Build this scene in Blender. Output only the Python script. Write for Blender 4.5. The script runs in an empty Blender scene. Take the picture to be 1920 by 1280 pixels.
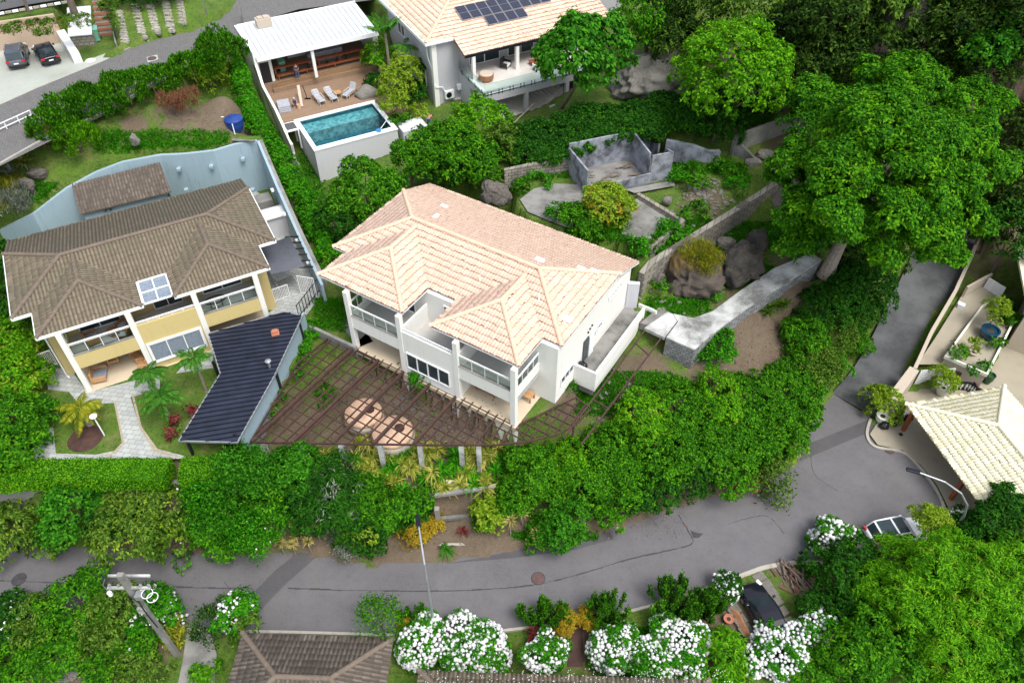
import bpy, bmesh, math, random
import numpy as np
from mathutils import Vector, Matrix
R = math.radians
rng = np.random.default_rng(7)
random.seed(7)
scene = bpy.context.scene
COL = scene.collection
# ---------------------------------------------------------------- camera
H, F, NY = 49.0, 1480.0, 1465.0
TH = math.atan2(F, NY); ST, CT = math.sin(TH), math.cos(TH)
cam_d = bpy.data.cameras.new('camera'); cam = bpy.data.objects.new('camera', cam_d); COL.objects.link(cam)
cam.location = (0, 0, H); cam.rotation_euler = (math.pi/2 - TH, 0, 0)
cam_d.sensor_width = 36; cam_d.lens = 36*F/1920.0; cam_d.clip_start = 1; cam_d.clip_end = 1500
scene.camera = cam
# ---------------------------------------------------------------- world, sun, exposure
SUN_EL, SUN_AZ = R(62), R(138)     # azimuth clockwise from north (+Y)
w = bpy.data.worlds.new("World"); scene.world = w; w.use_nodes = True
nt = w.node_tree; nt.nodes.clear()
wo = nt.nodes.new('ShaderNodeOutputWorld'); bg = nt.nodes.new('ShaderNodeBackground')
sky = nt.nodes.new('ShaderNodeTexSky'); sky.sky_type = 'NISHITA'; sky.sun_disc = False
sky.sun_elevation = SUN_EL; sky.sun_rotation = SUN_AZ; sky.air_density = 1.0; sky.dust_density = 3.0; sky.ozone_density = 1.0
hs = nt.nodes.new('ShaderNodeHueSaturation'); hs.inputs['Saturation'].default_value = 0.45
nt.links.new(sky.outputs[0], hs.inputs['Color']); nt.links.new(hs.outputs[0], bg.inputs[0])
bg.inputs[1].default_value = 0.14
nt.links.new(bg.outputs[0], wo.inputs[0])
sun_d = bpy.data.lights.new('sun', 'SUN'); sun_d.energy = 1.35; sun_d.angle = R(26); sun_d.color = (1, .975, .94)
sun = bpy.data.objects.new('sun', sun_d); COL.objects.link(sun)
sdir = Vector((math.sin(SUN_AZ)*math.cos(SUN_EL), math.cos(SUN_AZ)*math.cos(SUN_EL), math.sin(SUN_EL)))
sun.rotation_euler = sdir.to_track_quat('Z', 'Y').to_euler(); sun.location = (0, 0, 80)
vs = scene.view_settings; vs.view_transform = 'Standard'; vs.look = 'None'; vs.gamma = 1; vs.exposure = 0.95
scene.cycles.max_bounces = 5; scene.cycles.diffuse_bounces = 2; scene.cycles.glossy_bounces = 3
scene.cycles.transmission_bounces = 4; scene.cycles.transparent_max_bounces = 8; scene.cycles.caustics_reflective = False; scene.cycles.caustics_refractive = False

# ---------------------------------------------------------------- where a photographed point at a known height stands
def P(x, y, z=0.0):
    t = (H-z)/(F*ST+(y-640)*CT)
    return Vector(((x-960)*t, (F*CT-(y-640)*ST)*t, z))
def mpp(x, y, z=0.0):            # metres per pixel of the photo at that point
    return (H-z)/(F*ST+(y-640)*CT)

# ---------------------------------------------------------------- ground height
CTRL = [
 # main street and its two banks
 (-100,1100,0),(0,1080,0),(150,1110,0),(350,1100,0),(560,1110,0),(760,1120,0),(960,1100,0),(1150,1060,0),(1350,1000,0),(1500,930,0),(1620,900,0),(1700,960,0),(1560,830,0),(1560,760,0.1),
 (1700,1050,-.2),(1800,1000,0),(330,1170,0),(700,1180,0),(1000,1165,0),(1200,1130,0),(1400,1075,0),(1500,1058,0),
 (100,1030,0),(330,1035,.1),(560,1030,.1),(700,1045,.1),(850,1035,.1),(1000,1015,.1),(1120,1000,.1),(1300,935,.1),(1440,890,.1),(1500,820,.1),
 (300,905,5.3),(300,960,2.8),(300,1015,.5),(60,905,5.2),(60,960,2.8),(60,1005,.5),(450,910,5.0),(450,960,2.6),(450,1010,.6),(180,905,5.3),(180,960,2.8),
 (560,860,4.0),(560,930,2.2),(560,1000,.6),(640,860,3.0),(640,930,2.3),(640,1000,.5),(740,860,3.0),(800,870,2.9),(900,860,3.0),(720,925,2.3),(900,925,2.2),(960,900,2.2),
 (760,985,.4),(850,985,.3),(930,985,.3),(1000,960,1.0),(1000,880,2.6),(1100,900,1.8),(1100,960,.7),(1200,860,2.6),(1200,930,.8),(1300,800,3.0),(1300,880,1.2),(1390,780,2.8),(1390,850,1.0),(1470,740,2.0),
 (1520,790,.2),(1540,700,1.4),(1600,640,1.5),(1560,600,3.2),(1480,640,3.6),(1520,540,5.2),(1600,520,4.4),(1650,500,3.4),(1640,450,5.0),(1560,480,7.0),
 # garden under the pergola
 (640,760,3.2),(720,820,3.0),(800,830,3.0),(900,840,3.0),(700,730,4.0),(640,700,4.6),(600,700,4.2),(790,770,3.7),(870,815,3.4),(520,800,4.2),(560,700,4.6),(560,640,5.2),(480,830,4.6),(940,840,3.2),
 (1010,820,3.4),(1060,790,3.8),(1100,760,4.2),(1140,730,4.6),(1190,700,5.0),(1230,690,5.0),(1260,650,5.0),(1130,790,3.6),(1200,760,4.0),(1290,720,4.6),(1330,700,4.6),
 (1345,668,5.3),(1400,628,5.8),(1440,592,6.2),(1490,553,6.8),(1310,688,5.0),(1420,650,4.9),(1450,620,5.2),(1380,700,4.2),(1440,680,4.0),(1500,610,4.8),
 # boulder garden
 (1210,570,6.8),(1260,580,6.8),(1300,590,6.8),(1380,560,7.0),(1440,500,7.4),(1300,510,7.1),(1350,470,7.4),(1420,440,7.6),(1500,440,8.0),(1540,460,8.1),(1260,520,7.0),(1480,490,7.9),(1550,500,7.9),
 # terraces behind the white house
 (1200,480,9.2),(1120,440,9.2),(1000,390,9.2),(940,370,9.2),(1060,350,9.4),(1180,360,9.5),(1300,390,9.5),(1340,350,9.8),(1400,340,9.8),(1250,430,9.3),(1180,400,9.3),(900,360,9.0),
 (1300,300,10.2),(1200,330,9.6),(1380,300,10.2),(1430,310,10.0),(1000,320,9.6),(950,330,9.6),(1080,300,9.4),
 (860,330,8.8),(800,330,8.2),(720,350,7.4),(650,430,6.8),(700,400,7.4),(620,380,6.6),(640,340,6.4),(780,270,7.6),(720,300,6.8),(860,270,8.4),
 (970,285,9.4),(1010,270,9.8),(1100,250,10.6),(1250,235,11),(1330,225,11),(1400,260,11),(1450,235,11.2),(1010,225,9.0),(1000,260,9.2),(1100,215,10.4),(1200,205,11),
 # white house lawn
 (600,560,6),(620,600,6),(650,630,6),(575,598,6),
 # strip between the blue wall and the pool
 (436,150,11.6),(450,200,10.6),(480,262,9.4),(520,330,7.9),(560,400,7.1),(600,450,6.6),(625,490,6.4),(455,140,9.2),(466,180,8.5),(488,230,7.7),(512,272,6.8),(536,292,6.2),(560,320,6.0),(590,360,5.8),(602,350,5.6),(610,400,6.0),(700,290,5.6),(745,255,6.2),(650,330,5.7),(570,345,6.2),
 # rear lawn of the yellow house
 (485,255,11.2),(440,258,11.3),(370,270,11.2),(300,283,11.1),(230,295,11),(125,338,10.6),(60,372,10),(0,395,9.6),(-80,420,9.4),
 (410,215,12.6),(350,230,12.7),(250,250,12.4),(150,280,11.9),(50,300,11.6),(0,330,11),(40,250,13.0),(0,270,12.8),(420,180,13.4),(300,200,13.6),(180,225,13.6),(70,240,13.5),
 # upper road, parking
 (0,230,14),(100,190,14),(200,150,14),(300,115,14),(400,80,14.1),(460,50,14.2),(560,20,14.3),(0,190,14),(60,160,14),(150,140,14),(-80,260,13.8),(430,110,13.9),(640,0,14.4),(700,-40,14.4),
 (240,100,14.2),(230,60,14.8),(300,60,14.8),(380,30,15),(430,20,14.6),(260,0,16),(330,0,16),(200,75,14.4),(190,40,16.0),(180,5,16.8),(0,38,16.6),(60,34,16.7),(140,26,16.8),(-60,50,16.6),(0,-30,17.2),(100,-30,17.2),
 # pool terrace and upper house
 (740,180,9),(760,230,8.6),(735,140,9),(800,260,8.2),(850,250,8.2),(930,250,8.6),(760,150,9),(1000,240,9.0),(1060,210,10),(1150,180,11),
 (800,140,8.8),(900,200,8.6),
 # wooded hillside
 (1180,150,11.5),(1230,140,12.0),(1180,60,12.5),(1170,10,13),(1300,60,14.5),(1300,150,12),(1400,150,12.5),(1500,100,15),(1500,220,11.5),(1600,100,16),(1600,220,12),(1700,100,17),(1700,260,10.5),(1800,100,18),
 (1900,100,19),(1900,0,22),(1600,0,20),(1300,-20,17),(2000,50,22),(1850,260,12),(1950,300,11),(1750,350,8),(1680,380,7.5),(1600,380,8.2),(1530,340,9.4),(1480,380,9),(1490,430,8.4),(1850,420,5.0),(1920,430,5),
 (1560,300,10.4),(1500,290,10.4),
 # concrete lane and the plots right of it
 (1600,760,.1),(1620,700,.7),(1680,620,1.5),(1720,540,2.2),(1760,470,3.0),(1790,400,4),(1820,470,3.2),(1850,540,2.0),(1820,620,1.4),(1760,720,.8),(1700,790,.4),(1700,720,.8),(1900,700,.6),(1850,800,.3),(1800,870,.1),(1900,900,0),(1900,600,1.2),
 # near plots below the street
 (60,1160,-.1),(60,1250,-.4),(200,1250,-.4),(380,1230,-.2),(560,1240,-.6),(900,1230,-.6),(1100,1230,-.5),(1300,1200,-.4),(1500,1200,-.3),(1500,1270,-.5),(1700,1200,-.4),(1900,1100,-.2),(1900,1270,-.4),(600,1330,-.8),(1200,1330,-.8),
]
_c = np.array([tuple(P(*c)) for c in CTRL])
def idw(X, Y):
    X = np.atleast_1d(X).astype(float); Y = np.atleast_1d(Y).astype(float)
    out = np.empty(X.size); xf, yf = X.ravel(), Y.ravel()
    for i in range(0, xf.size, 20000):
        d2 = (xf[i:i+20000, None]-_c[None, :, 0])**2+(yf[i:i+20000, None]-_c[None, :, 1])**2+.02
        k = d2**-2.0
        out[i:i+20000] = (k*_c[None, :, 2]).sum(1)/k.sum(1)
    return out.reshape(X.shape)
def inpoly(X, Y, poly):
    ins = np.zeros(X.shape, bool); n = len(poly); j = n-1
    for i in range(n):
        xi, yi = poly[i][0], poly[i][1]; xj, yj = poly[j][0], poly[j][1]
        c = ((yi > Y) != (yj > Y)) & (X < (xj-xi)*(Y-yi)/(yj-yi+1e-12)+xi)
        ins ^= c; j = i
    return ins
# level plots: polygon of photo points with heights; the ground follows the plane through them
PADS = [
 [(-160,1004,0),(330,1030,0),(560,1030,0),(700,1056,0),(900,1042,0),(1000,1018,0),(1110,1002,0),(1300,936,0),(1440,896,0),(1492,850,0),(1505,800,0),(1560,735,0),(1640,790,0),(1700,830,0),(1760,900,0),(1785,960,0),(1790,1100,0),(1700,1060,0),(1500,1058,0),(1400,1075,0),(1190,1140,0),(1000,1172,0),(800,1195,0),(560,1190,0),(340,1182,0),(-160,1140,0)],
 [(-240,905,6),(60,862,6),(330,858,6),(425,848,6),(500,770,6),(572,640,6),(568,600,6),(597,570,6),(604,532,7.8,6,.4,0),(600,524,7.9,6,.45,0),(560,439,8.6,6,.45,0),(520,349,9.8,6,.45,0),(484,264,11.1,6,.5,.6),(440,272,11.2,6,0,.6),(400,284,11.2,6,0,.6),(345,290,11.1,6,0,.6),(300,292,11,6,0,.6),(230,305,11,6,0,.6),(180,324,10.8,6,0,.6),(125,354,10.5,6,-.1,.7),(62,402,9.6,6,-.1,.7),(0,430,7.8,6,-.1,.7),(-240,470,7.5,6)],
 [(568,600,6),(700,655,6),(722,676,6),(963,800,6),(1045,762,6),(1180,600,6),(1190,500,6),(960,395,6),(800,380,6),(630,470,6),(606,525,6)],
 [(-200,330,14),(0,242,14),(420,85,14),(470,50,14),(560,18,14),(640,8,14),(800,-90,14),(450,-90,14),(440,0,14),(424,30,14),(360,58,14),(283,76,14),(232,94,14),(224,104,14),(190,108,14),(122,78,14,14,.2,.7),(60,88,14,14,0,.7),(0,95,14,14,0,.7),(-200,150,14,14,0,.7)],
 [(122,79,14,14,0,.2),(126,52,14),(216,36,14),(224,95,14),(190,108,14),(150,118,14)],
 [(1060,440,9.2),(985,410,9.2),(960,375,9.2),(1040,330,9.2),(1085,330,9.2),(1080,305,9.2),(1235,275,9.2),(1270,300,9.2),(1300,330,9.2),(1270,420,9.2),(1215,470,9.2),(1150,450,9.2)],
 [(1640,800,.02),(1640,840,.02),(1700,850,.02),(1776,950,.02),(1790,1010,.02),(2100,1050,.02),(2100,560,.02),(1925,560,.02),(1850,700,.02),(1800,720,.02),(1700,730,.02)],
 [(1745,640,1.4),(1790,560,2.2),(1830,490,2.6),(1870,540,2.3),(1890,580,1.6),(1850,700,.8),(1780,700,.8),(1716,695,.8)],
]
_o = P(551.9, 225.6, 9.2)
def _pl(u, v, z): return Vector((_o.x+u*math.cos(R(28))-v*math.sin(R(28)), _o.y+u*math.sin(R(28))+v*math.cos(R(28)), z))
WPADS = [[Vector((P(911,178,11.7).x+u*math.cos(R(28))-v*math.sin(R(28)), P(911,178,11.7).y+u*math.sin(R(28))+v*math.cos(R(28)), 8.3)) for u, v in ((-.3,-.3),(13,-.3),(13,15),(-2,15),(-2.3,6.3),(-.3,6.3))], [_pl(-1.9, .1, 8), _pl(12.6, .1, 8), _pl(13.4, 15.9, 8), _pl(-1.9, 15.9, 8)], [_pl(.1, -6.2, 6), _pl(8.2, -6.2, 6), _pl(8.2, .1, 6), _pl(.1, .1, 6)]]
LANE = [(1598,756,.0,2.4),(1650,695,.45,3.0),(1690,633,1.15,3.1),(1724,572,1.85,3.1),(1755,510,2.5,2.9),(1788,430,3.45,2.3),(1815,370,4.35,2.2)]
def zpad(X, Y, Z):
    for pd in PADS+WPADS:
        w_ = [(lambda v: Vector((v.x+(q[4] if len(q) > 4 else 0), v.y+(q[5] if len(q) > 5 else 0), q[3] if len(q) > 3 else q[2])))(P(*q[:3])) if not isinstance(q, Vector) else q for q in pd]
        zs = [q[2] for q in w_]
        ins = inpoly(X, Y, w_)
        if max(zs)-min(zs) < .01: Z[ins] = zs[0]
        else:
            A = np.array([[q[0], q[1], 1] for q in w_]); c, *_ = np.linalg.lstsq(A, np.array(zs), rcond=None)
            Z[ins] = (c[0]*X+c[1]*Y+c[2])[ins]
    return Z
GX0, GX1, GY0, GY1, GS = -72.0, 82.0, 4.0, 134.0, 0.4
gx = np.arange(GX0, GX1, GS); gy = np.arange(GY0, GY1, GS)
GXX, GYY = np.meshgrid(gx, gy)
_z = idw(GXX, GYY)
for _ in range(5):
    _p = np.pad(_z, 1, mode='edge'); _z = (_p[:-2,1:-1]+_p[2:,1:-1]+_p[1:-1,:-2]+_p[1:-1,2:]+2*_p[1:-1,1:-1])/6
GZ = zpad(GXX, GYY, _z)
for i in range(len(LANE)-1):         # the bed of the lane
    a, b = P(*LANE[i][:3]), P(*LANE[i+1][:3]); dx, dy = b.x-a.x, b.y-a.y; L2 = dx*dx+dy*dy
    t_ = ((GXX-a.x)*dx+(GYY-a.y)*dy)/L2; tc = np.clip(t_, 0, 1); ds = np.hypot(GXX-a.x-tc*dx, GYY-a.y-tc*dy)
    near = (ds < LANE[i][3]+.3) & (t_ > -.05) & (t_ < 1.05); GZ[near] = (a.z+tc*(b.z-a.z)-.12)[near]
def ground(x, y):
    i = (x-GX0)/GS; j = (y-GY0)/GS
    i = min(max(i, 0), len(gx)-2.001); j = min(max(j, 0), len(gy)-2.001)
    a, b = int(i), int(j); fx, fy = i-a, j-b
    return float(GZ[b, a]*(1-fx)*(1-fy)+GZ[b, a+1]*fx*(1-fy)+GZ[b+1, a]*(1-fx)*fy+GZ[b+1, a+1]*fx*fy)
def G(px, py, dz=0.0):           # ground point seen at a photo point
    z = 6.0
    best = None
    t0 = P(px, py, 30.0); t1 = P(px, py, -3.0)
    for k in range(166):
        q = t0.lerp(t1, k/165)
        if q.z <= ground(q.x, q.y)+dz: return Vector((q.x, q.y, ground(q.x, q.y)))
    return Vector((t1.x, t1.y, 0))

# ---------------------------------------------------------------- objects
def tag(o, label=None, cat=None, group=None, kind=None):
    if label: o['label'] = label
    if cat: o['category'] = cat
    if group: o['group'] = group
    if kind: o['kind'] = kind
    return o
def empty(name, loc, rz=0.0, label=None, cat=None, group=None, kind=None):
    o = bpy.data.objects.new(name, None); COL.objects.link(o); o.location = loc; o.rotation_euler = (0, 0, rz)
    o.empty_display_size = .3
    return tag(o, label, cat, group, kind)
def link_mesh(name, me, mat, parent=None, loc=(0, 0, 0), rz=0.0, smooth=False):
    o = bpy.data.objects.new(name, me); COL.objects.link(o); o.location = loc; o.rotation_euler = (0, 0, rz)
    if mat is not None and not me.materials: me.materials.append(mat)
    if parent: o.parent = parent
    if smooth: me.polygons.foreach_set('use_smooth', [True]*len(me.polygons))
    return o
def copy_tree(o, parent=None):
    c = o.copy(); COL.objects.link(c); c.parent = parent
    for ch in list(o.children): copy_tree(ch, c)
    return c
class MB:
    def __init__(s): s.v = []; s.f = []
    def add(s, vs_, fs):
        n = len(s.v); s.v += [tuple(q) for q in vs_]; s.f += [tuple(n+i for i in f) for f in fs]; return s
    def box(s, x0, y0, z0, x1, y1, z1):
        return s.add([(x0,y0,z0),(x1,y0,z0),(x1,y1,z0),(x0,y1,z0),(x0,y0,z1),(x1,y0,z1),(x1,y1,z1),(x0,y1,z1)],
                     [(3,2,1,0),(4,5,6,7),(0,1,5,4),(1,2,6,5),(2,3,7,6),(3,0,4,7)])
    def bar(s, a, b, w_, h_, up=(0, 0, 1)):      # box along a-b, centred
        a, b = Vector(a), Vector(b); d = (b-a).normalized(); u = Vector(up)
        if abs(d.dot(u)) > .98: u = Vector((1, 0, 0))
        x = d.cross(u).normalized()*w_/2; y = x.cross(d).normalized()*h_/2
        vs_ = [a-x-y, a+x-y, a+x+y, a-x+y, b-x-y, b+x-y, b+x+y, b-x+y]
        return s.add(vs_, [(3,2,1,0),(4,5,6,7),(0,1,5,4),(1,2,6,5),(2,3,7,6),(3,0,4,7)])
    def prism(s, poly, z0, z1):
        n = len(poly)
        g = lambda z, i: z[i] if isinstance(z, (list, tuple)) else z
        vs_ = [(p[0], p[1], g(z0, i)) for i, p in enumerate(poly)]+[(p[0], p[1], g(z1, i)) for i, p in enumerate(poly)]
        area = sum(poly[i][0]*poly[(i+1) % n][1]-poly[(i+1) % n][0]*poly[i][1] for i in range(n))
        fs = [tuple(range(n-1, -1, -1)), tuple(range(n, 2*n))]+[(i, (i+1) % n, n+(i+1) % n, n+i) for i in range(n)]
        if area < 0: fs = [tuple(reversed(f)) for f in fs]
        return s.add(vs_, fs)
    def wall(s, pts, z0, z1, t):                  # mitred wall of thickness t along a polyline
        p = [Vector(q[:2]) for q in pts]; n = len(p); zz = lambda z, i: z[i] if isinstance(z, list) else z; b = len(s.v)
        for i in range(n):
            d0 = (p[i]-p[i-1]).normalized() if i else None; d1 = (p[i+1]-p[i]).normalized() if i < n-1 else None
            closed = (p[0]-p[-1]).length < 1e-6
            if closed and i in (0, n-1): d0 = (p[-1]-p[-2]).normalized(); d1 = (p[1]-p[0]).normalized()
            d0 = d0 or d1; d1 = d1 or d0
            n0, n1 = Vector((-d0.y, d0.x)), Vector((-d1.y, d1.x)); m = (n0+n1).normalized(); k = t/2/max(.4, m.dot(n0))
            a, c = p[i]-m*k, p[i]+m*k
            s.v += [(a.x, a.y, zz(z0, i)), (c.x, c.y, zz(z0, i)), (c.x, c.y, zz(z1, i)), (a.x, a.y, zz(z1, i))]
        for i in range(n-1):
            q = b+i*4
            for k in range(4): s.f.append((q+k, q+4+k, q+4+(k+1) % 4, q+(k+1) % 4))
        if (p[0]-p[-1]).length > 1e-6: s.f.append((b, b+1, b+2, b+3)); q = b+(n-1)*4; s.f.append((q+3, q+2, q+1, q))
        return s
    def tube(s, pts, rad, n=8, cap=True):
        pts = [Vector(p) for p in pts]; base = len(s.v); rs = rad if isinstance(rad, (list, tuple)) else [rad]*len(pts)
        prev = None
        for i, p in enumerate(pts):
            d = (pts[min(i+1, len(pts)-1)]-pts[max(i-1, 0)]).normalized()
            if prev is None:
                x = d.orthogonal().normalized()
            else: x = (prev-d*prev.dot(d)).normalized()
            prev = x; y = d.cross(x)
            for k in range(n):
                a = 2*math.pi*k/n; s.v.append(tuple(p+(x*math.cos(a)+y*math.sin(a))*rs[i]))
        for i in range(len(pts)-1):
            for k in range(n):
                a = base+i*n+k; b = base+i*n+(k+1) % n; s.f.append((a, b, b+n, a+n))
        if cap:
            s.f.append(tuple(base+k for k in range(n-1, -1, -1))); m = base+(len(pts)-1)*n; s.f.append(tuple(m+k for k in range(n)))
        return s
    def lathe(s, c, prof, n=20):                  # prof: (radius, z)
        base = len(s.v); c = Vector(c)
        for r_, z_ in prof:
            for k in range(n):
                a = 2*math.pi*k/n; s.v.append((c.x+r_*math.cos(a), c.y+r_*math.sin(a), c.z+z_))
        for i in range(len(prof)-1):
            for k in range(n):
                a = base+i*n+k; b = base+i*n+(k+1) % n; s.f.append((a, b, b+n, a+n))
        s.f.append(tuple(base+k for k in range(n-1, -1, -1))); m = base+(len(prof)-1)*n; s.f.append(tuple(m+k for k in range(n)))
        return s
    def mesh(s, name):
        me = bpy.data.meshes.new(name); me.from_pydata(s.v, [], s.f); me.update(); return me
    def build(s, name, mat, parent=None, loc=(0, 0, 0), rz=0.0, smooth=False, bevel=0.0):
        o = link_mesh(name, s.mesh(name), mat, parent, loc, rz, smooth)
        if bevel:
            m = o.modifiers.new('bevel', 'BEVEL'); m.width = bevel; m.segments = 2; m.limit_method = 'ANGLE'
        return o
def npmesh(name, V, FA):         # fast mesh from arrays; FA (m,k)
    me = bpy.data.meshes.new(name); V = np.asarray(V, np.float32); FA = np.asarray(FA, np.int32); m, k = FA.shape
    me.vertices.add(len(V)); me.vertices.foreach_set('co', V.ravel())
    me.loops.add(m*k); me.loops.foreach_set('vertex_index', FA.ravel())
    me.polygons.add(m); me.polygons.foreach_set('loop_start', np.arange(0, m*k, k, dtype=np.int32))
    me.polygons.foreach_set('loop_total', np.full(m, k, np.int32))
    me.update(calc_edges=True); return me
# ---------------------------------------------------------------- materials
class NT:
    def __init__(s, name):
        s.m = bpy.data.materials.new(name); s.m.use_nodes = True; s.t = s.m.node_tree; s.n = s.t.nodes; s.l = s.t.links
        s.b = s.n['Principled BSDF']; s.b.inputs['Roughness'].default_value = .8
    def new(s, ty, **kw):
        q = s.n.new(ty)
        for k, v_ in kw.items(): setattr(q, k, v_)
        return q
    def link(s, a, b): s.l.new(a, b)
    def coord(s, obj=True): return s.new('ShaderNodeTexCoord').outputs['Object' if obj else 'Generated']
    def noise(s, sc, det=4, rough=.6, vec=None):
        q = s.new('ShaderNodeTexNoise'); q.inputs['Scale'].default_value = sc; q.inputs['Detail'].default_value = det; q.inputs['Roughness'].default_value = rough
        s.link(vec if vec is not None else s.coord(), q.inputs['Vector']); return q.outputs['Fac']
    def ramp(s, fac, stops):
        q = s.new('ShaderNodeValToRGB'); e = q.color_ramp.elements
        while len(e) < len(stops): e.new(.5)
        for i, (p, c) in enumerate(stops): e[i].position = p; e[i].color = (*c, 1) if len(c) == 3 else c
        s.link(fac, q.inputs[0]); return q.outputs[0]
    def mix(s, fac, a, b, mode='MIX'):
        q = s.new('ShaderNodeMix', data_type='RGBA', blend_type=mode)
        for inp, v_ in ((q.inputs[0], fac), (q.inputs[6], a), (q.inputs[7], b)):
            if hasattr(v_, 'links') or isinstance(v_, bpy.types.NodeSocket): s.link(v_, inp)
            elif isinstance(v_, (int, float)): inp.default_value = v_
            else: inp.default_value = (*v_, 1)
        return q.outputs[2]
    def math(s, op, a, b=0.0):
        q = s.new('ShaderNodeMath', operation=op)
        for inp, v_ in ((q.inputs[0], a), (q.inputs[1], b)):
            if isinstance(v_, bpy.types.NodeSocket): s.link(v_, inp)
            else: inp.default_value = v_
        return q.outputs[0]
    def base(s, c):
        if isinstance(c, bpy.types.NodeSocket): s.link(c, s.b.inputs['Base Color'])
        else: s.b.inputs['Base Color'].default_value = (*c, 1)
    def bump(s, hgt, strength=.5, dist=.02):
        q = s.new('ShaderNodeBump'); q.inputs['Strength'].default_value = strength; q.inputs['Distance'].default_value = dist
        s.link(hgt, q.inputs['Height']); s.link(q.outputs[0], s.b.inputs['Normal'])
def plain(name, c, rough=.6, var=.12, sc=2.0, metal=0.0, bump=0.0):
    t = NT(name); t.b.inputs['Roughness'].default_value = rough; t.b.inputs['Metallic'].default_value = metal
    n_ = t.noise(sc, 5, .65)
    lo = tuple(x*(1-var) for x in c); hi = tuple(min(1, x*(1+var)) for x in c)
    t.base(t.ramp(n_, [(.3, lo), (.7, hi)]))
    if bump: t.bump(t.noise(sc*12, 3), bump, .01)
    return t.m
def wallpaint(name, c, grime=(.35, .34, .30), amt=.35):
    t = NT(name); co = t.coord()
    mp = t.new('ShaderNodeMapping'); mp.inputs['Scale'].default_value = (2.6, 2.6, .22); t.link(co, mp.inputs['Vector'])
    st_ = t.noise(1.6, 5, .7, mp.outputs[0]); bl = t.noise(.45, 4, .6)
    f = t.math('MULTIPLY', t.ramp(st_, [(.52, (0, 0, 0)), (.78, (1, 1, 1))]), t.ramp(bl, [(.4, (0, 0, 0)), (.75, (amt, amt, amt))]))
    lo = tuple(x*.93 for x in c)
    t.base(t.mix(f, t.mix(t.noise(3, 4), c, lo), grime)); t.b.inputs['Roughness'].default_value = .75
    t.bump(t.noise(40, 3), .15, .004); return t.m
def stained(name, a, b, sc=.6, dark=(.03, .032, .03), amt=.7, bumpy=.4, lo=.5, hi=.72):
    t = NT(name); rk = 'rock' in name
    c = t.mix(t.noise(sc*4, 6, .7), a, b)
    f = t.ramp(t.noise(sc, 8, .72), [(lo, (0, 0, 0)), (hi, (amt, amt, amt))])
    t.base(t.mix(f, c, dark)); t.b.inputs['Roughness'].default_value = .9
    if rk:
        v_ = t.new('ShaderNodeTexVoronoi', feature='DISTANCE_TO_EDGE'); v_.inputs['Scale'].default_value = 1.1; t.link(t.coord(), v_.inputs['Vector'])
        t.bump(t.math('ADD', t.noise(2.5, 9, .8), t.math('MINIMUM', v_.outputs['Distance'], .12)), 1.0, .35)
    else: t.bump(t.noise(14, 6, .7), bumpy, .02)
    return t.m
def leafmat(name, dark, mid, hi, trans=.25, rough=.5):
    t = NT(name); g = t.new('ShaderNodeNewGeometry')
    r_ = g.outputs['Random Per Island']; n_ = t.noise(.55, 3, .6)
    f = t.math('ADD', t.math('MULTIPLY', r_, .6), t.math('MULTIPLY', n_, .5))
    c = t.ramp(f, [(.2, dark), (.52, mid), (.82, hi)]); t.base(c)
    t.b.inputs['Roughness'].default_value = .75; t.b.inputs['Specular IOR Level'].default_value = .12
    tr = t.new('ShaderNodeBsdfTranslucent'); mx = t.new('ShaderNodeMixShader'); mx.inputs[0].default_value = trans
    c2 = t.mix(.5, c, hi); t.link(c2, tr.inputs[0])
    t.link(t.b.outputs[0], mx.inputs[1]); t.link(tr.outputs[0], mx.inputs[2]); t.link(mx.outputs[0], t.n['Material Output'].inputs[0])
    return t.m
def tilemat(name, a, b, c, patch, amt=.5, lo=.5, hi=.75, rough=.75):
    t = NT(name); g = t.new('ShaderNodeNewGeometry')
    col = t.ramp(g.outputs['Random Per Island'], [(.05, a), (.5, b), (.95, c)])
    f = t.ramp(t.noise(.35, 7, .7), [(lo, (0, 0, 0)), (hi, (amt, amt, amt))])
    f2 = t.ramp(t.noise(6, 4, .7), [(.45, (.0, .0, .0)), (.8, (.35, .35, .35))])
    t.base(t.mix(f2, t.mix(f, col, patch), patch)); t.b.inputs['Roughness'].default_value = rough
    t.bump(t.noise(30, 3), .2, .005); return t.m
M = {}
M['white'] = wallpaint('white_paint', (.82, .81, .76), (.36, .34, .28), .5)
M['cream'] = wallpaint('cream_paint', (.80, .78, .66), (.4, .38, .3), .4)
M['yellow'] = wallpaint('yellow_paint', (.60, .48, .21), (.30, .22, .10), .5)
M['greyw'] = wallpaint('pale_grey_paint', (.58, .58, .61), (.24, .24, .24), .5)
M['greyhouse'] = wallpaint('grey_house_paint', (.47, .47, .49), (.32, .32, .33), .25)
M['trim'] = plain('white_trim', (.84, .85, .85), .45, .04)
M['blue'] = wallpaint('light_blue_paint', (.31, .42, .475), (.10, .14, .16), .9)
M['beige'] = wallpaint('beige_render', (.50, .38, .28), (.2, .15, .1), .8)
M['sand'] = wallpaint('sand_paint', (.50, .43, .34), (.28, .23, .17), .5)
M['tile_pink'] = tilemat('terracotta_pale_tile', (.60, .42, .315), (.65, .455, .345), (.69, .50, .39), (.68, .54, .44), .3)
M['tile_pink2'] = tilemat('cream_terracotta_tile', (.62, .43, .32), (.69, .485, .365), (.74, .54, .42), (.76, .61, .49), .5)
M['tile_brown'] = tilemat('weathered_brown_tile', (.145, .115, .075), (.18, .145, .095), (.215, .175, .12), (.12, .115, .075), .7, .42, .7)
M['tile_dark'] = tilemat('dark_grey_brown_tile', (.085, .066, .055), (.13, .105, .09), (.17, .14, .12), (.06, .053, .047), .7, .45, .7)
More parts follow.
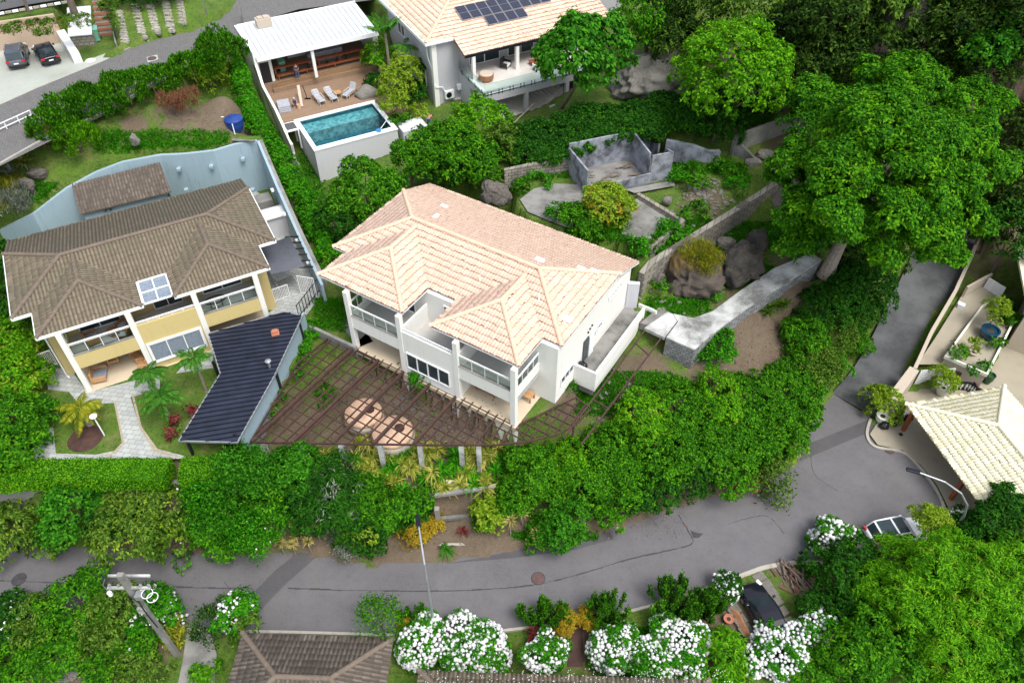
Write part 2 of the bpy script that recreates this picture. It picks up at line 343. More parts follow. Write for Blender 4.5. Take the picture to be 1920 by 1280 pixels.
M['tile_lemon'] = tilemat('pale_lemon_tile', (.70, .65, .43), (.76, .72, .52), (.80, .77, .60), (.62, .57, .38), .5)
M['cap_pink'] = plain('terracotta_cap', (.74, .50, .36), .75, .15, 3)
M['cap_brown'] = plain('brown_cap', (.155, .12, .09), .85, .2, 3)
M['cap_lemon'] = plain('lemon_cap', (.82, .76, .56), .75, .08, 3)
M['floor_beige'] = plain('beige_floor_tiles', (.60, .50, .36), .4, .06, 1.2)
M['floor_grey'] = plain('grey_floor_tiles', (.46, .45, .43), .35, .06, 1.2)
M['floor_white'] = plain('white_floor_tiles', (.66, .63, .58), .3, .05, 1.2)
M['glass_dark'] = plain('dark_window_glass', (.028, .045, .052), .08, .3, 1)
M['curtain'] = plain('curtain', (.20, .24, .29), .8, .3, 6)
t = NT('clear_glass'); t.b.inputs['Transmission Weight'].default_value = .92; t.b.inputs['Roughness'].default_value = .03; t.b.inputs['IOR'].default_value = 1.1; t.base((.80, .95, .92)); M['glass'] = t.m
M['metal_dark'] = plain('dark_metal', (.018, .021, .03), .4, .2, 2, .6)
M['metal_grey'] = plain('galvanised_metal', (.45, .47, .49), .4, .15, 2, .7)
M['metal_blue'] = plain('dark_blue_roof_metal', (.022, .027, .047), .42, .4, .9, .2)
M['metal_white'] = plain('white_roof_metal', (.58, .61, .63), .45, .10, .8)
M['rib'] = plain('shaded_rib_metal', (.44, .48, .51), .45, .1, .8)  # white roof metal greyed so the rib shading sits in the colour
M['rust'] = plain('rusty_steel', (.060, .028, .021), .8, .4, 2.2)
M['wood'] = plain('brown_wood', (.26, .12, .055), .55, .3, 3)
M['wood_red'] = plain('red_brown_wood', (.30, .085, .035), .5, .25, 3)
M['wood_light'] = plain('light_wood', (.50, .28, .13), .55, .2, 3)
M['wood_grey'] = plain('weathered_timber', (.17, .13, .10), .85, .5, 5)
M['bark'] = plain('bark', (.12, .095, .07), .95, .4, 6, 0, .6)
M['bark_pale'] = plain('pale_bark', (.26, .22, .18), .95, .35, 6, 0, .6)
M['black'] = plain('black_rubber', (.012, .012, .013), .6, .2)
M['blackpoly'] = plain('black_plastic', (.015, .016, .02), .25, .3, 4)
M['paint_black'] = plain('black_car_paint', (.010, .011, .016), .12, .1)
M['paint_grey'] = plain('slate_car_paint', (.085, .10, .125), .2, .1)
M['paint_white'] = plain('white_car_paint', (.82, .83, .85), .2, .03)
M['red'] = plain('red_lens', (.42, .02, .02), .3, .1)
M['bluetank'] = plain('blue_plastic', (.012, .045, .22), .4, .15)
M['green_bin'] = plain('green_plastic', (.16, .42, .30), .45, .15)
M['darkgreen'] = plain('glazed_dark_green', (.012, .075, .028), .25, .2)
M['darkblue'] = plain('glazed_dark_blue', (.008, .05, .095), .25, .2)
M['potwhite'] = plain('white_pot', (.72, .73, .64), .5, .08)
M['terracotta'] = plain('terracotta_pot', (.42, .16, .09), .7, .15)
M['cloth_grey'] = plain('grey_cushion', (.36, .38, .42), .9, .12, 4)
M['cloth_pattern'] = plain('patterned_grey_fabric', (.25, .27, .30), .9, .8, 14)
M['tent'] = plain('peach_canvas', (.66, .44, .30), .85, .14, 1.3)
M['tentside'] = plain('faded_canvas_side', (.42, .38, .30), .9, .25, 1.3)
M['skin'] = plain('skin', (.42, .20, .12), .6, .08, 8)
M['hair'] = plain('dark_hair', (.02, .014, .01), .7, .2, 20)
M['denim'] = plain('denim', (.045, .085, .19), .9, .2, 12)
M['shirt_grey'] = plain('grey_shirt', (.20, .21, .26), .9, .15, 12)
M['shirt_dark'] = plain('dark_shirt', (.05, .05, .07), .9, .2, 12)
M['concrete'] = stained('old_concrete', (.20, .195, .18), (.31, .30, .28), .6, (.06, .062, .055), .8, .4, .44, .66)
M['concrete_white'] = stained('whitewashed_concrete', (.42, .43, .41), (.66, .67, .65), .5, (.11, .11, .10), .9, .3, .40, .62)
M['concrete_dark'] = stained('dark_concrete', (.085, .088, .09), (.145, .15, .152), .35, (.042, .044, .046), .85, .5, .38, .62)
M['patio'] = stained('tan_concrete_paving', (.30, .265, .20), (.38, .34, .26), .5, (.14, .125, .10), .6, .3, .5, .8)
M['parking'] = stained('light_worn_concrete', (.28, .30, .26), (.48, .51, .46), .22, (.22, .22, .18), .7, .2, .5, .72)
M['rock'] = stained('grey_rock', (.13, .115, .10), (.25, .22, .19), .9, (.045, .04, .035), .75, 1.0)
M['rock_light'] = stained('pale_rock', (.22, .21, .18), (.34, .32, .28), .8, (.09, .085, .075), .6, .9)
M['rock_dark'] = stained('dark_rock', (.04, .035, .03), (.10, .088, .075), .5, (.19, .155, .125), .6, 1.0)
t = NT('lichen_rock'); c = t.mix(t.noise(1.5, 8, .8), (.07, .055, .045), (.19, .15, .125)); sp = t.new('ShaderNodeSeparateXYZ'); t.link(t.coord(), sp.inputs[0]); f = t.math('ADD', t.math('MULTIPLY', t.math('SUBTRACT', t.noise(1.1, 8, .8), .52), 5.0), t.math('ADD', t.math('MULTIPLY', sp.outputs[2], .55), t.math('MULTIPLY', sp.outputs[1], .35))); f = t.ramp(f, [(.3, (0, 0, 0)), (.75, (.95, .95, .95))]); t.base(t.mix(f, c, t.mix(t.noise(2.5, 5), (.26, .14, .02), (.17, .14, .06)))); t.bump(t.noise(2.5, 9, .8), 1.0, .3); M['rock_lichen'] = t.m
M['ash_wall'] = stained('grey_blotched_render', (.24, .26, .30), (.38, .40, .45), .9, (.05, .055, .065), .9, .3, .42, .62)
def bricks(name, a, b, mortar, sx, sy, ax='XY', rotx=0, dist=.02, noisy=.5, dark=(.05, .05, .045), mort=.02):
    t = NT(name); co = t.coord(); sp = t.new('ShaderNodeSeparateXYZ'); t.link(co, sp.inputs[0]); cb = t.new('ShaderNodeCombineXYZ')
    if ax == 'WALL':
        t.link(t.math('SUBTRACT', sp.outputs[0], t.math('MULTIPLY', sp.outputs[1], .35)), cb.inputs[0]); t.link(sp.outputs[2], cb.inputs[1])
    else:
        t.link(sp.outputs[0], cb.inputs[0]); t.link(sp.outputs[1], cb.inputs[1])
    mp = t.new('ShaderNodeMapping'); mp.inputs['Rotation'].default_value = (0, 0, rotx); t.link(cb.outputs[0], mp.inputs['Vector'])
    nz = t.new('ShaderNodeTexNoise'); nz.inputs['Scale'].default_value = 3; t.link(co, nz.inputs['Vector'])
    va = t.new('ShaderNodeVectorMath', operation='MULTIPLY_ADD'); t.link(nz.outputs['Color'], va.inputs[0]); va.inputs[1].default_value = (.12*noisy,)*3; t.link(mp.outputs[0], va.inputs[2])
    br = t.new('ShaderNodeTexBrick'); br.inputs['Color1'].default_value = (*a, 1); br.inputs['Color2'].default_value = (*b, 1); br.inputs['Mortar'].default_value = (*mortar, 1)
    br.inputs['Scale'].default_value = 1; br.inputs['Brick Width'].default_value = sx; br.inputs['Row Height'].default_value = sy; br.inputs['Mortar Size'].default_value = mort; br.inputs['Bias'].default_value = 0
    t.link(va.outputs[0], br.inputs['Vector'])
    f = t.ramp(t.noise(.9, 7, .7), [(.48, (0, 0, 0)), (.75, (.7, .7, .7))])
    t.base(t.mix(f, br.outputs['Color'], dark)); t.b.inputs['Roughness'].default_value = .9
    t.bump(t.math('SUBTRACT', t.noise(12, 4), br.outputs['Fac']), .5, dist); return t.m
M['stonewall'] = bricks('rough_masonry', (.34, .31, .26), (.23, .21, .17), (.11, .10, .085), .5, .3, 'WALL', mort=.03)
M['stonewall_white'] = bricks('mouldy_whitewashed_blocks', (.32, .33, .33), (.20, .205, .205), (.08, .08, .08), .42, .26, 'WALL', mort=.025, dark=(.055, .06, .07))
M['pavers'] = bricks('grey_stone_pavers', (.44, .46, .44), (.33, .35, .34), (.17, .17, .15), .55, .38, 'XY', R(8), .01, .1, (.3, .31, .29), .015)
M['pavers_tan'] = bricks('tan_edge_pavers', (.42, .36, .27), (.35, .30, .23), (.2, .17, .13), .3, .2, 'XY', R(8), .01, .1, (.3, .27, .2), .012)
M['setts'] = bricks('grey_setts', (.17, .165, .16), (.13, .127, .123), (.08, .08, .077), .3, .16, 'XY', R(25), .01, .2, (.15, .145, .14), .018)
M['slabs'] = bricks('broken_stone_slabs', (.42, .40, .34), (.34, .32, .27), (.14, .14, .09), .7, .5, 'XY', R(20), .02, .5, (.2, .2, .15), .03)
M['deck'] = bricks('timber_deck', (.30, .20, .13), (.25, .165, .105), (.10, .065, .04), 2.4, .14, 'XY', 0, .006, 0, (.22, .15, .10), .008)
M['decking_face'] = bricks('timber_step_face', (.33, .20, .10), (.26, .155, .08), (.10, .06, .03), 2.0, .16, 'WALL', 0, .006, 0, (.2, .12, .06), .01)
# asphalt
def asphalt(name, a, b, patch=(.05, .05, .055)):
    t = NT(name); co = t.coord()
    c = t.mix(t.ramp(t.noise(.16, 8, .75), [(.38, (0, 0, 0)), (.62, (1, 1, 1))]), tuple(x*.85 for x in a), tuple(x*1.08 for x in b)); c = t.mix(t.ramp(t.noise(90, 2), [(.3, (0, 0, 0)), (.7, (.45, .45, .45))]), c, tuple(x*1.5 for x in b))
    c = t.mix(t.ramp(t.noise(1.4, 8, .75), [(.52, (0, 0, 0)), (.72, (.5, .5, .5))]), c, patch)
    c = t.mix(t.ramp(t.noise(.4, 9, .8), [(.5, (0, 0, 0)), (.7, (.4, .4, .4))]), c, (.13, .105, .085))
    c = t.mix(t.ramp(t.noise(7, 6, .85), [(.4, (0, 0, 0)), (.62, (.45, .45, .45))]), c, tuple(x*1.35 for x in b))
    c = t.mix(t.ramp(t.noise(34, 3, .8), [(.62, (0, 0, 0)), (.72, (.5, .5, .5))]), c, (.035, .034, .035))
    t.base(c); t.b.inputs['Roughness'].default_value = .85; t.bump(t.noise(60, 3), .3, .006); return t.m
M['asphalt'] = asphalt('asphalt', (.088, .085, .089), (.118, .114, .119), (.068, .065, .066))
M['asphalt_dark'] = asphalt('asphalt_patch', (.055, .054, .057), (.075, .073, .077), (.045, .045, .047))
M['crack'] = plain('tar_seam', (.052, .05, .053), .9, .3)
M['kerb'] = stained('kerb_concrete', (.34, .32, .27), (.46, .43, .37), 1.5, (.14, .13, .10), .7, .4)
M['iron'] = plain('rusty_iron_cover', (.10, .055, .05), .7, .4, 8)
# pool
t = NT('pool_tiles'); co = t.coord(); v_ = t.new('ShaderNodeTexVoronoi'); v_.inputs['Scale'].default_value = 3.2; t.link(co, v_.inputs['Vector'])
t.base(t.mix(t.ramp(v_.outputs['Color'], [(.2, (0, 0, 0)), (.8, (1, 1, 1))]), (.003, .075, .105), (.02, .15, .18))); M['pooltile'] = t.m
t = NT('pool_bench_tiles'); co = t.coord(); v_ = t.new('ShaderNodeTexVoronoi'); v_.inputs['Scale'].default_value = 3.6; t.link(co, v_.inputs['Vector'])
t.base(t.mix(t.ramp(v_.outputs['Color'], [(.2, (0, 0, 0)), (.8, (1, 1, 1))]), (.14, .26, .28), (.42, .52, .52))); M['poolbench'] = t.m
t = NT('unused_water'); t.base((.55, .95, .97)); t.b.inputs['Transmission Weight'].default_value = .95; t.b.inputs['Roughness'].default_value = .02; t.b.inputs['IOR'].default_value = 1.2

# solar cells
t = NT('solar_cells'); co = t.coord(); br = t.new('ShaderNodeTexBrick'); br.offset = 0; br.inputs['Color1'].default_value = (.008, .010, .028, 1); br.inputs['Color2'].default_value = (.012, .014, .035, 1); br.inputs['Mortar'].default_value = (.16, .17, .22, 1)
br.inputs['Scale'].default_value = 1; br.inputs['Brick Width'].default_value = .17; br.inputs['Row Height'].default_value = .34; br.inputs['Mortar Size'].default_value = .008
t.link(co, br.inputs['Vector']); t.base(br.outputs['Color']); t.b.inputs['Roughness'].default_value = .3; M['solar'] = t.m
# leaves
LM = {
 'deep':   leafmat('deep_green_leaves', (.003, .024, .001), (.011, .070, .003), (.036, .16, .006)),
 'mid':    leafmat('mid_green_leaves', (.006, .042, .001), (.026, .140, .002), (.10, .31, .006)),
 'bright': leafmat('bright_green_leaves', (.014, .085, .001), (.068, .26, .003), (.19, .46, .010), .35),
 'emerald': leafmat('emerald_leaves', (.005, .048, .002), (.024, .145, .004), (.075, .29, .010)),
 'olive':  leafmat('olive_leaves', (.016, .050, .003), (.055, .135, .008), (.16, .27, .03)),
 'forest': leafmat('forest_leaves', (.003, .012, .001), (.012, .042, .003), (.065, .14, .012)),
 'lime':   leafmat('lime_leaves', (.07, .15, .004), (.20, .34, .012), (.38, .52, .05), .45),
 'yellow': leafmat('yellow_leaves', (.16, .11, .006), (.34, .24, .010), (.52, .40, .04), .4),
 'strap':  leafmat('variegated_strap_leaves', (.045, .10, .006), (.21, .26, .02), (.55, .52, .13), .35),
 'yucca':  leafmat('pale_spiky_leaves', (.14, .14, .03), (.38, .33, .09), (.60, .52, .20), .3),
 'rust':   leafmat('rusty_leaves', (.09, .03, .012), (.22, .085, .045), (.34, .18, .10), .3),
 'red':    leafmat('red_leaves', (.06, .012, .012), (.16, .03, .03), (.28, .08, .06), .3),
 'cactus': leafmat('fleshy_dark_stems', (.010, .032, .006), (.028, .085, .012), (.075, .17, .025), .1),
 'grey':   leafmat('grey_green_leaves', (.06, .075, .05), (.15, .18, .13), (.28, .31, .25), .2),
 'white':  leafmat('white_blossom', (.80, .81, .79), (.88, .89, .88), (.93, .93, .92), .3, .7),
 'vine':   leafmat('vine_leaves', (.005, .062, .001), (.024, .18, .002), (.085, .34, .006), .3),
 'palm':   leafmat('palm_leaflets', (.012, .070, .006), (.038, .16, .012), (.11, .30, .03), .35),
 'ypalm':  leafmat('yellowing_palm_leaflets', (.06, .11, .005), (.19, .24, .010), (.42, .38, .03), .35),
}
# ground: soil, grass and litter are different materials side by side
def groundmat():
    t = NT('garden_ground'); co = t.coord()
    g = t.mix(t.ramp(t.noise(.8, 7, .75), [(.35, (0, 0, 0)), (.65, (1, 1, 1))]), (.018, .065, .003), (.085, .18, .008)); g = t.mix(t.ramp(t.noise(9, 4, .7), [(.4, (0, 0, 0)), (.62, (.8, .8, .8))]), g, (.13, .20, .02)); g = t.mix(t.ramp(t.noise(3.2, 6, .8), [(.5, (0, 0, 0)), (.62, (.7, .7, .7))]), g, (.012, .040, .003)); g = t.mix(t.ramp(t.noise(.5, 8, .8), [(.52, (0, 0, 0)), (.66, (.75, .75, .75))]), g, (.22, .20, .07))
    d = t.mix(t.noise(2.2, 7, .7), (.095, .07, .045), (.20, .15, .10)); d = t.mix(t.ramp(t.noise(14, 5, .75), [(.5, (0, 0, 0)), (.68, (.8, .8, .8))]), d, (.07, .05, .03))
    a = t.new('ShaderNodeAttribute'); a.attribute_name = 'dirt'
    f = t.math('ADD', t.math('MULTIPLY', a.outputs['Fac'], 1.5), t.math('MULTIPLY', t.math('SUBTRACT', t.noise(1.3, 8, .75), .5), 3.2))
    f = t.ramp(f, [(.45, (0, 0, 0)), (.85, (1, 1, 1))])
    t.base(t.mix(f, g, d)); t.b.inputs['Roughness'].default_value = .95; t.bump(t.noise(7, 7, .75), .9, .10); return t.m
M['ground'] = groundmat()
t = NT('green_grass_blades'); M['soil'] = plain('dark_soil', (.055, .035, .024), .95, .5, 6, 0, .8)

def clear(name, tint, fac=.12, rough=.03, bump=False):
    t = NT(name); tr = t.new('ShaderNodeBsdfTransparent'); tr.inputs[0].default_value = (*tint, 1); gl = t.new('ShaderNodeBsdfGlossy'); gl.inputs['Roughness'].default_value = rough
    fr = t.new('ShaderNodeFresnel'); fr.inputs['IOR'].default_value = 1.33; mx = t.new('ShaderNodeMixShader')
    t.link(t.math('ADD', fr.outputs[0], fac), mx.inputs[0]); t.link(tr.outputs[0], mx.inputs[1]); t.link(gl.outputs[0], mx.inputs[2]); t.link(mx.outputs[0], t.n['Material Output'].inputs[0])
    if bump:
        q = t.new('ShaderNodeBump'); q.inputs['Strength'].default_value = .2; q.inputs['Distance'].default_value = .02; t.link(t.noise(4, 3), q.inputs['Height']); t.link(q.outputs[0], gl.inputs['Normal']); t.link(q.outputs[0], fr.inputs['Normal'])
    return t.m
M['glass'] = clear('clear_glass', (.72, .88, .85), .06)
M['water'] = clear('pool_water', (.55, .90, .94), .0, .02, True)
# ---------------------------------------------------------------- the ground sheet
DIRT = [  # photo points, height, radius m, strength
 (1430,640,4.8,4.5,1.0),(1380,690,4.3,3.5,1.0),(1490,580,5.6,3,1.0),(1340,690,4.4,3,.8),(405,212,12.6,2.6,1.0),(340,222,12.6,2.2,.9),(250,230,12.8,1.4,.8),(440,200,13,2,1),
 (560,380,8,2,.9),(600,420,7,2,.9),(1210,170,11,2.5,.9),(1300,180,11,2,.7),(1210,690,5,2.2,.9),(1240,720,4.6,2,.7),(1050,740,4.5,3,.8),(1130,740,4.5,3,.6),(760,1010,.2,3,1.2),(900,1000,.2,4,1.3),(1150,960,.2,3,1),(1260,940,.2,3,1),
 (170,870,6,1.2,1),(700,780,3.5,5,.8),(850,820,3.4,5,.8),(560,800,4,4,.7),(1320,370,9.7,2,.8),(1430,60,16,4,.8),(1740,60,17,5,.9),(1600,100,15,5,.9),(1400,200,11.5,3,.9),(1500,300,10,4,.8),
 (200,1230,-.3,4,1.2),(1340,1180,-.4,3,1),(1080,1190,-.4,2,1.2),(1500,1090,-.1,2,.7),(620,610,6,1,.5),(1460,240,11,3,.8),(1330,860,1,6,.8),(1850,250,12,8,1),(620,960,1.8,4,1),(800,960,1.5,5,1),(300,980,2,4,.9),(1480,480,8,2,.6),(240,60,14.8,1,.2)]
dirt = np.zeros(GXX.shape)
for px, py, z, r_, s_ in DIRT:
    q = P(px, py, z); dirt = np.maximum(dirt, s_*np.exp(-((GXX-q.x)**2+(GYY-q.y)**2)/r_**2))
_y = [P(q[0], q[1], q[2]) for q in PADS[1]]; dirt[inpoly(GXX, GYY, _y)] *= .35
nx, ny = len(gx), len(gy)
V = np.stack([GXX.ravel(), GYY.ravel(), GZ.ravel()], 1)
ii = (np.arange(ny-1)[:, None]*nx+np.arange(nx-1)[None, :]).ravel()
me = npmesh('ground', V, np.stack([ii, ii+1, ii+nx+1, ii+nx], 1))
at = me.attributes.new('dirt', 'FLOAT', 'POINT'); at.data.foreach_set('value', dirt.ravel().astype(np.float32))
link_mesh('ground', me, M['ground'], smooth=True)['kind'] = 'structure'
mb = MB()   # the land beyond the modelled plots
E_ = 420
for x0, y0, x1, y1, z in ((-E_, -E_, GX0, E_, 8), (GX1, -E_, E_, E_, 8), (GX0, -E_, GX1, GY0, -1), (GX0, GY1, GX1, E_, 22)):
    mb.add([(x0, y0, z), (x1, y0, z), (x1, y1, z), (x0, y1, z)], [(0, 1, 2, 3)])
tag(mb.build('distant_ground', M['ground']), kind='structure')

def sheet(name, pts, mat, dz, kind='structure', drape=False, label=None, cat=None, group=None):
    """pts: photo points with heights -> one sheet; draped ones follow the ground"""
    w_ = [P(*q) for q in pts]
    if not drape:
        mb = MB(); mb.add([(q.x, q.y, q.z+dz) for q in w_], [tuple(range(len(w_)))])
        bm = bmesh.new(); me = mb.mesh(name); bm.from_mesh(me); bmesh.ops.triangulate(bm, faces=bm.faces); 
        for f in bm.faces:
            if f.normal.z < 0: f.normal_flip()
        bm.to_mesh(me); bm.free()
    else:
        xs = [q.x for q in w_]; ys = [q.y for q in w_]; s = .4
        bm = bmesh.new(); vv = [bm.verts.new((q.x, q.y, 0)) for q in w_]; bm.faces.new(vv); bmesh.ops.triangulate(bm, faces=bm.faces)
        for ax, lo, hi in ((0, min(xs), max(xs)), (1, min(ys), max(ys))):
            k = math.floor(lo/s)*s
            while k < hi:
                k += s; n_ = [0, 0, 0]; n_[ax] = 1; c_ = [0, 0, 0]; c_[ax] = k
                bmesh.ops.bisect_plane(bm, geom=bm.verts[:]+bm.edges[:]+bm.faces[:], plane_co=c_, plane_no=n_)
        for v_ in bm.verts: v_.co.z = ground(v_.co.x, v_.co.y)+dz
        bm.normal_update()
        for f in bm.faces:
            if f.normal.z < 0: f.normal_flip()
        me = bpy.data.meshes.new(name); bm.to_mesh(me); bm.free()
    o = link_mesh(name, me, mat); return tag(o, label, cat, group, kind)
def strip(a_pts, b_pts, sub=6):      # ribbon between two photo polylines
    A = [P(*q) for q in a_pts]; B = [P(*q) for q in b_pts]; return A, B
def smooth_line(pts, n=8):           # Catmull-Rom through world points
    out = []
    for i in range(len(pts)-1):
        p0, p1, p2, p3 = pts[max(i-1, 0)], pts[i], pts[i+1], pts[min(i+2, len(pts)-1)]
        for k in range(n):
            t_ = k/n
            out.append(.5*((2*p1)+(-p0+p2)*t_+(2*p0-5*p1+4*p2-p3)*t_**2+(-p0+3*p1-3*p2+p3)*t_**3))
    out.append(pts[-1].copy()); return out
def unp(q):                           # world -> photo point (only used to pass points on to sheet)
    d = H-q.z; m_ = 1.0; y_ = q.y; # solve rows
    r_ = y_/d; row = (F*CT-r_*F*ST)/(r_*CT+ST)+640; return ((q.x/mpp(0, row, q.z))+960, row, q.z)
main_road = [(-160,1000,0),(0,1012,0),(170,1026,0),(330,1036,0),(450,1040,0),(560,1030,0),(640,1040,0),(720,1052,0),(850,1048,0),(960,1030,0),(1060,1016,0),(1140,990,0),(1230,960,0),(1320,935,0),(1440,905,0),(1490,870,0),(1500,820,0),(1530,775,0),(1560,737,0),
 (1632,782,0),(1660,815,0),(1700,850,0),(1735,885,0),(1762,925,0),(1778,965,0),(1785,1010,0),(1760,1075,0),(1640,1062,0),(1500,1057,0),(1440,1064,0),(1390,1080,0),(1330,1102,0),(1190,1140,0),(1000,1172,0),(800,1195,0),(560,1184,0),(340,1178,0),(-160,1140,0)]
sheet('street', main_road, M['asphalt'], .012)
sheet('street_patch', [(560,1034,0),(600,1038,0),(535,1095,0),(490,1142,0),(480,1148,0),(470,1116,0),(515,1070,0)], M['asphalt_dark'], .017)
sheet('street_patch', [(900,1045,0),(1000,1024,0),(1110,998,0),(1140,990,0),(1150,1010,0),(1080,1030,0),(960,1046,0),(840,1056,0)], M['asphalt_dark'], .017)
sheet('street_patch', [(1495,840,0),(1640,782,0),(1650,798,0),(1640,806,0),(1500,864,0)], M['asphalt_dark'], .017)
def seam(pts, w_=.07, z=.021, name='tar_seam'):
    L = smooth_line([P(*q) for q in pts], 6); mb = MB(); rr = random.Random(len(pts)*7+int(pts[0][0]))
    for i in range(len(L)-1):
        a, b = L[i], L[i+1]; d = (b-a).normalized(); n_ = Vector((-d.y, d.x, 0))*w_*(.35+rr.random())*.5
        j = Vector((rr.uniform(-1, 1), rr.uniform(-1, 1), 0))*.03
        mb.add([a-n_+Vector((0,0,z)), b-n_+j+Vector((0,0,z)), b+n_+j+Vector((0,0,z)), a+n_+Vector((0,0,z))], [(0,1,2,3)])
    tag(mb.build(name, M['crack']), kind='structure')
seam([(0,1088,0),(100,1092,0),(230,1098,0),(300,1099,0),(390,1102,0),(470,1102,0)], .1)
seam([(540,1102,0),(640,1106,0),(800,1108,0),(920,1104,0),(1000,1096,0),(1080,1078,0),(1180,1048,0),(1260,1030,0),(1298,1018,0),(1290,995,0),(1272,965,0)], .09)
seam([(1365,982,0),(1400,972,0),(1440,968,0),(1470,1000,0)], .05)
seam([(1520,850,0),(1528,890,0),(1570,920,0)], .04)
seam([(420,1090,0),(440,1112,0)], .04)
sheet('pothole_patch', [(1294,994,0),(1305,998,0),(1319,1000,0),(1310,1008,0),(1300,1008,0)], M['crack'], .023)
# concrete lane climbing on the right
LA = [(1560,737,.02),(1600,690,.5),(1640,622,1.3),(1668,560,2.0),(1690,520,2.4),(1725,440,3.3),(1750,380,4.2)]
LB = [(1636,780,.02),(1697,708,.4),(1732,648,1.0),(1768,585,1.7),(1806,510,2.6),(1845,430,3.6),(1875,370,4.5)]
A_, B_ = smooth_line([P(*q) for q in LA], 6), smooth_line([P(*q) for q in LB], 6)
V_ = []; 
for a, b in zip(A_, B_):
    for k in range(7):
        q = a.lerp(b, k/6); V_.append((q.x, q.y, q.z+.03))
mb = MB(); mb.v = V_; mb.f = [(i*7+k, i*7+k+1, i*7+k+8, i*7+k+7) for i in range(len(A_)-1) for k in range(6)]
tag(mb.build('concrete_lane', M['concrete_dark'], smooth=True), kind='structure')
# make the ground sit below the lane: side skirts
mb = MB()
for L in (A_, B_):
    for i in range(len(L)-1):
        a, b = L[i], L[i+1]; mb.add([(a.x, a.y, a.z+.028), (b.x, b.y, b.z+.028), (b.x, b.y, b.z-2), (a.x, a.y, a.z-2)], [(0,1,2,3)])
tag(mb.build('lane_edge', M['concrete_dark']), kind='structure')
# kerbs
def kerb(pts, w_=.16, h_=.13, name='kerb', mat='kerb', label=None):
    L = smooth_line([P(*q) for q in pts], 5); mb = MB(); mb.wall([(q.x, q.y) for q in L], [q.z-.1 for q in L], [q.z+h_ for q in L], w_)
    return tag(mb.build(name, M[mat]), kind='structure')
kerb([(1632,786,0),(1625,815,0),(1640,838,0),(1690,848,0),(1722,875,0),(1752,915,0),(1770,955,0),(1778,1000,0)], .22)
kerb([(1360,1092,0),(1400,1076,0),(1440,1063,0),(1500,1055,0),(1560,1058,0)], .3)
kerb([(330,1180,0),(420,1183,0),(560,1186,0),(700,1190,0),(800,1192,0)], .18)
kerb([(820,1196,0),(1000,1176,0),(1080,1164,0),(1190,1144,0),(1300,1112,0)], .18)
kerb([(820,1022,.1),(900,1020,.1),(950,1012,.1)], .18)
kerb([(1220,948,.1),(1250,940,.1),(1280,932,.1)], .18)
kerb([(-60,342,14),(100,252,14),(200,208,14),(330,130,14),(420,85,14)], .14, .1)
# upper street
sheet('upper_street', [(-220,330,14),(0,197,14),(69,166,14),(194,115,14),(233,96,14),(283,77,14),(360,51,14),(413,33,14),(434,8,14),(470,-30,14),(760,-60,14.3),(700,0,14.3),(640,8,14.2),(560,18,14.1),(455,50,14),(440,78,14),(420,92,14),(330,138,14),(200,214,14),(100,262,14),(-220,420,14)], M['setts'], .012)
sheet('upper_street', [(468,-40,14),(760,-60,14.3),(700,0,14.2),(640,8,14.2),(560,18,14),(462,47,14),(455,20,14)], M['asphalt'], .02)
kerb([(233,95,14),(283,76,14),(360,50,14),(413,32,14),(430,8,14),(440,-20,14)], .14, .12)
kerb([(-60,226,14),(0,196,14),(69,165,14),(140,136,14),(194,114,14)], .12, .03)
sheet('parking_floor', [(-200,140,14),(0,95,14),(60,88,14),(122,78,14),(155,117,14),(225,90,14),(233,96,14),(194,115,14),(69,166,14),(0,197,14),(-200,300,14)], M['parking'], .016)
tag(sheet('street_gutter', [(275,108,14),(295,103,14),(297,112,14),(277,118,14)], M['parking'], .022), kind='structure')
# hill road at the very top left
sheet('hill_street', [(-200,60,17.4),(0,26,17),(60,14,17),(130,3,17),(200,-30,17),(-200,-60,17)], M['asphalt_dark'], .3)
for i in range(12):
    x0 = -30+i*13.2; y0 = 31-(x0+30)*.175
    tag(MB().bar(P(x0, y0, 17.4), P(x0+11.5, y0-2.0, 17.4), .16, .2).build('painted_kerb', M['trim' if i % 2 == 0 else 'kerb']), kind='structure')
# manhole covers
def cover(px, py, z, r_, label, mat='iron', frame=True):
    q = P(px, py, z); e = empty('manhole_cover', q, 0, label, 'manhole cover', 'round iron manhole covers')
    MB().lathe((0,0,0), [(r_, .0), (r_, .04), (r_*.86, .043), (r_*.8, .04), (r_*.35, .045), (0.01, .045)], 24).build('lid', M[mat], e)
    MB().lathe((0,0,0), [(r_*1.15, -.02), (r_*1.15, .036), (r_*1.02, .036)], 24).build('frame', M['crack'], e)
cover(1009,1084,0, .42, 'rusty round manhole cover in the middle of the lower street')
cover(36,1086,0, .42, 'dark manhole cover at the left end of the lower street', 'crack')
cover(1667,843,0, .36, 'rusty manhole cover beside the kerb of the turning circle')
cover(285,110,14.02, .36, 'iron manhole cover set in a pale square on the upper street')
cover(1198,600,6.75, .32, 'rusty round cover on the side terrace floor')
cover(322,40,14.95, .35, 'manhole cover in the grass parking strips')
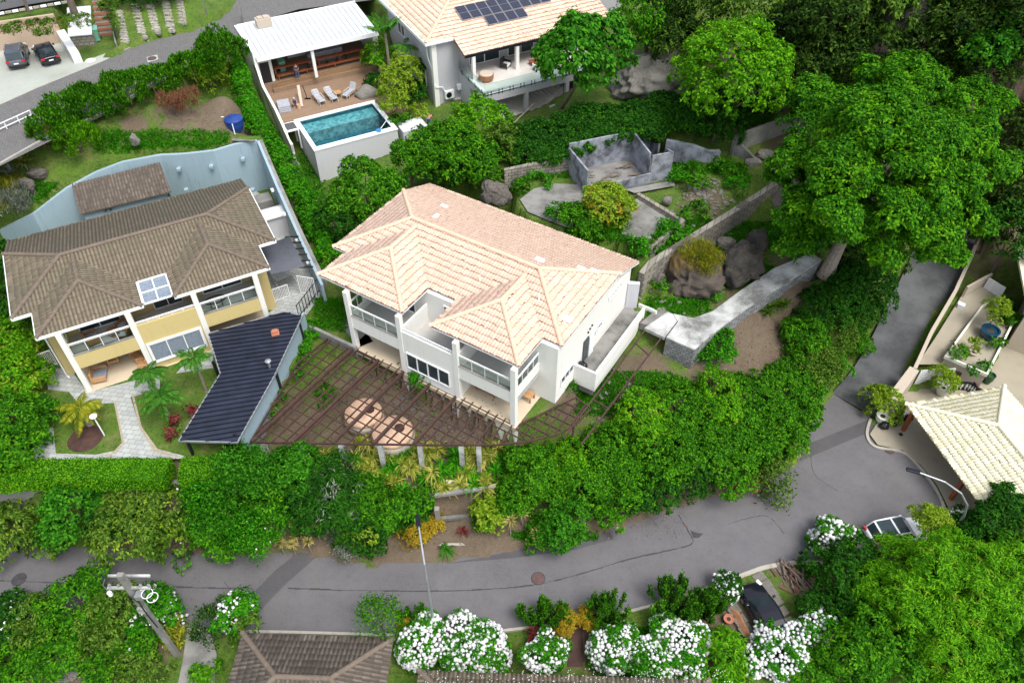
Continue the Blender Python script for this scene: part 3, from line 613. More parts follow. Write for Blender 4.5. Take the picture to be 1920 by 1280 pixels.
# yellow house paving and paths
sheet('paving', [(88,692,6),(130,690,6),(165,735,6),(258,712,6),(300,700,6),(300,730,6),(245,745,6),(262,800,6),(290,840,6),(360,858,6),(330,860,6),(200,860,6),(62,862,6),(60,810,6),(100,800,6),(105,850,6),(180,852,6),(215,845,6),(230,830,6),(215,755,6),(150,760,6),(130,735,6),(90,730,6)], M['pavers'], .016)
sheet('paving', [(500,590,6),(540,560,6),(570,560,6),(572,600,6),(560,640,6),(420,600,6),(400,640,6),(400,690,6),(330,700,6),(385,640,6)], M['pavers'], .016)
sheet('service_yard', [(500,372,6),(606,520,6),(598,560,6),(575,590,6),(500,580,6),(515,560,6),(480,450,6),(440,330,6)], M['pavers'], .012)
sheet('path_border', [(213,752,6),(217,751,6),(234,832,6),(222,846,6),(206,856,6),(196,856,6),(214,845,6),(229,830,6)], M['pavers_tan'], .022)
sheet('path_border', [(248,745,6),(252,744,6),(266,800,6),(296,842,6),(340,856,6),(332,858,6),(288,846,6),(262,803,6)], M['pavers_tan'], .022)
# white house surroundings
sheet('side_path', [(640,610,6),(656,588,6),(700,640,6),(672,652,6)], M['concrete'], .02)
sheet('court_slab', [(975,375,9.3),(1000,355,9.3),(1040,345,9.3),(1085,347,9.3),(1110,362,9.3),(1105,375,9.3),(1075,395,9.3),(1075,432,9.3),(1030,415,9.3),(990,398,9.3)], M['concrete'], .05)
sheet('court_slab', [(1165,440,9.2),(1180,405,9.2),(1195,368,9.2),(1262,410,9.2),(1212,455,9.2)], M['concrete'], .08)
sheet('court_slab', [(1172,355,9.5),(1262,338,9.5),(1266,348,9.5),(1190,362,9.5)], M['concrete'], .0)
sheet('gravel_track', [(1455,335,9.9),(1500,330,9.6),(1510,380,9),(1470,400,9),(1450,370,9.5)], M['rock'], .05, drape=True)
# grass parking with stepping strips, top left
def steppers(ax, ay, bx, by, n, w_=.75, d_=.42, mat='slabs', name='stepping_stone'):
    g0 = 'paving stones in the sloping grass strips'
    mb = MB()
    for i in range(n):
        q = G(ax+(bx-ax)*i/(n-1), ay+(by-ay)*i/(n-1)); a = random.uniform(-.15, .15)
        c, s = math.cos(R(-10)+a), math.sin(R(-10)+a); pp = [(-w_/2, -d_/2), (w_/2, -d_/2), (w_/2, d_/2), (-w_/2, d_/2)]
        mb.prism([(q.x+x*c-y*s, q.y+x*s+y*c) for x, y in pp], q.z-.15, q.z+.05)
    return tag(mb.build(name, M[mat]), kind='structure')
steppers(223,25,237,85,19,name='paving_strip'); steppers(254,12,270,75,20,name='paving_strip'); steppers(282,12,296,68,19,name='paving_strip'); steppers(312,8,322,62,18,name='paving_strip'); steppers(336,4,344,50,16,name='paving_strip')
# slabs under the black car
for (x0, y0) in ((1424,1082),(1436,1097),(1446,1112),(1455,1128),(1466,1147),(1478,1168),(1376,1143),(1388,1163),(1398,1180)):
    q = P(x0, y0, -.02); c, s = math.cos(R(-62)), math.sin(R(-62))
    tag(MB().prism([(q.x+x*c-y*s, q.y+x*s+y*c) for x, y in ((-.3,-.42),(.3,-.42),(.3,.42),(-.3,.42))], -.4, .06).build('parking_slab', M['rock_light']), kind='structure')
sheet('front_walk', [(352,1184,-.1),(395,1186,-.1),(408,1230,-.3),(405,1300,-.5),(335,1300,-.5),(345,1240,-.3)], M['concrete'], .12, drape=True)
sheet('brick_walk', [(1070,1172,-.2),(1092,1172,-.2),(1094,1250,-.5),(1064,1250,-.5)], M['rust'], .08, drape=True)
# right hand property: yard levels
sheet('yard_paving', [(1640,800,.06),(1700,722,.06),(1745,726,.06),(1800,715,.06),(1845,640,.06),(1920,560,.06),(2060,600,.06),(2060,1100,.06),(1790,1040,.06),(1786,1000,.06),(1776,950,.06),(1756,910,.06),(1725,872,.06),(1692,845,.06),(1645,835,.06),(1630,815,.06)], M['patio'], .10)
sheet('yard_paving', [(1716,690,1.0),(1750,640,1.4),(1800,560,2.0),(1830,530,2.2),(1850,520,2.3),(1870,555,2.1),(1800,668,1.2),(1778,690,1.0)], M['patio'], .45)

# ---------------------------------------------------------------- garden walls
def wallobj(name, pts, tops, bots, t_, mat, label, cat='wall', group=None, parent=None):
    """pts: photo points of the wall top at heights tops; bots: heights of its foot"""
    w_ = [P(p[0], p[1], z) for p, z in zip(pts, tops)]
    mb = MB(); mb.wall([(q.x, q.y) for q in w_], list(bots), list(tops), t_)
    o = mb.build(name, M[mat], parent); return tag(o, label, cat, group)
b = wallobj('retaining_wall', [(0,430),(62,400),(125,352),(180,322),(230,303),(300,290),(345,288),(400,282),(440,270),(482,263)], [7.5,9.6,10.5,10.8,11,11.1,11.1,11.2,11.2,11.1], [5.8]*10, .3, 'blue', 'curved light blue retaining wall under the rear lawn of the yellow house')
wallobj('boundary_wall', [(484,264),(520,350),(560,440),(600,525),(604,534)], [11.1,9.8,8.6,7.9,7.8], [5.8]*5, .22, 'blue', 'light blue boundary wall running down beside the leafy hedge strip')
wallobj('wall_coping', [(488,262),(524,346),(564,436),(606,522)], [11.1,9.8,8.6,7.9], [9.8,8.6,7.4,6.9], .34, 'concrete', 'narrow weathered concrete strip along the outside of the blue boundary wall')
for k, (x_, y_, z_) in enumerate(((336,316,9.8),(397,311,9.8),(456,297,9.8),(350,355,7.9),(474,355,7.9),(77,405,7.5))):
    q = P(x_, y_, z_); e = MB().box(-.17,-.32,-.14,.17,.1,.14).build('drain_box', M['blue'], None, q, R(8), bevel=.02)
    tag(e, ['left one of the upper pale drain boxes on the blue wall','middle one of the upper pale drain boxes on the blue wall','right one of the upper pale drain boxes on the blue wall','lower pale drain box just above the lean-to roof end','lower pale drain box above the ridge end of the brown roof','pale drain box at the far left foot of the blue wall'][k], 'drain box', 'small pale blue boxes on the blue retaining wall')
for k, (x_, y_, z_) in enumerate(((511,357,9.4),(533,402,9),(557,452,8.0),(577,492,7.8))):
    q = P(x_, y_, z_); e = MB().box(-.2,-.12,-.12,.1,.12,.12).build('wall_lamp', M['trim'], None, q, R(-60), bevel=.02)
    tag(e, 'small white lamp on the blue boundary wall, number %s from its upper end' % ['one','two','three','four'][k], 'wall lamp', 'white lamps along the blue boundary wall')
wallobj('garden_wall', [(568,604),(632,634),(668,650)], [6.35]*3, [3.2]*3, .25, 'concrete', 'low mouldy concrete wall between the small lawn and the pergola')
wallobj('stone_wall', [(1203,512),(1222,490),(1300,441),(1370,398),(1457,341)], [9.4,9.5,9.6,9.8,10.1], [6.2,6.4,6.6,7,7.4], .5, 'stonewall', 'long rough masonry retaining wall above the boulder garden')
wallobj('gate_pier', [(1178,529),(1200,531)], [9.2,9.2], [6.2,6.2], .35, 'greyw', 'tall grey pier between the white house and the masonry wall')
wallobj('low_wall', [(1196,362),(1278,411),(1282,414)], [9.7,9.8,9.8], [8.4]*3, .35, 'stonewall', 'low broken wall around the small court behind the white house')
wallobj('low_wall', [(1282,412),(1218,464)], [9.8,9.6], [8.4]*2, .3, 'stonewall', 'low wall closing the small court toward the masonry wall')
wallobj('terrace_wall', [(945,318),(1000,306),(1062,294),(1085,292)], [10.5,10.7,10.9,10.9], [8.6]*4, .35, 'stonewall', 'stained block wall left of the roofless grey ruin')
wallobj('bank_wall', [(1250,262),(1300,272),(1330,283),(1350,282)], [11.6,11.5,11.3,11.2], [9.6]*4, .4, 'ash_wall', 'overgrown grey wall right of the roofless ruin under the hedge')
wallobj('culvert_wall', [(1378,255),(1420,240),(1470,222),(1540,196)], [12.2,12.4,12.6,13], [9.4]*4, .35, 'concrete', 'grey concrete wall half hidden at the edge of the big tree')
wallobj('culvert_wall', [(1378,255),(1398,278),(1418,298)], [12.1,11.2,10.6], [9.0]*3, .3, 'concrete', 'sloping grey wing wall below the concrete wall by the big tree')
wallobj('low_wall', [(820,900),(880,906),(930,912)], [2.7]*3, [-.1]*3, .3, 'cream', 'cream garden wall between concrete posts under the strap leaved plants')
tag(MB().bar(P(700,945,2.3), P(930,912,3.0), .25, .25).build('concrete_beam', M['concrete']), 'upper weathered concrete beam across the garden wall by the street', 'beam')
tag(MB().bar(P(805,975,.9), P(900,965,.9), .25, .3).build('concrete_beam', M['concrete']), 'lower concrete beam at the foot of the garden wall by the street', 'beam')
for k, (x_, y_) in enumerate(((737,985),(823,985),(900,948))):
    q = P(x_, y_, .4); tag(MB().box(-.16,-.16,-.6,.16,.16,2.2).build('concrete_post', M['concrete'], None, q), ['concrete post at the left end of the garden wall by the street','concrete post in the middle of the garden wall by the street','concrete post at the right end of the garden wall by the street'][k], 'post', 'concrete posts of the wall by the street')
wallobj('plinth_wall', [(-60,912),(150,905),(320,902),(372,908)], [5.0]*4, [1.5]*4, .3, 'concrete', 'dark mouldy retaining wall along the foot of the clipped hedges')
# whitewashed ramp beside the boulder garden
ra = [(1190,598,6.8),(1214,576,6.85),(1262,590,6.85),(1300,598,6.85),(1336,585,6.95),(1386,548,7.2),(1450,505,7.7),(1518,477,8.1)]
rb = [(1212,620,6.8),(1240,648,6.85),(1280,640,6.85),(1300,652,6.85),(1330,632,6.95),(1400,580,7.2),(1470,535,7.7),(1541,488,8.1)]
rb[2] = (1301,656,6.85); rb[3] = (1303,656,6.86)
mb = MB(); A_ = [P(*q) for q in ra]; B_ = [P(*q) for q in rb]
for i in range(2, len(A_)-1):
    mb.prism([A_[i], B_[i], B_[i+1], A_[i+1]], [1.5]*4, [A_[i].z, B_[i].z, B_[i+1].z, A_[i+1].z])
_t = [P(1277,597,6.85), P(1249,634,6.85), P(1301,657,6.85)]
mb.prism(_t, 1.5, 6.85)
# solid stone base as one body, the top slab as its child
rampT = empty('ramp', P(1300,656,5), 0, 'long whitewashed concrete ramp on a mouldy stone block base', 'ramp')
def wchild(mbx, name, mat, par, **k):
    o = mbx.build(name, M[mat], par, **k); o.matrix_parent_inverse = Matrix.Translation(-Vector(par.location)) if par.rotation_euler.z == 0 else Matrix(); return o
wchild(mb, 'stone_base', 'stonewall_white', rampT)
mb = MB()
for i in range(2, len(A_)-1):
    up = lambda q, d: q+Vector((0, 0, d))
    mb.prism([up(A_[i],0), B_[i], B_[i+1], A_[i+1]], [A_[i].z+.003, B_[i].z+.003, B_[i+1].z+.003, A_[i+1].z+.003], [A_[i].z+.12, B_[i].z+.12, B_[i+1].z+.12, A_[i+1].z+.12])
mb.prism(_t, 6.853, 6.97)
wchild(mb, 'walkway', 'concrete_white', rampT)
mb = MB().prism([P(1208,616,6.8), P(1252,586,6.8), P(1275,596,6.8), P(1246,634,6.8)], 6.6, 6.9)
tag(mb.build('landing_slab', M['concrete_white']), 'pale concrete slabs bridging the side terrace and the ramp', 'slab')
mb = MB().prism([P(1200,606,6.8), P(1236,577,6.8), P(1254,585,6.8), P(1222,612,6.8)], 6.2, 6.84)
tag(mb.build('landing_slab', M['concrete']), 'grey concrete slab next to the side terrace floor', 'slab')
wallobj('low_kerb', [(1198,569),(1225,580),(1231,584)], [7.1]*3, [6.4]*3, .14, 'white', 'short white kerb between the terrace and the boulder garden', 'kerb')
# grey roofless ruin
o_ = P(1100,363,9.5); ru = empty('ruin', (o_.x, o_.y, 9.3), R(18), 'roofless grey blotched block shed behind the white house', 'ruin')
W_ = .16
def lw(pts, z0, z1, name='wall', mat='ash_wall'): MB().wall(pts, z0, z1, W_).build(name, M[mat], ru)
lw([(0,0),(-.25,3.9)], -.3, 2.5); lw([(-.25,3.9),(5.9,4.1)], -.3, 2.9, 'wall'); lw([(5.9,4.1),(6.0,.6)], -.3, [2.9,2.7], 'partition_wall'); lw([(5.9,4.1),(7.9,4.3)], -.3, 2.9)
lw([(6.0,.2),(8.0,.2)], -.3, 2.7); lw([(7.9,.2),(8.05,1.6)], -.3, [2.7,2.2]); lw([(1.6,-.3),(6.0,.1)], -.3, 1.0, 'front_wall'); lw([(8.0,2.8),(8.05,4.3)], -.3, [2.0, 1.2])
MB().prism([(0,0),(1.6,-.3),(6,0),(8,.2),(8,4.2),(-.2,4)], -.3, .05).build('floor_slab', M['concrete'], ru)
for k in range(9):
    a = Vector((random.uniform(.4,4.8), random.uniform(1.2,3.2), .15+.03*k)); d = Vector((random.uniform(.7,1.2), random.uniform(-.4,.4), random.uniform(0,.2)))
    q = Vector(ru.location)+Matrix.Rotation(R(18),3,'Z')@a; e = Matrix.Rotation(R(18),3,'Z')@d
    tag(MB().bar(q, q+e*random.uniform(.9,1.6), .14, .05).build('loose_plank', M['wood_grey']), 'weathered loose plank on the floor of the roofless ruin', 'plank', 'planks lying inside the roofless ruin')
# ---------------------------------------------------------------- roofs of real tiles
def tile_face(poly, zf, down, pa=.215, pb=.42, lift=.055, hgt=.06, chan_shade=False):
    """poly: convex (u,v) outline; zf(u,v) plane height; down: unit downslope direction in plan"""
    d = np.array(down, float); d /= np.linalg.norm(d); e = np.array([-d[1], d[0]])
    pl = np.array(poly, float); s = pl@e; t_ = pl@(-d)
    s0, s1, t0, t1 = s.min()-pa, s.max()+pa, t_.min(), t_.max()+.1
    ss = np.arange(s0, s1, pa); tt = np.arange(t0, t1, pb)
    prof = np.array([(0, 0), (.03, .6), (.075, 1), (.12, .6), (.15, 0), (pa, 0)]); prof[:, 1] *= hgt
    V, Fc, mi = [], [], []
    SS, TT = np.meshgrid(ss, tt); SS = SS.ravel(); TT = TT.ravel(); n = len(SS)
    j1 = rng.normal(0, .011, n); j2 = rng.normal(0, .026, n)
    rows = []
    for (toff, zl) in ((0, lift), (pb+.03, .0)):
        for k in range(6):
            a = SS+prof[k, 0]; b = TT+toff+j2*(toff == 0)
            X = a*e[0]-b*d[0]; Y = a*e[1]-b*d[1]
            Z = np.array(zf(X, Y))+prof[k, 1]+zl+j1*(toff == 0)
            rows.append(np.stack([X, Y, Z], 1))
    for k in range(6):
        q = rows[k].copy(); q[:, 2] -= prof[k, 1]+lift+.01; rows.append(q)
    V = np.stack(rows, 1).reshape(-1, 3); base = (np.arange(n)*18)[:, None]
    fs = [(k, k+1, k+7, k+6) for k in range(5)]; lips = [(k+12, k+13, k+1, k) for k in range(5)]
    Fa = np.concatenate([base+np.array(f)[None, :] for f in fs+lips], 0)
    me = npmesh('t', V, Fa); nf = n*5
    bm = bmesh.new(); bm.from_mesh(me); bpy.data.meshes.remove(me)
    bm.faces.ensure_lookup_table()
    for i, f in enumerate(bm.faces): f.material_index = 1 if (i >= nf or (chan_shade and i >= n*4)) else 0  # darker faces paint the shade under tile ends and between ribs
    m = len(poly); area = sum(poly[i][0]*poly[(i+1) % m][1]-poly[(i+1) % m][0]*poly[i][1] for i in range(m)); sg = 1 if area > 0 else -1
    for i in range(m):
        a, b = poly[i], poly[(i+1) % m]; nn = Vector((b[1]-a[1], -(b[0]-a[0]), 0))*sg
        bmesh.ops.bisect_plane(bm, geom=bm.verts[:]+bm.edges[:]+bm.faces[:], plane_co=(a[0], a[1], 0), plane_no=nn, clear_outer=True)
    # deck under the tiles
    vs_ = [bm.verts.new((p[0], p[1], float(zf(p[0], p[1]))-.02)) for p in poly]
    f = bm.faces.new(vs_); f.material_index = 1
    return bm
STYLE = {'tile_brown': dict(pa=.26, pb=.45, lift=.02, hgt=.06, chan_shade=True), 'tile_dark': dict(pa=.26, pb=.45, lift=.03, hgt=.085, chan_shade=True), 'tile_pink': dict(pa=.23, pb=.46, lift=.06, hgt=.05), 'tile_pink2': dict(pa=.23, pb=.5, lift=.06, hgt=.05), 'tile_lemon': dict(pa=.23, pb=.45, lift=.05, hgt=.05)}
def roof(faces, name, mat, parent, capmat, ridges, lipcol, thick=.14, trim=None):
    big = bmesh.new()
    for poly, zf, down in faces:
        b_ = tile_face(poly, zf, down, **STYLE[mat]); me = bpy.data.meshes.new('x'); b_.to_mesh(me); b_.free(); big.from_mesh(me); bpy.data.meshes.remove(me)
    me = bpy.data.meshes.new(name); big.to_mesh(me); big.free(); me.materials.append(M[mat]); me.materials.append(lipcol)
    o = link_mesh(name, me, None, parent)
    for a, b in ridges: ridge_cap(a, b, capmat, o)
    return o
def ridge_cap(a, b, mat, parent, r_=.17, seg=.40):
    a, b = Vector(a), Vector(b); L = (b-a).length; n = max(2, int(L/seg)); d = (b-a)/L; x = d.cross(Vector((0, 0, 1))).normalized(); y = x.cross(d)
    mb = MB()
    for i in range(n):
        p0 = a+d*(L*i/n); p1 = a+d*(L*(i+1)/n+.05); base = len(mb.v)
        for p, rr in ((p0, r_*1.0), (p1, r_*.86), (p0, r_*.7)):
            for k in range(7):
                an = math.pi*k/6; mb.v.append(tuple(p+x*math.cos(an)*rr+y*(math.sin(an)*rr+.045)))
        for k in range(6):
            mb.f.append((base+k, base+k+1, base+8+k, base+7+k)); mb.f.append((base+14+k, base+15+k, base+k+1, base+k))
    return mb.build('ridge_cap', M[mat], parent)
lipP = plain('shaded_clay_gap', (.17, .08, .055), .9); lipB = plain('shaded_brown_clay', (.095, .075, .052), .9); lipL = plain('shaded_lemon_clay', (.42, .36, .2), .9)  # darkened clay that paints tile gap shade, and channel shade on brown roofs
def hip_roof(par, mat, cap, lip, uL, uR, vr, vb, ve, zE, p, wings, name='roof', side_p=None):
    d = (vb-vr)/2; RL, RR = (uL+d, vr+d), (uR-d, vr+d); zr = zE+p*d
    zF = lambda u, v: zE+p*(v-vr); zB = lambda u, v: zE+p*(vb-v); zL = lambda u, v: zE+p*(u-uL); zR = lambda u, v: zE+p*(uR-u)
    faces = []; rid = []
    # main front slope is cut where the wings take over
    faces.append(([(uL, vr), (uR, vr), RR, RL], zF, (0, -1)))
    faces.append(([(uR, ve), (uL, ve), (uL, vb), RL, RR, (uR, vb)], zB, (0, 1)))
    faces.append(([(uL, vr), RL, (uL, vb)], zL, (-1, 0))); faces.append(([(uR, vr), (uR, vb), RR], zR, (1, 0)))
    rid += [((*RL, zr), (*RR, zr)), ((uL, vr, zE), (*RL, zr)), ((uR, vr, zE), (*RR, zr)), ((uL, vb, zE), (*RL, zr)), ((uR, vb, zE), (*RR, zr))]
    for u0, u1, vf in wings:
        h = (u1-u0)/2; uc = (u0+u1)/2; zw = zE+p*h
        A, J = (uc, vf+h), (uc, vr+h)
        faces.append(([(u0, vf), (u1, vf), A], (lambda u, v, vf=vf: zE+p*(v-vf)), (0, -1)))
        faces.append(([(u0, vf), A, J, (u0, vr)], (lambda u, v, u0=u0: zE+p*(u-u0)), (-1, 0)))
        faces.append(([(u1, vf), (u1, vr), J, A], (lambda u, v, u1=u1: zE+p*(u1-u)), (1, 0)))
        rid += [((u0, vf, zE), (*A, zw)), ((u1, vf, zE), (*A, zw)), ((*A, zw), (*J, zw))]
    o = roof(faces, name, mat, par, cap, rid, lip)
    # soffit
    mb = MB(); e = .001
    mb.prism([(uL, vr), (uR, vr), (uR, vb), (uL, vb)], zE-.16, zE-.05)
    for u0, u1, vf in wings: mb.prism([(u0, vf), (u1, vf), (u1, vr-.003), (u0, vr-.003)], zE-.16, zE-.05)
    zb_ = zE+p*(vb-ve)
    mb.prism([(uL, vb+.003), (uR, vb+.003), (uR, ve), (uL, ve)], [zE-.16, zE-.16, zb_-.16, zb_-.16], [zE-.05, zE-.05, zb_-.05, zb_-.05])
    mb.build('eaves', M['trim'], o)
    return o
def gutter(par, pts, zE, t_=.06):
    mb = MB(); mb.wall(pts, zE-.17, zE+.06, t_); return mb.build('gutter', M['trim'], par)
def window(par, a, b, z0, z1, n=4, mat='glass_dark', depth=.05, out=(0, -1), rows=1, name='window'):
    """framed window between plan points a and b on a wall whose outer side is `out`"""
    a, b = Vector(a), Vector(b); o = Vector(out)*depth; L = (b-a); f = MB(); th = .07
    v3 = lambda p, z: (p.x, p.y, z)
    up = (out[0], out[1], 0)
    for z in (z0, z1): f.bar(v3(a+o, z), v3(b+o, z), .09, th, (0, 0, 1))
    for k in range(n+1):
        p = a+L*k/n+o; f.bar(v3(p, z0), v3(p, z1), th, .08, up)
    for r_ in range(1, rows): z = z0+(z1-z0)*r_/rows; f.bar(v3(a+o, z), v3(b+o, z), .07, .05, (0, 0, 1))
    fr = f.build(name, M['trim'], par)
    g = MB(); q0 = a+o*.35; q1 = b+o*.35; g.add([v3(q0, z0), v3(q1, z0), v3(q1, z1), v3(q0, z1)], [(0, 1, 2, 3)]); g.build('pane', M[mat], fr)
    return fr
def railing(par, a, b, z0, h=1.0, n=4, glass=True, name='railing', mat='trim'):
    a, b = Vector(a), Vector(b); f = MB(); v3 = lambda p, z: (p.x, p.y, z)
    f.bar(v3(a, z0+h), v3(b, z0+h), .07, .06); f.bar(v3(a, z0+h-.12), v3(b, z0+h-.12), .04, .03)
    for k in range(n+1):
        p = a+(b-a)*k/n; f.bar(v3(p, z0), v3(p, z0+h), .045, .045)
    fr = f.build(name, M[mat], par)
    if glass:
        MB().add([v3(a, z0+.06), v3(b, z0+.06), v3(b, z0+h-.14), v3(a, z0+h-.14)], [(0,1,2,3)]).build('glass_panel', M['glass'], fr)
    return fr

def two_storey(par, wallm, uL, uR, cols, vr, vb, z0, zE, slabz, out_l, right_wall=True, mirror=False, midwin=(4.95, 8.85)):
    """common body of the two sister houses: four columns, porches in the outer bays, closed middle bay"""
    zt = zE-.2; wm = M[wallm]
    c0, c1, c2, c3 = cols; pb, pt = slabz  # parapet bottom and top
    # body box with porch recesses: built from separate walls
    MB().box(out_l, vr, z0-.5, uR, min(vb, 12.0), zt).build('body', wm, par)
    for i, c in enumerate(cols):
        MB().box(c-.19, -.19, z0-2.5, c+.19, .19, zE-.05).build('column', M['white'], par, bevel=.01)
    MB().box(c0-.18, -.12, pb-.45, c3+.18, vr-.003, pb+.05).build('upper_floor', M['floor_grey'], par)
    MB().box(c0+.19, -.14, pb-.5, c1-.19, .05, pt).build('parapet', wm, par); MB().box(c2+.19, -.14, pb-.5, c3-.19, .05, pt).build('parapet', wm, par)
    MB().box(c1+.19, -.14, z0-.4, c2-.19, .06, pt+.85).build('middle_wall', wm, par)
    MB().box(c0-.12, .22, pb-.5, c0+.02, vr-.006, pt).build('side_parapet', wm, par); MB().box(c3-.02, .22, pb-.5, c3+.12, vr-.006, pt).build('side_parapet', wm, par)
    # ground floor side walls of the middle room
    MB().box(c1-.08, .07, z0-.3, c1+.1, vr-.01, pb-.46).build('inner_wall', wm, par); MB().box(c2-.1, .07, z0-.3, c2+.08, vr-.01, pb-.46).build('inner_wall', wm, par)
    MB().box(c1-.07, .2, pb+.05, c1+.07, vr-.01, pt+.9).build('divider', wm, par); MB().box(c2-.07, .2, pb+.05, c2+.07, vr-.01, pt+.9).build('divider', wm, par)
    MB().box(c0-.3, -.3, z0-.35, c3+.3, vr-.02, z0+.02).build('porch_floor', M['floor_beige'], par)
    MB().box(c0+.19, -.17, pt+.001, c1-.19, .10, pt+.04).build('coping', M['concrete'], par); MB().box(c2+.19, -.17, pt+.001, c3-.19, .10, pt+.04).build('coping', M['concrete'], par)
    railing(par, (c0+.2, -.02), (c1-.2, -.02), pt+.04, .98, 4); railing(par, (c2+.2, -.02), (c3-.2, -.02), pt+.04, .98, 4)
    railing(par, (c1+.2, -.02), (c2-.2, -.02), pt+.86, .22, 5, False)
    railing(par, (c3+.05, .25), (c3+.05, vr-.05), pt+.02, .98, 4); railing(par, (c0-.05, .25), (c0-.05, vr-.05), pt+.02, .98, 4)
    # openings on the recessed wall
    o = (0, -1)
    window(par, (c0+.8, vr), (c0+3.6, vr), z0+.1, z0+2.3, 2, out=o, name='sliding_door'); window(par, (c2+.7, vr), (c2+3.6, vr), z0+.1, z0+2.3, 2, out=o, name='sliding_door')
    window(par, (c0+.8, vr), (c0+3.6, vr), pb+.1, pb+2.3, 2, out=o, name='sliding_door'); window(par, (c2+.7, vr), (c2+3.6, vr), pb+.1, pb+2.3, 2, out=o, name='sliding_door')
    window(par, (c1+1.6, vr), (c1+3.6, vr), pb+.1, pb+2.2, 2, out=o, name='sliding_door')

# ---- white house ----
oW = P(669, 650, 6); WA = R(-32)
def WL(u, v, z): return Vector((oW.x+u*math.cos(WA)-v*math.sin(WA), oW.y+u*math.sin(WA)+v*math.cos(WA), z))
wh = empty('white_house', (oW.x, oW.y, 0), WA, 'two storey white house with a pale terracotta hip roof and open corner porches', 'house')
two_storey(wh, 'white', 0, 15.6, (0, 4.7, 9.5, 14.1), 3.1, 13.6, 6, 11.7, (8.75, 9.45), .9)
window(wh, (5.12, -.14), (8.85, -.14), 6.85, 8.35, 4, depth=.05)
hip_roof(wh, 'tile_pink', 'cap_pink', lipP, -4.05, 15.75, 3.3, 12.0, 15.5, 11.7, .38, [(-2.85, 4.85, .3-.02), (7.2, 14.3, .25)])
# left rear wing under the roof
MB().box(-2.6, 3.9, 5.5, .89, 11.9, 11.5).build('body_wing', M['cream'], wh)
MB().box(-1.4, 12.01, 6.5, 15.59, 14.4, 10.4).build('rear_wall', M['white'], wh)
MB().box(12.6, -.2, 2.6, 14.28, 3.05, 5.6).build('basement_wall', M['cream'], wh)
MB().box(5.0, .0, 2.6, 12.59, 3.05, 5.6).build('basement_wall', M['cream'], wh)
MB().box(14.3, 3.15, 2.6, 15.57, 13.0, 5.48).build('basement_wall', M['cream'], wh)
# side terrace
MB().box(15.61, 5.9, 6.2, 17.3, 15.2, 6.72).build('side_terrace', M['concrete'], wh)
p = MB(); p.box(17.18, 5.78, 5.75, 17.36, 13.9, 7.62); p.box(15.61, 5.78, 5.75, 17.17, 5.95, 7.62); p.build('terrace_parapet', M['white'], wh)
MB().box(15.6, 5.97, 5.0, 17.1, 9.2, 6.19).build('terrace_beam', M['concrete'], wh)
MB().box(15.58, 6.3, 3.5, 15.66, 7.2, 5.5).build('basement_door', M['black'], wh)
o_ = (1, 0)
window(wh, (15.6, 3.75), (15.6, 5.5), 7.3, 8.1, 3, out=o_)
window(wh, (15.6, 9.1), (15.6, 9.8), 8.3, 8.8, 1, out=o_)
window(wh, (15.6, 10.6), (15.6, 12.6), 10.1, 10.45, 5, out=o_)
window(wh, (15.6, 7.9), (15.6, 8.8), 8.0, 8.6, 2, out=o_)
dr = MB().box(15.6, 6.95, 6.74, 15.68, 7.7, 8.9).build('side_door', M['glass_dark'], wh)
MB().box(15.69, 7.72, 6.74, 15.75, 8.45, 8.85).build('open_leaf', M['trim'], dr)
for (v_, z_) in ((7.5, 9.35), (7.75, 9.5), (8.05, 9.6)): MB().box(15.6, v_, z_, 15.7, v_+.1, z_+.12).build('lamp', M['black'], wh)
# white patches and a little aerial on the roof
for k, (u_, v_, w1, w2) in enumerate(((10.7, 8.9, .7, .4), (13.4, 10.2, .6, .3), (14.3, 10.6, .7, .35), (14.9, 5.4, .8, .5), (1.2, 9.4, .3, .6), (.2, 11.8, .6, .3))):
    zz = 11.7+.38*min(v_-3.3, 12-v_, 15.75-u_, u_+4.05)+.13
    MB().box(u_-w1/2, v_-w2/2, zz-.1, u_+w1/2, v_+w2/2, zz+.03).build('white_patch', M['trim'], wh)
for (u_, v_) in ((8.0, 5.2), (12.6, 5.6)):
    zz = 11.7+.38*(min(v_-3.3, 15.75-u_)); MB().tube([(u_, v_, zz), (u_, v_, zz+.55)], .06).build('vent_pipe', M['trim'], wh)
# water stack/left wall box
# porch furniture (things of their own)
def wobj(mb, name, mat, u, v, z, rz, label, cat, group=None, **k):
    return tag(mb.build(name, M[mat], None, WL(u, v, z), WA+rz, **k), label, cat, group)
def bench(loc, rz, label, L=1.6, W=.75, Hh=.5, mat='wood_light'):
    e = empty('bench', loc, rz, label, 'bench')
    MB().box(-L/2, -W/2, Hh-.06, L/2, W/2, Hh).build('seat', M[mat], e, bevel=.01)
    for sx in (-1, 1):
        for sy in (-1, 1): MB().box(sx*(L/2-.06)-.04, sy*(W/2-.06)-.04, 0, sx*(L/2-.06)+.04, sy*(W/2-.06)+.04, Hh-.061).build('leg', M['wood'], e)
    return e
bench(WL(13.3, 2.45, 6.02), WA, 'light wooden bench against the wall of the right porch', 1.7, .7, .55)
e = empty('bed', WL(10.9, 2.1, 6.02), WA, 'wooden daybed with a patterned grey mattress on the right porch', 'daybed')
MB().box(-.85, -.95, .25, .85, .95, .32).build('frame', M['wood'], e); MB().box(-.78, -.9, .321, .78, .9, .5).build('mattress', M['cloth_pattern'], e, bevel=.04)
MB().box(-.92, -.95, .1, -.86, .95, .75).build('headboard', M['wood_light'], e)
for sx in (-.8, .75):
    for sy in (-.9, .85): MB().box(sx, sy, 0, sx+.07, sy+.07, .249).build('leg', M['wood'], e)
e = empty('wooden_chair', WL(4.05, 1.0, 6.02), WA+R(180), 'wooden lounge chair with white cushion beside the second column', 'chair')
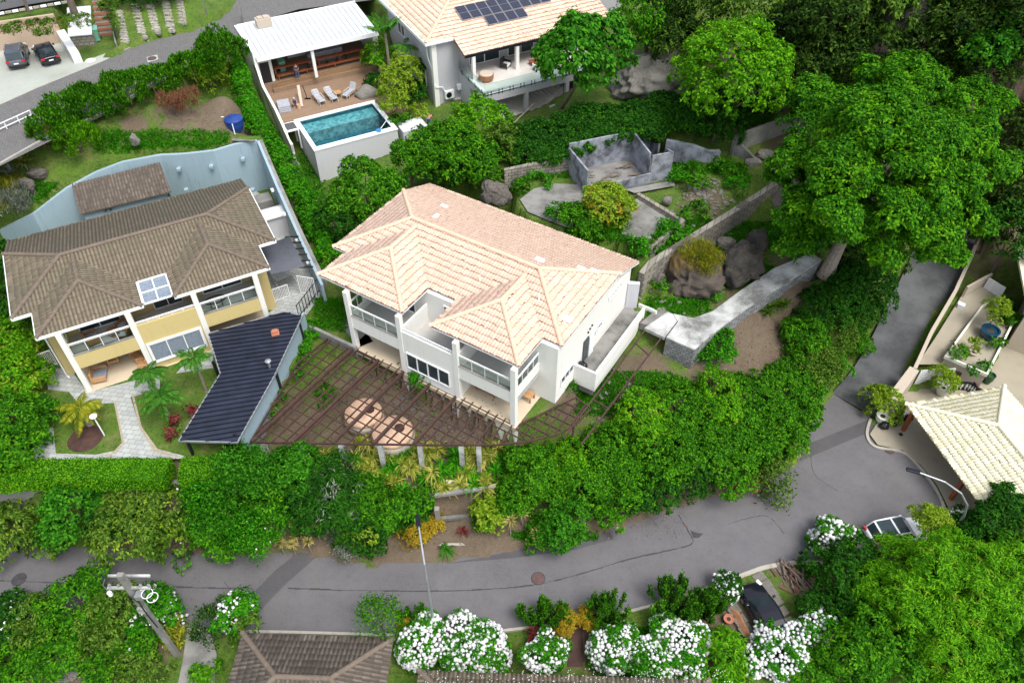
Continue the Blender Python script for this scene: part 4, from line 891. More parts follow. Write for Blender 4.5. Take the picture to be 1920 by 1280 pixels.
MB().box(-.35, -.35, .35, .35, .35, .47).build('cushion', M['trim'], e, bevel=.04); MB().box(-.35, .3, .3, .35, .38, .95).build('backrest', M['wood_light'], e)
for sx in (-.38, .33):
    for sy in (-.35, .3): MB().box(sx, sy, 0, sx+.05, sy+.05, .6).build('leg', M['wood_light'], e)
# rubbish bags on the side terrace
def blob(name, c, r_, mat, label, cat, group=None, seed=0, sq=(1, 1, 1), parent=None, sub=3, amp=.25, frq=1.6, flat=None):
    bm = bmesh.new(); bmesh.ops.create_icosphere(bm, subdivisions=sub, radius=1)
    from mathutils import noise as N_
    for v_ in bm.verts:
        k = 1+amp*N_.noise(v_.co*frq+Vector((seed*3.1, seed, seed*.7)))+amp*.4*N_.noise(v_.co*frq*3+Vector((seed, seed*2, 1)))
        if sub > 3:
            for o_ in (2.3, 5.1, 11): k += amp*.55/o_*2*(.5-abs(N_.noise(v_.co*frq*o_+Vector((seed, 2, seed)))))
        v_.co = Vector((v_.co.x*sq[0]*k, v_.co.y*sq[1]*k, v_.co.z*sq[2]*k))*r_
        if flat is not None and v_.co.z < -flat*r_: v_.co.z = -flat*r_
    me = bpy.data.meshes.new(name); bm.to_mesh(me); bm.free(); o = link_mesh(name, me, M[mat], parent, c, 0, True)
    return tag(o, label, cat, group)
blob('rubbish_bag', WL(15.95, 6.4, 7.1), .38, 'blackpoly', 'black rubbish bag in the corner of the side terrace', 'rubbish bag', None, 3, (1, 1, .95), amp=.3)
blob('rubbish_bag', WL(16.95, 6.2, 6.85), .22, 'blackpoly', 'small black rubbish bag behind the front parapet of the side terrace', 'rubbish bag', None, 4, amp=.3)

# ---- yellow house ----
oY = P(168, 730, 6); YA = R(28)
def YL(u, v, z): return Vector((oY.x+u*math.cos(YA)-v*math.sin(YA), oY.y+u*math.sin(YA)+v*math.cos(YA), z))
yh = empty('yellow_house', (oY.x, oY.y, 0), YA, 'two storey yellow house with a weathered brown tiled hip roof', 'house')
two_storey(yh, 'yellow', 0, 14.4, (0, 4.45, 8.9, 13.3), 3.0, 11.2, 6, 11.7, (8.75, 9.5), -1.15)
MB().box(13.5, 2.2, 5.5, 14.42, 2.99, 11.5).build('corner_wall', M['yellow'], yh)
MB().box(-1.18, 2.2, 5.5, -.3, 2.99, 11.5).build('corner_wall', M['yellow'], yh)
window(yh, (4.85, -.14), (8.45, -.14), 6.75, 8.4, 3, 'curtain')
fw = MB(); fw.bar((4.8, -.2, 6.66), (8.5, -.2, 6.66), .12, .12); fw.bar((4.8, -.2, 8.5), (8.5, -.2, 8.5), .12, .12); fw.bar((4.76, -.2, 6.6), (4.76, -.2, 8.56), .12, .12, (0,-1,0)); fw.bar((8.54, -.2, 6.6), (8.54, -.2, 8.56), .12, .12, (0,-1,0)); fw.build('window_surround', M['trim'], yh)
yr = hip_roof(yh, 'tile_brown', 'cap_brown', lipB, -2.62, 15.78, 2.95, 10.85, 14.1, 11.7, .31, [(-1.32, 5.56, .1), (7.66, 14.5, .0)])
gutter(yr, [(-1.32, .1), (5.56, .1)], 11.7); gutter(yr, [(7.66, 0), (14.5, 0)], 11.7); gutter(yr, [(14.5, 0), (14.5, 2.9)], 11.7); gutter(yr, [(14.55, 2.9), (15.78, 2.9)], 11.7)
gutter(yr, [(15.8, 2.9), (15.8, 10.8)], 11.7); gutter(yr, [(-2.64, 2.9), (-2.64, 10.8)], 11.7); gutter(yr, [(-2.6, 2.9), (-1.34, 2.9)], 11.7); gutter(yr, [(-1.34, 2.8), (-1.34, .1)], 11.7); gutter(yr, [(5.58, .1), (5.58, 2.9)], 11.7)
# glazed skylight roof over the recess
sk = MB(); fr = [(5.66, .35), (7.62, .35), (7.62, 2.9), (5.66, 2.9)]
for i in range(4):
    a, b_ = fr[i], fr[(i+1) % 4]; sk.bar((*a, 11.62+.08*(a[1] > 1)), (*b_, 11.62+.08*(b_[1] > 1)), .1, .1)
sk.bar((5.66, 1.6, 11.66), (7.62, 1.6, 11.66), .08, .08); sk.bar((6.64, .35, 11.62), (6.64, 2.9, 11.7), .08, .08)
sko = sk.build('skylight_frame', M['trim'], yh)
MB().add([(5.66, .35, 11.6), (7.62, .35, 11.6), (7.62, 2.9, 11.66), (5.66, 2.9, 11.66)], [(0,1,2,3)]).build('glass_panel', M['curtain'], sko)
# downpipe left
MB().tube([(-1.25, 2.1, 11.4), (-1.25, 2.1, 6.1), (-1.1, 1.8, 6.05)], .06).build('downpipe', M['trim'], yh)
# white iron gates beside the house
def gate(a, b, z, h, label, name='white_gate', mat='trim', n=12):
    a, b = Vector(a[:2]), Vector(b[:2]); e = empty(name, (a.x, a.y, z), math.atan2(b.y-a.y, b.x-a.x), label, 'gate'); L = (b-a).length
    f = MB(); f.bar((0,0,.1), (L,0,.1), .05, .05); f.bar((0,0,h), (L,0,h), .05, .05); f.bar((0,0,0), (0,0,h), .06, .06); f.bar((L,0,0), (L,0,h), .06, .06); f.build('frame', M[mat], e)
    g = MB()
    for k in range(1, n): g.bar((L*k/n, 0, .1), (L*k/n, 0, h), .03, .03)
    g.build('bars', M[mat], e); return e
gate(P(60,700,6), P(85,692,6), 6, 1.5, 'white barred gate left of the yellow house', n=9)
gate(P(86,691,6), P(108,683,6), 6, 1.5, 'second white barred gate leaf against the yellow side wall', n=8)
gate(P(516,566,6), P(544,556,6), 6, 1.3, 'white barred gate right of the yellow house', n=10)
gate(P(562,540,6.6), P(592,545,6.6), 6, 1.9, 'tall white barred gate by the blue boundary wall', n=9)
# furniture of the yellow house
def armchair(loc, rz, label, mat='wood', cush='cloth_grey', s=1.0):
    e = empty('armchair', loc, rz, label, 'armchair')
    MB().box(-.36*s, -.36*s, .22, .36*s, .3*s, .42).build('seat', M[cush], e, bevel=.05)
    MB().box(-.38*s, .28*s, .2, .38*s, .4*s, .95).build('backrest', M[mat], e, bevel=.04)
    for sx in (-1, 1):
        MB().box(sx*.42*s-.05, -.36*s, .18, sx*.42*s+.05, .38*s, .62).build('armrest', M[mat], e, bevel=.02)
        for sy in (-.3, .3): MB().box(sx*.36*s-.03, sy*s-.03, 0, sx*.36*s+.03, sy*s+.03, .179).build('leg', M[mat], e)
    return e
armchair(YL(1.5, 1.6, 8.82), YA+R(100), 'dark rattan settee with patterned seat on the left upper balcony', 'wood', 'cloth_pattern', 1.25)
armchair(YL(3.7, 1.9, 8.82), YA+R(-60), 'dark rattan armchair at the back of the left upper balcony', 'wood')
armchair(YL(3.6, .8, 8.82), YA+R(-110), 'dark rattan armchair by the glass rail of the left upper balcony', 'wood')
e = empty('round_table', YL(2.9, 1.5, 8.82), 0, 'small dark round table between the balcony armchairs', 'table'); MB().lathe((0,0,0), [(.42,.5),(.42,.55),(.01,.55)], 20).build('tabletop', M['wood'], e); MB().lathe((0,0,0), [(.22,0),(.05,.05),(.05,.499)], 12).build('pedestal', M['wood'], e)
e = empty('oval_table', YL(10.2, 1.1, 8.82), YA, 'dark oval glass table on the right upper balcony', 'table')
bm_ = MB(); 
for k in range(24):
    a0, a1 = 2*math.pi*k/24, 2*math.pi*(k+1)/24; bm_.bar((.75*math.cos(a0), .42*math.sin(a0), .7), (.75*math.cos(a1), .42*math.sin(a1), .7), .07, .06)
bm_.build('rim', M['black'], e); bm_ = MB(); [bm_.bar((.4*s_, 0, 0), (.4*s_, 0, .69), .06, .06) for s_ in (-1, 1)]; bm_.build('legs', M['black'], e)
armchair(YL(.9, .8, 6.04), YA+R(80), 'wicker daybed with grey cushions at the left end of the lower porch', 'wood_light', 'cloth_pattern', 1.4)
armchair(YL(3.7, 1.4, 6.04), YA+R(-70), 'light wicker armchair at the right end of the lower porch', 'wood_light', 'wood_light', 1.1)
armchair(YL(3.9, .4, 6.04), YA+R(-100), 'low wicker armchair under the beam beside the second column', 'wood_light', 'wood_light', 1.0)
armchair(YL(2.0, 1.9, 6.04), YA+R(0), 'pale wooden chair in the middle of the lower porch', 'wood_light', 'wood_light', .8)
# lean-to roof behind, resting against the blue wall
lt = empty('lean_to', P(150, 400, 8.4), 0, 'weathered brown tiled lean-to roof against the blue wall', 'lean-to')
Lq = [P(135,347,10.5), P(299,303,10.9), P(321,358,9.7), P(150,404,9.3)]
e1 = (Lq[1]-Lq[0]).normalized(); ang = math.atan2(e1.y, e1.x); Lm = (Lq[1]-Lq[0]).length; ctr = Lq[3]
lt.location = (Lq[3].x, Lq[3].y, 0); lt.rotation_euler = (0, 0, ang); Rz = Matrix.Rotation(-ang, 3, 'Z')
pl_ = [tuple((Rz@Vector((q.x-Lq[3].x, q.y-Lq[3].y, 0)))[:2]) for q in (Lq[3], Lq[2], Lq[1], Lq[0])]
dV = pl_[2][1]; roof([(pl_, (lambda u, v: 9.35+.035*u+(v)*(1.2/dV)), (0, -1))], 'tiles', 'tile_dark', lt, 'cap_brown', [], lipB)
MB().box(pl_[0][0]+.2, .3, 6, pl_[1][0]-.2, .45, 9.2).build('front_wall', M['blue'], lt)
mb = MB(); [mb.bar((pl_[0][0]+x_, -.05, 9.25), (pl_[0][0]+x_, .4, 9.1), .12, .2) for x_ in (2.0, 2.4, 7.2)]; mb.build('bracket', M['black'], lt)
# open sided metal roof in the front garden
dq = [(390,625),(533,584),(567,592),(515,703),(445,829),(335,826),(413,700)]
mz = [8.4,8.4,8.35,8.2,8.0,8.0,8.25]; W7 = [P(x, y, z) for (x, y), z in zip(dq, mz)]
mr = empty('garden_pavilion', (W7[6].x, W7[6].y, 6), 0, 'dark blue standing seam metal roof pavilion between the two houses', 'pavilion')
def rel(q): return (q.x-mr.location.x, q.y-mr.location.y, q.z-6)
bmm = bmesh.new(); top = [bmm.verts.new(rel(q)) for q in W7]; bmm.faces.new(top); bot = [bmm.verts.new((*rel(q)[:2], rel(q)[2]-.12)) for q in W7]; bmm.faces.new(bot[::-1])
for i in range(7): bmm.faces.new((top[i], bot[i], bot[(i+1) % 7], top[(i+1) % 7]))
bmesh.ops.recalc_face_normals(bmm, faces=bmm.faces); bmesh.ops.triangulate(bmm, faces=bmm.faces); me = bpy.data.meshes.new('roof'); bmm.to_mesh(me); bmm.free(); mro = link_mesh('roof', me, M['metal_blue'], mr)
# seams run with the yellow house front
sd = Vector((math.cos(R(12)), math.sin(R(12)), 0)); nn_ = Vector((-sd.y, sd.x, 0)); mb = MB(); poly2 = [Vector(rel(q)) for q in W7]
ts = [p_.dot(nn_) for p_ in poly2]; k = min(ts)+.1
while k < max(ts):
    xs_ = []
    for i in range(7):
        a, b_ = poly2[i], poly2[(i+1) % 7]; ta, tb = a.dot(nn_), b_.dot(nn_)
        if (ta-k)*(tb-k) < 0: xs_.append(a.lerp(b_, (k-ta)/(tb-ta)))
    if len(xs_) >= 2:
        xs_.sort(key=lambda q: q.dot(sd))
        mb.bar(xs_[0]+Vector((0,0,.03)), xs_[-1]+Vector((0,0,.03)), .045, .08)
    k += .40
mb.build('seams', M['metal_dark'], mro)
mb = MB()
for i in range(7): mb.bar(Vector(rel(W7[i]))-Vector((0,0,.05)), Vector(rel(W7[(i+1) % 7]))-Vector((0,0,.05)), .08, .14)
mb.build('edge_flashing', M['metal_grey'], mro)
for i, (x_, y_) in enumerate(((400,680),(440,815),(345,815),(560,600),(515,690))):
    q = P(x_, y_, 8.0); MB().box(-.08,-.08,-2.3,.08,.08,-.05+.0).build('post', M['black'], mr).location = (q.x-mr.location.x, q.y-mr.location.y, 2.2)
wq = [rel(P(572,598,7)), rel(P(520,700,7)), rel(P(450,826,7))]; MB().wall(wq, -2.6, 1.7, .15).build('back_wall', M['blue'], mr)
e = MB().box(-.28,-.28,0,.28,.28,.18).box(-.18,-.18,.18,.18,.18,.35).build('chimney', M['terracotta'], mr, (P(517,627,8.2).x-mr.location.x, P(517,627,8.2).y-mr.location.y, 2.25), R(20))
e = MB().lathe((0,0,0), [(.1,0),(.1,.55),(.22,.6),(.22,.64),(.02,.72)], 14).build('flue', M['metal_grey'], mr, (P(506,688,8.2).x-mr.location.x, P(506,688,8.2).y-mr.location.y, 2.2))
# dark corrugated canopy right of the yellow house, and the little sheds
cq = [P(488,464,9.0), P(543,443,8.8), P(570,500,8.8), P(508,514,9.0)]
cn = empty('side_canopy', (cq[0].x, cq[0].y, 0), 0, 'dark corrugated canopy between the yellow house and the blue boundary wall', 'canopy')
mb = MB(); n_ = 26
for i in range(n_):
    t0, t1 = i/n_, (i+.5)/n_
    for (ta, tb, za, zb) in ((t0, t1, 0, .07), (t1, (i+1)/n_, .07, 0)):
        a0 = cq[0].lerp(cq[3], ta); a1 = cq[0].lerp(cq[3], tb); b0 = cq[1].lerp(cq[2], ta); b1 = cq[1].lerp(cq[2], tb); L0 = Vector((cn.location.x, cn.location.y, 0))
        mb.add([a0-L0+Vector((0,0,za)), b0-L0+Vector((0,0,za)), b1-L0+Vector((0,0,zb)), a1-L0+Vector((0,0,zb))], [(3,2,1,0)])
mb.build('sheet', M['metal_dark'], cn)
mb = MB(); 
for k in range(6):
    a0 = cq[1].lerp(cq[2], k/5)-L0; MB().bar(a0-Vector((.4,0,.08)), a0+Vector((.7,.1,-.08)), .08, .1).build('rafter', M['black'], cn)
sh = MB().box(-.9,-.8,0,.9,.8,2.0).build('garden_shed', M['greyw'], None, P(522,432,6), R(28)); tag(sh, 'small grey shed beside the right end of the brown roof', 'shed')
o = MB().box(-1.0,-1.0,2.0,1.0,.4,2.12).build('roof_sheet', M['trim'], sh); tag(MB().box(-.7,-.7,0,.7,.7,1.6).build('storage_box', M['concrete'], None, P(500,398,6), R(28)), 'low concrete store behind the grey shed', 'store')
q = P(535,530,6); e = empty('laundry_rack', q, R(40), 'white folding laundry rack in the service yard', 'laundry rack')
mb = MB(); 
for k in range(6): mb.bar((-.8, -.5+.2*k, 1), (.8, -.5+.2*k, 1), .03, .03)
mb.bar((-.8,-.5,1),(-.8,.5,1),.04,.04); mb.bar((.8,-.5,1),(.8,.5,1),.04,.04); mb.build('rails', M['trim'], e)
mb = MB(); [mb.bar((s*.8, -.5*t_, 1), (s*.8, .5*t_, 0), .03, .03) for s in (-1, 1) for t_ in (-1, 1)]; mb.build('legs', M['trim'], e)
# black iron fence at the corner
mb = MB(); pa, pb_ = P(562,598,6), P(600,548,6)
for k in range(9): a = pa.lerp(pb_, k/8); mb.bar(a, a+Vector((0,0,1.5)), .05, .05)
mb.bar(pa+Vector((0,0,1.4)), pb_+Vector((0,0,1.4)), .05, .05); mb.bar(pa+Vector((0,0,.3)), pb_+Vector((0,0,.3)), .05, .05)
tag(mb.build('iron_fence', M['black']), 'black iron fence between the service yard and the small lawn', 'fence')
# ---------------------------------------------------------------- pergola (rusty steel grid over the lower garden)
pz = 5.95
pg = empty('pergola', P(800, 832, 3), 0, 'rusty steel pergola grid fanned out in front of the white house', 'pergola')
Lp = Vector((pg.location.x, pg.location.y, 0))
def pgc(mbx, name, mat='rust'):
    o = mbx.build(name, M[mat], pg); o.matrix_parent_inverse = Matrix.Translation(-pg.location); return o
outl = [P(*q, pz) for q in ((618,632),(700,672),(790,714),(880,757),(965,800),(1044,762),(1130,738))]
oute = [P(*q, pz) for q in ((618,632),(558,681),(470,829),(660,832),(800,834),(930,834),(988,828))]
mb = MB()
for i in range(4): mb.bar(outl[i], outl[i+1], .10, .16)
for i in range(len(oute)-1): mb.bar(oute[i], oute[i+1], .10, .14)
pgc(mb, 'edge_beam')
# fanned rafters: from the house edge down to the outer edge
U_, V_ = Vector((math.cos(WA), math.sin(WA), 0)), Vector((-math.sin(WA), math.cos(WA), 0))
polyO = [(q.x, q.y) for q in [P(618,632,pz),P(558,681,pz),P(470,829,pz),P(660,832,pz),P(800,834,pz),P(935,834,pz),P(1000,822,pz),P(963,800,pz)]]
def clipline(a, d, poly):
    ts = []
    for i in range(len(poly)):
        p0, p1 = Vector(poly[i]), Vector(poly[(i+1) % len(poly)]); e = p1-p0; den = d.x*e.y-d.y*e.x
        if abs(den) < 1e-9: continue
        w_ = p0-a; t_ = (w_.x*e.y-w_.y*e.x)/den; s_ = (w_.x*d.y-w_.y*d.x)/den
        if 0 <= s_ <= 1: ts.append(t_)
    return (min(ts), max(ts)) if len(ts) >= 2 else None
mbr, mbm = MB(), MB()
ra_dir = (P(700,855,pz)-P(964,640,pz)); 
# direction of the rafters in the photo, e.g. (703,675)->(470,829): nearly the depth direction of the white house
d1 = (P(471,828,pz)-P(690,668,pz)); d1 = Vector((d1.x, d1.y)).normalized()
heavy = [P(662,652,pz), P(712,672,pz), P(756,697,pz), P(810,722,pz), P(852,745,pz)]
hv = [((662,653),(472,828)), ((710,675),(548,830)), ((757,697),(624,831)), ((806,720),(700,832)), ((855,744),(776,832))]
for a, b in hv: mbr.bar(P(*a, pz+.09), P(*b, pz+.09), .19, .24)
pgc(mbr, 'main_rafter')
top_ = [outl[0], outl[1], outl[2], outl[3], outl[4]]
for k in range(23):
    X_ = 624+k*15.3; ytop = 632+(X_-618)*(40/82.) if X_ < 700 else 672+(X_-700)*(42/90.) if X_ < 790 else 714+(X_-790)*(43/90.) if X_ < 880 else 757+(X_-880)*(43/85.)
    if min(abs(X_-h_[0][0]) for h_ in hv) < 5.5: continue
    a, b = P(X_, ytop, pz), P(472+(X_-662)*1.575, 831, pz); dd = Vector((b-a)[:2]); L_2 = dd.length; dd.normalize()
    c_ = clipline(Vector(a[:2])+dd*.02, dd, polyO)
    if c_ and c_[1] > .4: mbm.bar((*(Vector(a[:2])-dd*.25), pz+.05), (*(Vector(a[:2])+dd*min(c_[1], L_2)), pz+.05), .085, .1)
for k in range(14):
    p0 = outl[0].lerp(oute[2], 0); 
    off = -V_*(k*.78+.55); a = Vector((outl[0]+off-U_*6)[:2]); c_ = clipline(a, Vector(U_[:2]), polyO)
    if c_ and c_[1]-c_[0] > .4: mbm.bar((*(a+Vector(U_[:2])*c_[0]), pz-.03), (*(a+Vector(U_[:2])*c_[1]), pz-.03), .07, .07)
# straight lattice right of the last column
polyR = [(q.x, q.y) for q in [P(966,800,pz),P(1044,762,pz),P(1080,745,pz),P(1108,766,pz),P(1080,796,pz),P(1040,816,pz),P(988,828,pz)]]
for k in range(9):
    for d_, a_ in ((V_, WL(14.0+.58*k, -3, pz)), (U_, WL(12, -2.6+.78*k, pz-.08))):
        c_ = clipline(Vector(a_[:2]), Vector(d_[:2]), polyR)
        if c_ and c_[1]-c_[0] > .3: mbm.bar((*(Vector(a_[:2])+Vector(d_[:2])*c_[0]), a_.z), (*(Vector(a_[:2])+Vector(d_[:2])*c_[1]), a_.z), .08, .1)
for i in range(len(polyR)): mbm.bar((*polyR[i], pz), (*polyR[(i+1) % len(polyR)], pz), .09, .12)
pgc(mbm, 'lattice')
for k, (x_, y_) in enumerate(((490,828),(562,830),(637,831),(711,832),(786,833),(864,834),(897,834))):
    q = P(x_, y_, pz-.1); mb = MB().box(q.x-.17, q.y-.02, 1.2, q.x+.17, q.y+.32, pz-.42); o = pgc(mb, 'post', 'concrete_white')
for k in range(5):
    q = WL(2.4+k*2.3, -.75, 5.8); pgc(MB().bar(q, q-Vector((0,0,1.2)), .08, .08), 'short_post')
# long open frame beside the side terrace
fr = empty('steel_frame', WL(18.2, 5, 4), 0, 'rusty open pipe frame on posts beside the side terrace', 'frame')
mb = MB()
A1, B1 = WL(17.6, .8, 5.9), WL(18.1, 14.0, 6.7); A2, B2 = WL(18.9, .9, 5.9), WL(19.5, 13.2, 6.7)
mb.bar(A1, B1, .1, .12); mb.bar(A2, B2, .1, .12)
for t_ in (.3, .55, .78): mb.bar(A1.lerp(B1, t_), A2.lerp(B2, t_), .08, .08)
for q in (A2.lerp(B2, .42), A2.lerp(B2, .6), A1.lerp(B1, .1)): mb.bar(q, q-Vector((0,0,2.2)), .14, .14)
wchild(mb, 'pipes', 'rust', fr)
# two canvas domes below the pergola
def dome(px, py, r_, h, label, vent=True):
    q = P(px, py, 3.1+h); e = empty('canvas_tent', (q.x, q.y, 3.0), random.random(), label, 'tent', 'round canvas tents under the pergola')
    MB().lathe((0,0,0), [(r_*1.0, 0), (r_*1.03, h*.55), (r_*1.0, h*.78)], 28).build('side', M['tentside'], e, smooth=True)
    MB().lathe((0,0,0), [(r_*1.01, h*.78), (r_*.9, h*.93), (r_*.6, h*1.06), (r_*.25, h*1.13), (.02, h*1.15)], 28).build('canopy', M['tent'], e, smooth=True)
    if vent: MB().lathe((0,0,0), [(.34, h*1.05), (.36, h*1.17), (.02, h*1.2)], 20).build('cap', M['rust'], e).location = (r_*.35, -r_*.05, 0)
    return e
dome(680, 768, 1.45, 1.5, 'peach round canvas tent farther back under the pergola')
dome(735, 803, 1.55, 1.5, 'peach round canvas tent nearer the outer beam of the pergola')

# ---------------------------------------------------------------- pool terrace
oP = P(551.9, 225.6, 9.2); PA = R(28)
def PL(u, v, z): return Vector((oP.x+u*math.cos(PA)-v*math.sin(PA), oP.y+u*math.sin(PA)+v*math.cos(PA), z))
pool = empty('swimming_pool', (oP.x, oP.y, 0), PA, 'raised rectangular swimming pool with pale grey walls and white coping', 'swimming pool')
MB().box(0, -6.3, 4.6, 8.3, -6.12, 9.14).box(0, -6.11, 4.6, .18, 0, 9.14).box(8.12, -6.11, 4.6, 8.3, 0, 9.14).box(.19, -.18, 7, 8.11, 0, 9.14).build('shell', M['greyw'], pool)
MB().box(-.05, -6.35, 9.141, 8.35, -5.72, 9.24).box(-.05, -.42, 9.141, 8.35, .05, 9.24).box(-.05, -5.719, 9.141, .37, -.421, 9.24).box(7.93, -5.719, 9.141, 8.35, -.421, 9.24).build('coping', M['trim'], pool)
MB().box(.19, -6.1, 7.2, 8.1, -.2, 7.6).box(.19, -6.1, 7.6, .36, -.2, 9.1).box(7.94, -6.1, 7.6, 8.1, -.2, 9.1).box(.37, -.41, 7.6, 7.93, -.2, 9.1).box(.37, -6.1, 7.6, 7.93, -5.73, 9.1).build('basin', M['pooltile'], pool)
MB().box(.37, -2.2, 7.61, 7.93, -.42, 8.75).build('bench_ledge', M['poolbench'], pool)
MB().add([(.37,-5.72,9.0),(7.93,-5.72,9.0),(7.93,-.42,9.0),(.37,-.42,9.0)], [(0,1,2,3)]).build('water', M['water'], pool)
tag(MB().lathe((0,0,0), [(.24,0),(.26,.16),(.05,.2)], 16).build('pool_float', plain('blue_float', (.03,.22,.5), .4), None, PL(6.55,-5.9,9.26)), 'blue round pool cleaner on the front coping of the pool', 'pool cleaner')
tag(MB().bar(PL(6.7,-5.8,9.3), PL(8.2,-4.2,9.35), .05, .05).build('pool_pole', M['trim']), 'white pole lying across the corner of the pool', 'pole')
tag(MB().lathe((0,0,0), [(.30,0),(.36,.06),(.30,.12),(.24,.06),(.30,0)], 18).build('hose_coil', M['black'], None, PL(5.15,-6.42,6.6), 0), 'black coiled hose hanging on the front wall of the pool', 'hose')
bpy.data.objects['hose_coil'].rotation_euler = (R(90), 0, PA)
deck = MB().box(-1.25, .06, 8.2, 10.5, 6.5, 9.2).box(8.36, -3.0, 8.2, 11.0, .05, 9.2); tag(deck.build('pool_deck', M['deck'], None, (oP.x, oP.y, 0), PA), kind='structure')
dk2 = MB().box(-1.0, 6.51, 8.2, 11.5, 9.5, 10.15).box(-.2, 6.2, 9.2, 11.5, 6.505, 9.65); tag(dk2.build('upper_deck', M['deck'], None, (oP.x, oP.y, 0), PA), kind='structure')
MBx = MB().box(-.2, 6.44, 9.21, 11.5, 6.5, 10.12); tag(MBx.build('deck_riser', M['decking_face'], None, (oP.x, oP.y, 0), PA), kind='structure')
tag(MB().box(-.9, 9.51, 8.2, 12.0, 15.6, 10.15).build('bar_floor', M['deck'], None, (oP.x, oP.y, 0), PA), kind='structure')
for i in range(3):
    q = P(596-28*i if i else 596, 176, 9.2)
# pool house
ph = empty('pool_house', (oP.x, oP.y, 0), PA, 'open sided pool bar with a white ribbed metal roof', 'pool house')
rt = [P(483,108,13.5), P(690,66,13.5), P(673,3,14.15), P(443,52,14.15)]
def toP(q): d = q-Vector((oP.x, oP.y, 0)); return Vector((d.x*math.cos(PA)+d.y*math.sin(PA), -d.x*math.sin(PA)+d.y*math.cos(PA), q.z))
a_, b_, c_, d_ = [toP(q) for q in rt]
u0, u1, v0, v1 = (a_.x+d_.x)/2, b_.x+1.2, (a_.y+b_.y)/2, (c_.y+d_.y)/2
pr_ = MB().prism([(u0, v0), (u1, v0), (u1, v1), (u0, v1)], [13.35,13.35,14.0,14.0], [13.5,13.5,14.15,14.15]).build('roof', M['metal_white'], ph)
for k in range(1, 24): x0 = u0+(u1-u0)*k/24; MB().prism([(x0-.05, v0), (x0+.05, v0), (x0+.05, v1), (x0-.05, v1)], [13.503,13.503,14.153,14.153], [13.57,13.57,14.22,14.22]).build('rib', M['rib'], pr_)
f = MB(); f.box(u0-.12, v0-.1, 13.15, u1, v0-.003, 13.58); f.box(u0-.3, v0-.1, 13.1, u0-.003, v1+.2, 14.25); f.box(u0-.003, v1+.003, 13.1, u1, v1+.2, 14.3); f.build('fascia', M['trim'], ph)
# tall side wall towards the hedge, stepping down beside the pool
w1 = MB(); w1.prism([(u0-.3, v1+.2), (u0-.3, -3.9), (u0-.05, -3.9), (u0-.05, v1+.2)], 6.0, 9.0)
pts = [(v1+.2, 13.05), (v0-.1, 13.05), (v0-.3, 12.7), (4.2, 11.2), (0.2, 10.6), (-1.6, 9.9), (-3.9, 8.2)]
for i in range(len(pts)-1):
    (va, za), (vb_, zb_) = pts[i], pts[i+1]; w1.prism([(u0-.3, va), (u0-.3, vb_), (u0-.05, vb_), (u0-.05, va)], 9.001, [za, zb_, zb_, za])
w1.build('side_wall', M['white'], ph)
MB().bar((u0-.34, 6.2, 12.6), (u0-.34, -1.8, 7.0), .06, .1).build('downpipe', M['black'], ph)
MB().box(u0, v1-.2, 10, u1, v1, 13.8).build('back_wall', M['white'], ph); MB().box(u1-.2, v0+.5, 8.8, u1, v1-.201, 13.3).build('end_wall', M['white'], ph)
MB().box(u0+.0, v0+1.4, 10.16, u0+1.6, v1-.21, 13.2).build('store_room', M['white'], ph); MB().box(u0+.35, v0+1.36, 10.17, u0+1.3, v0+1.42, 12.3).build('door', M['black'], ph)
for x_ in (u0+5.6, u1-.5): MB().box(x_-.15, v0+.1, 10.16, x_+.15, v0+.4, 13.34).build('column', M['white'], ph)
MB().box(u0+4.2, v1-.9, 10.16, u1-2.8, v1-.22, 11.1).build('counter', M['greyw'], ph); MB().box(u0+4.8, v1-.26, 11.1, u0+6.4, v1-.21, 12.6).build('shelf_niche', M['black'], ph)
MB().box(u0+7.4, v1-.26, 11.3, u1-1.0, v1-.21, 12.6).build('screen', M['black'], ph)
q = P(494,42,14.45); ch = MB().box(-.75,-.45,-.4,.75,.45,.45).box(-.55,-.3,.451,-.05,.3,.6).box(.05,-.3,.451,.55,.3,.6).build('chimney', M['sand'], ph); dd = toP(q); ch.location = dd
# bar island and long bench tables
def pobj(mb, name, mat, u, v, z, rz=0, label=None, cat=None, group=None, **k): return tag(mb.build(name, M[mat], None, PL(u, v, z), PA+rz, **k), label, cat, group)
pobj(MB().box(-1.9,-.4,0,1.9,.4,1.05), 'bar_island', 'cloth_pattern', 6.4, 9.2, 10.16, 0, 'tiled bar island under the pool house roof', 'bar counter')
lb = empty('long_bar_table', PL(5.2, 7.5, 10.16), PA, 'long red brown timber bar table in front of the pool house columns', 'table')
MB().box(-4.7,-.28,.98,4.7,.28,1.06).build('tabletop', M['wood_red'], lb)
mb = MB(); [mb.box(x_-.05,-.25,0,x_+.05,.25,.979) for x_ in (-4.6,-2.3,0,2.3,4.6)]; mb.build('trestle', M['wood_red'], lb)
lb = empty('long_bench', PL(5.2, 6.85, 10.16), PA, 'long red brown timber bench on the edge of the upper deck', 'bench')
MB().box(-4.6,-.2,.42,4.6,.2,.5).build('seat', M['wood_red'], lb); mb = MB(); [mb.box(x_-.05,-.18,0,x_+.05,.18,.419) for x_ in (-4.5,-1.5,1.5,4.5)]; mb.build('trestle', M['wood_red'], lb)
st0 = None
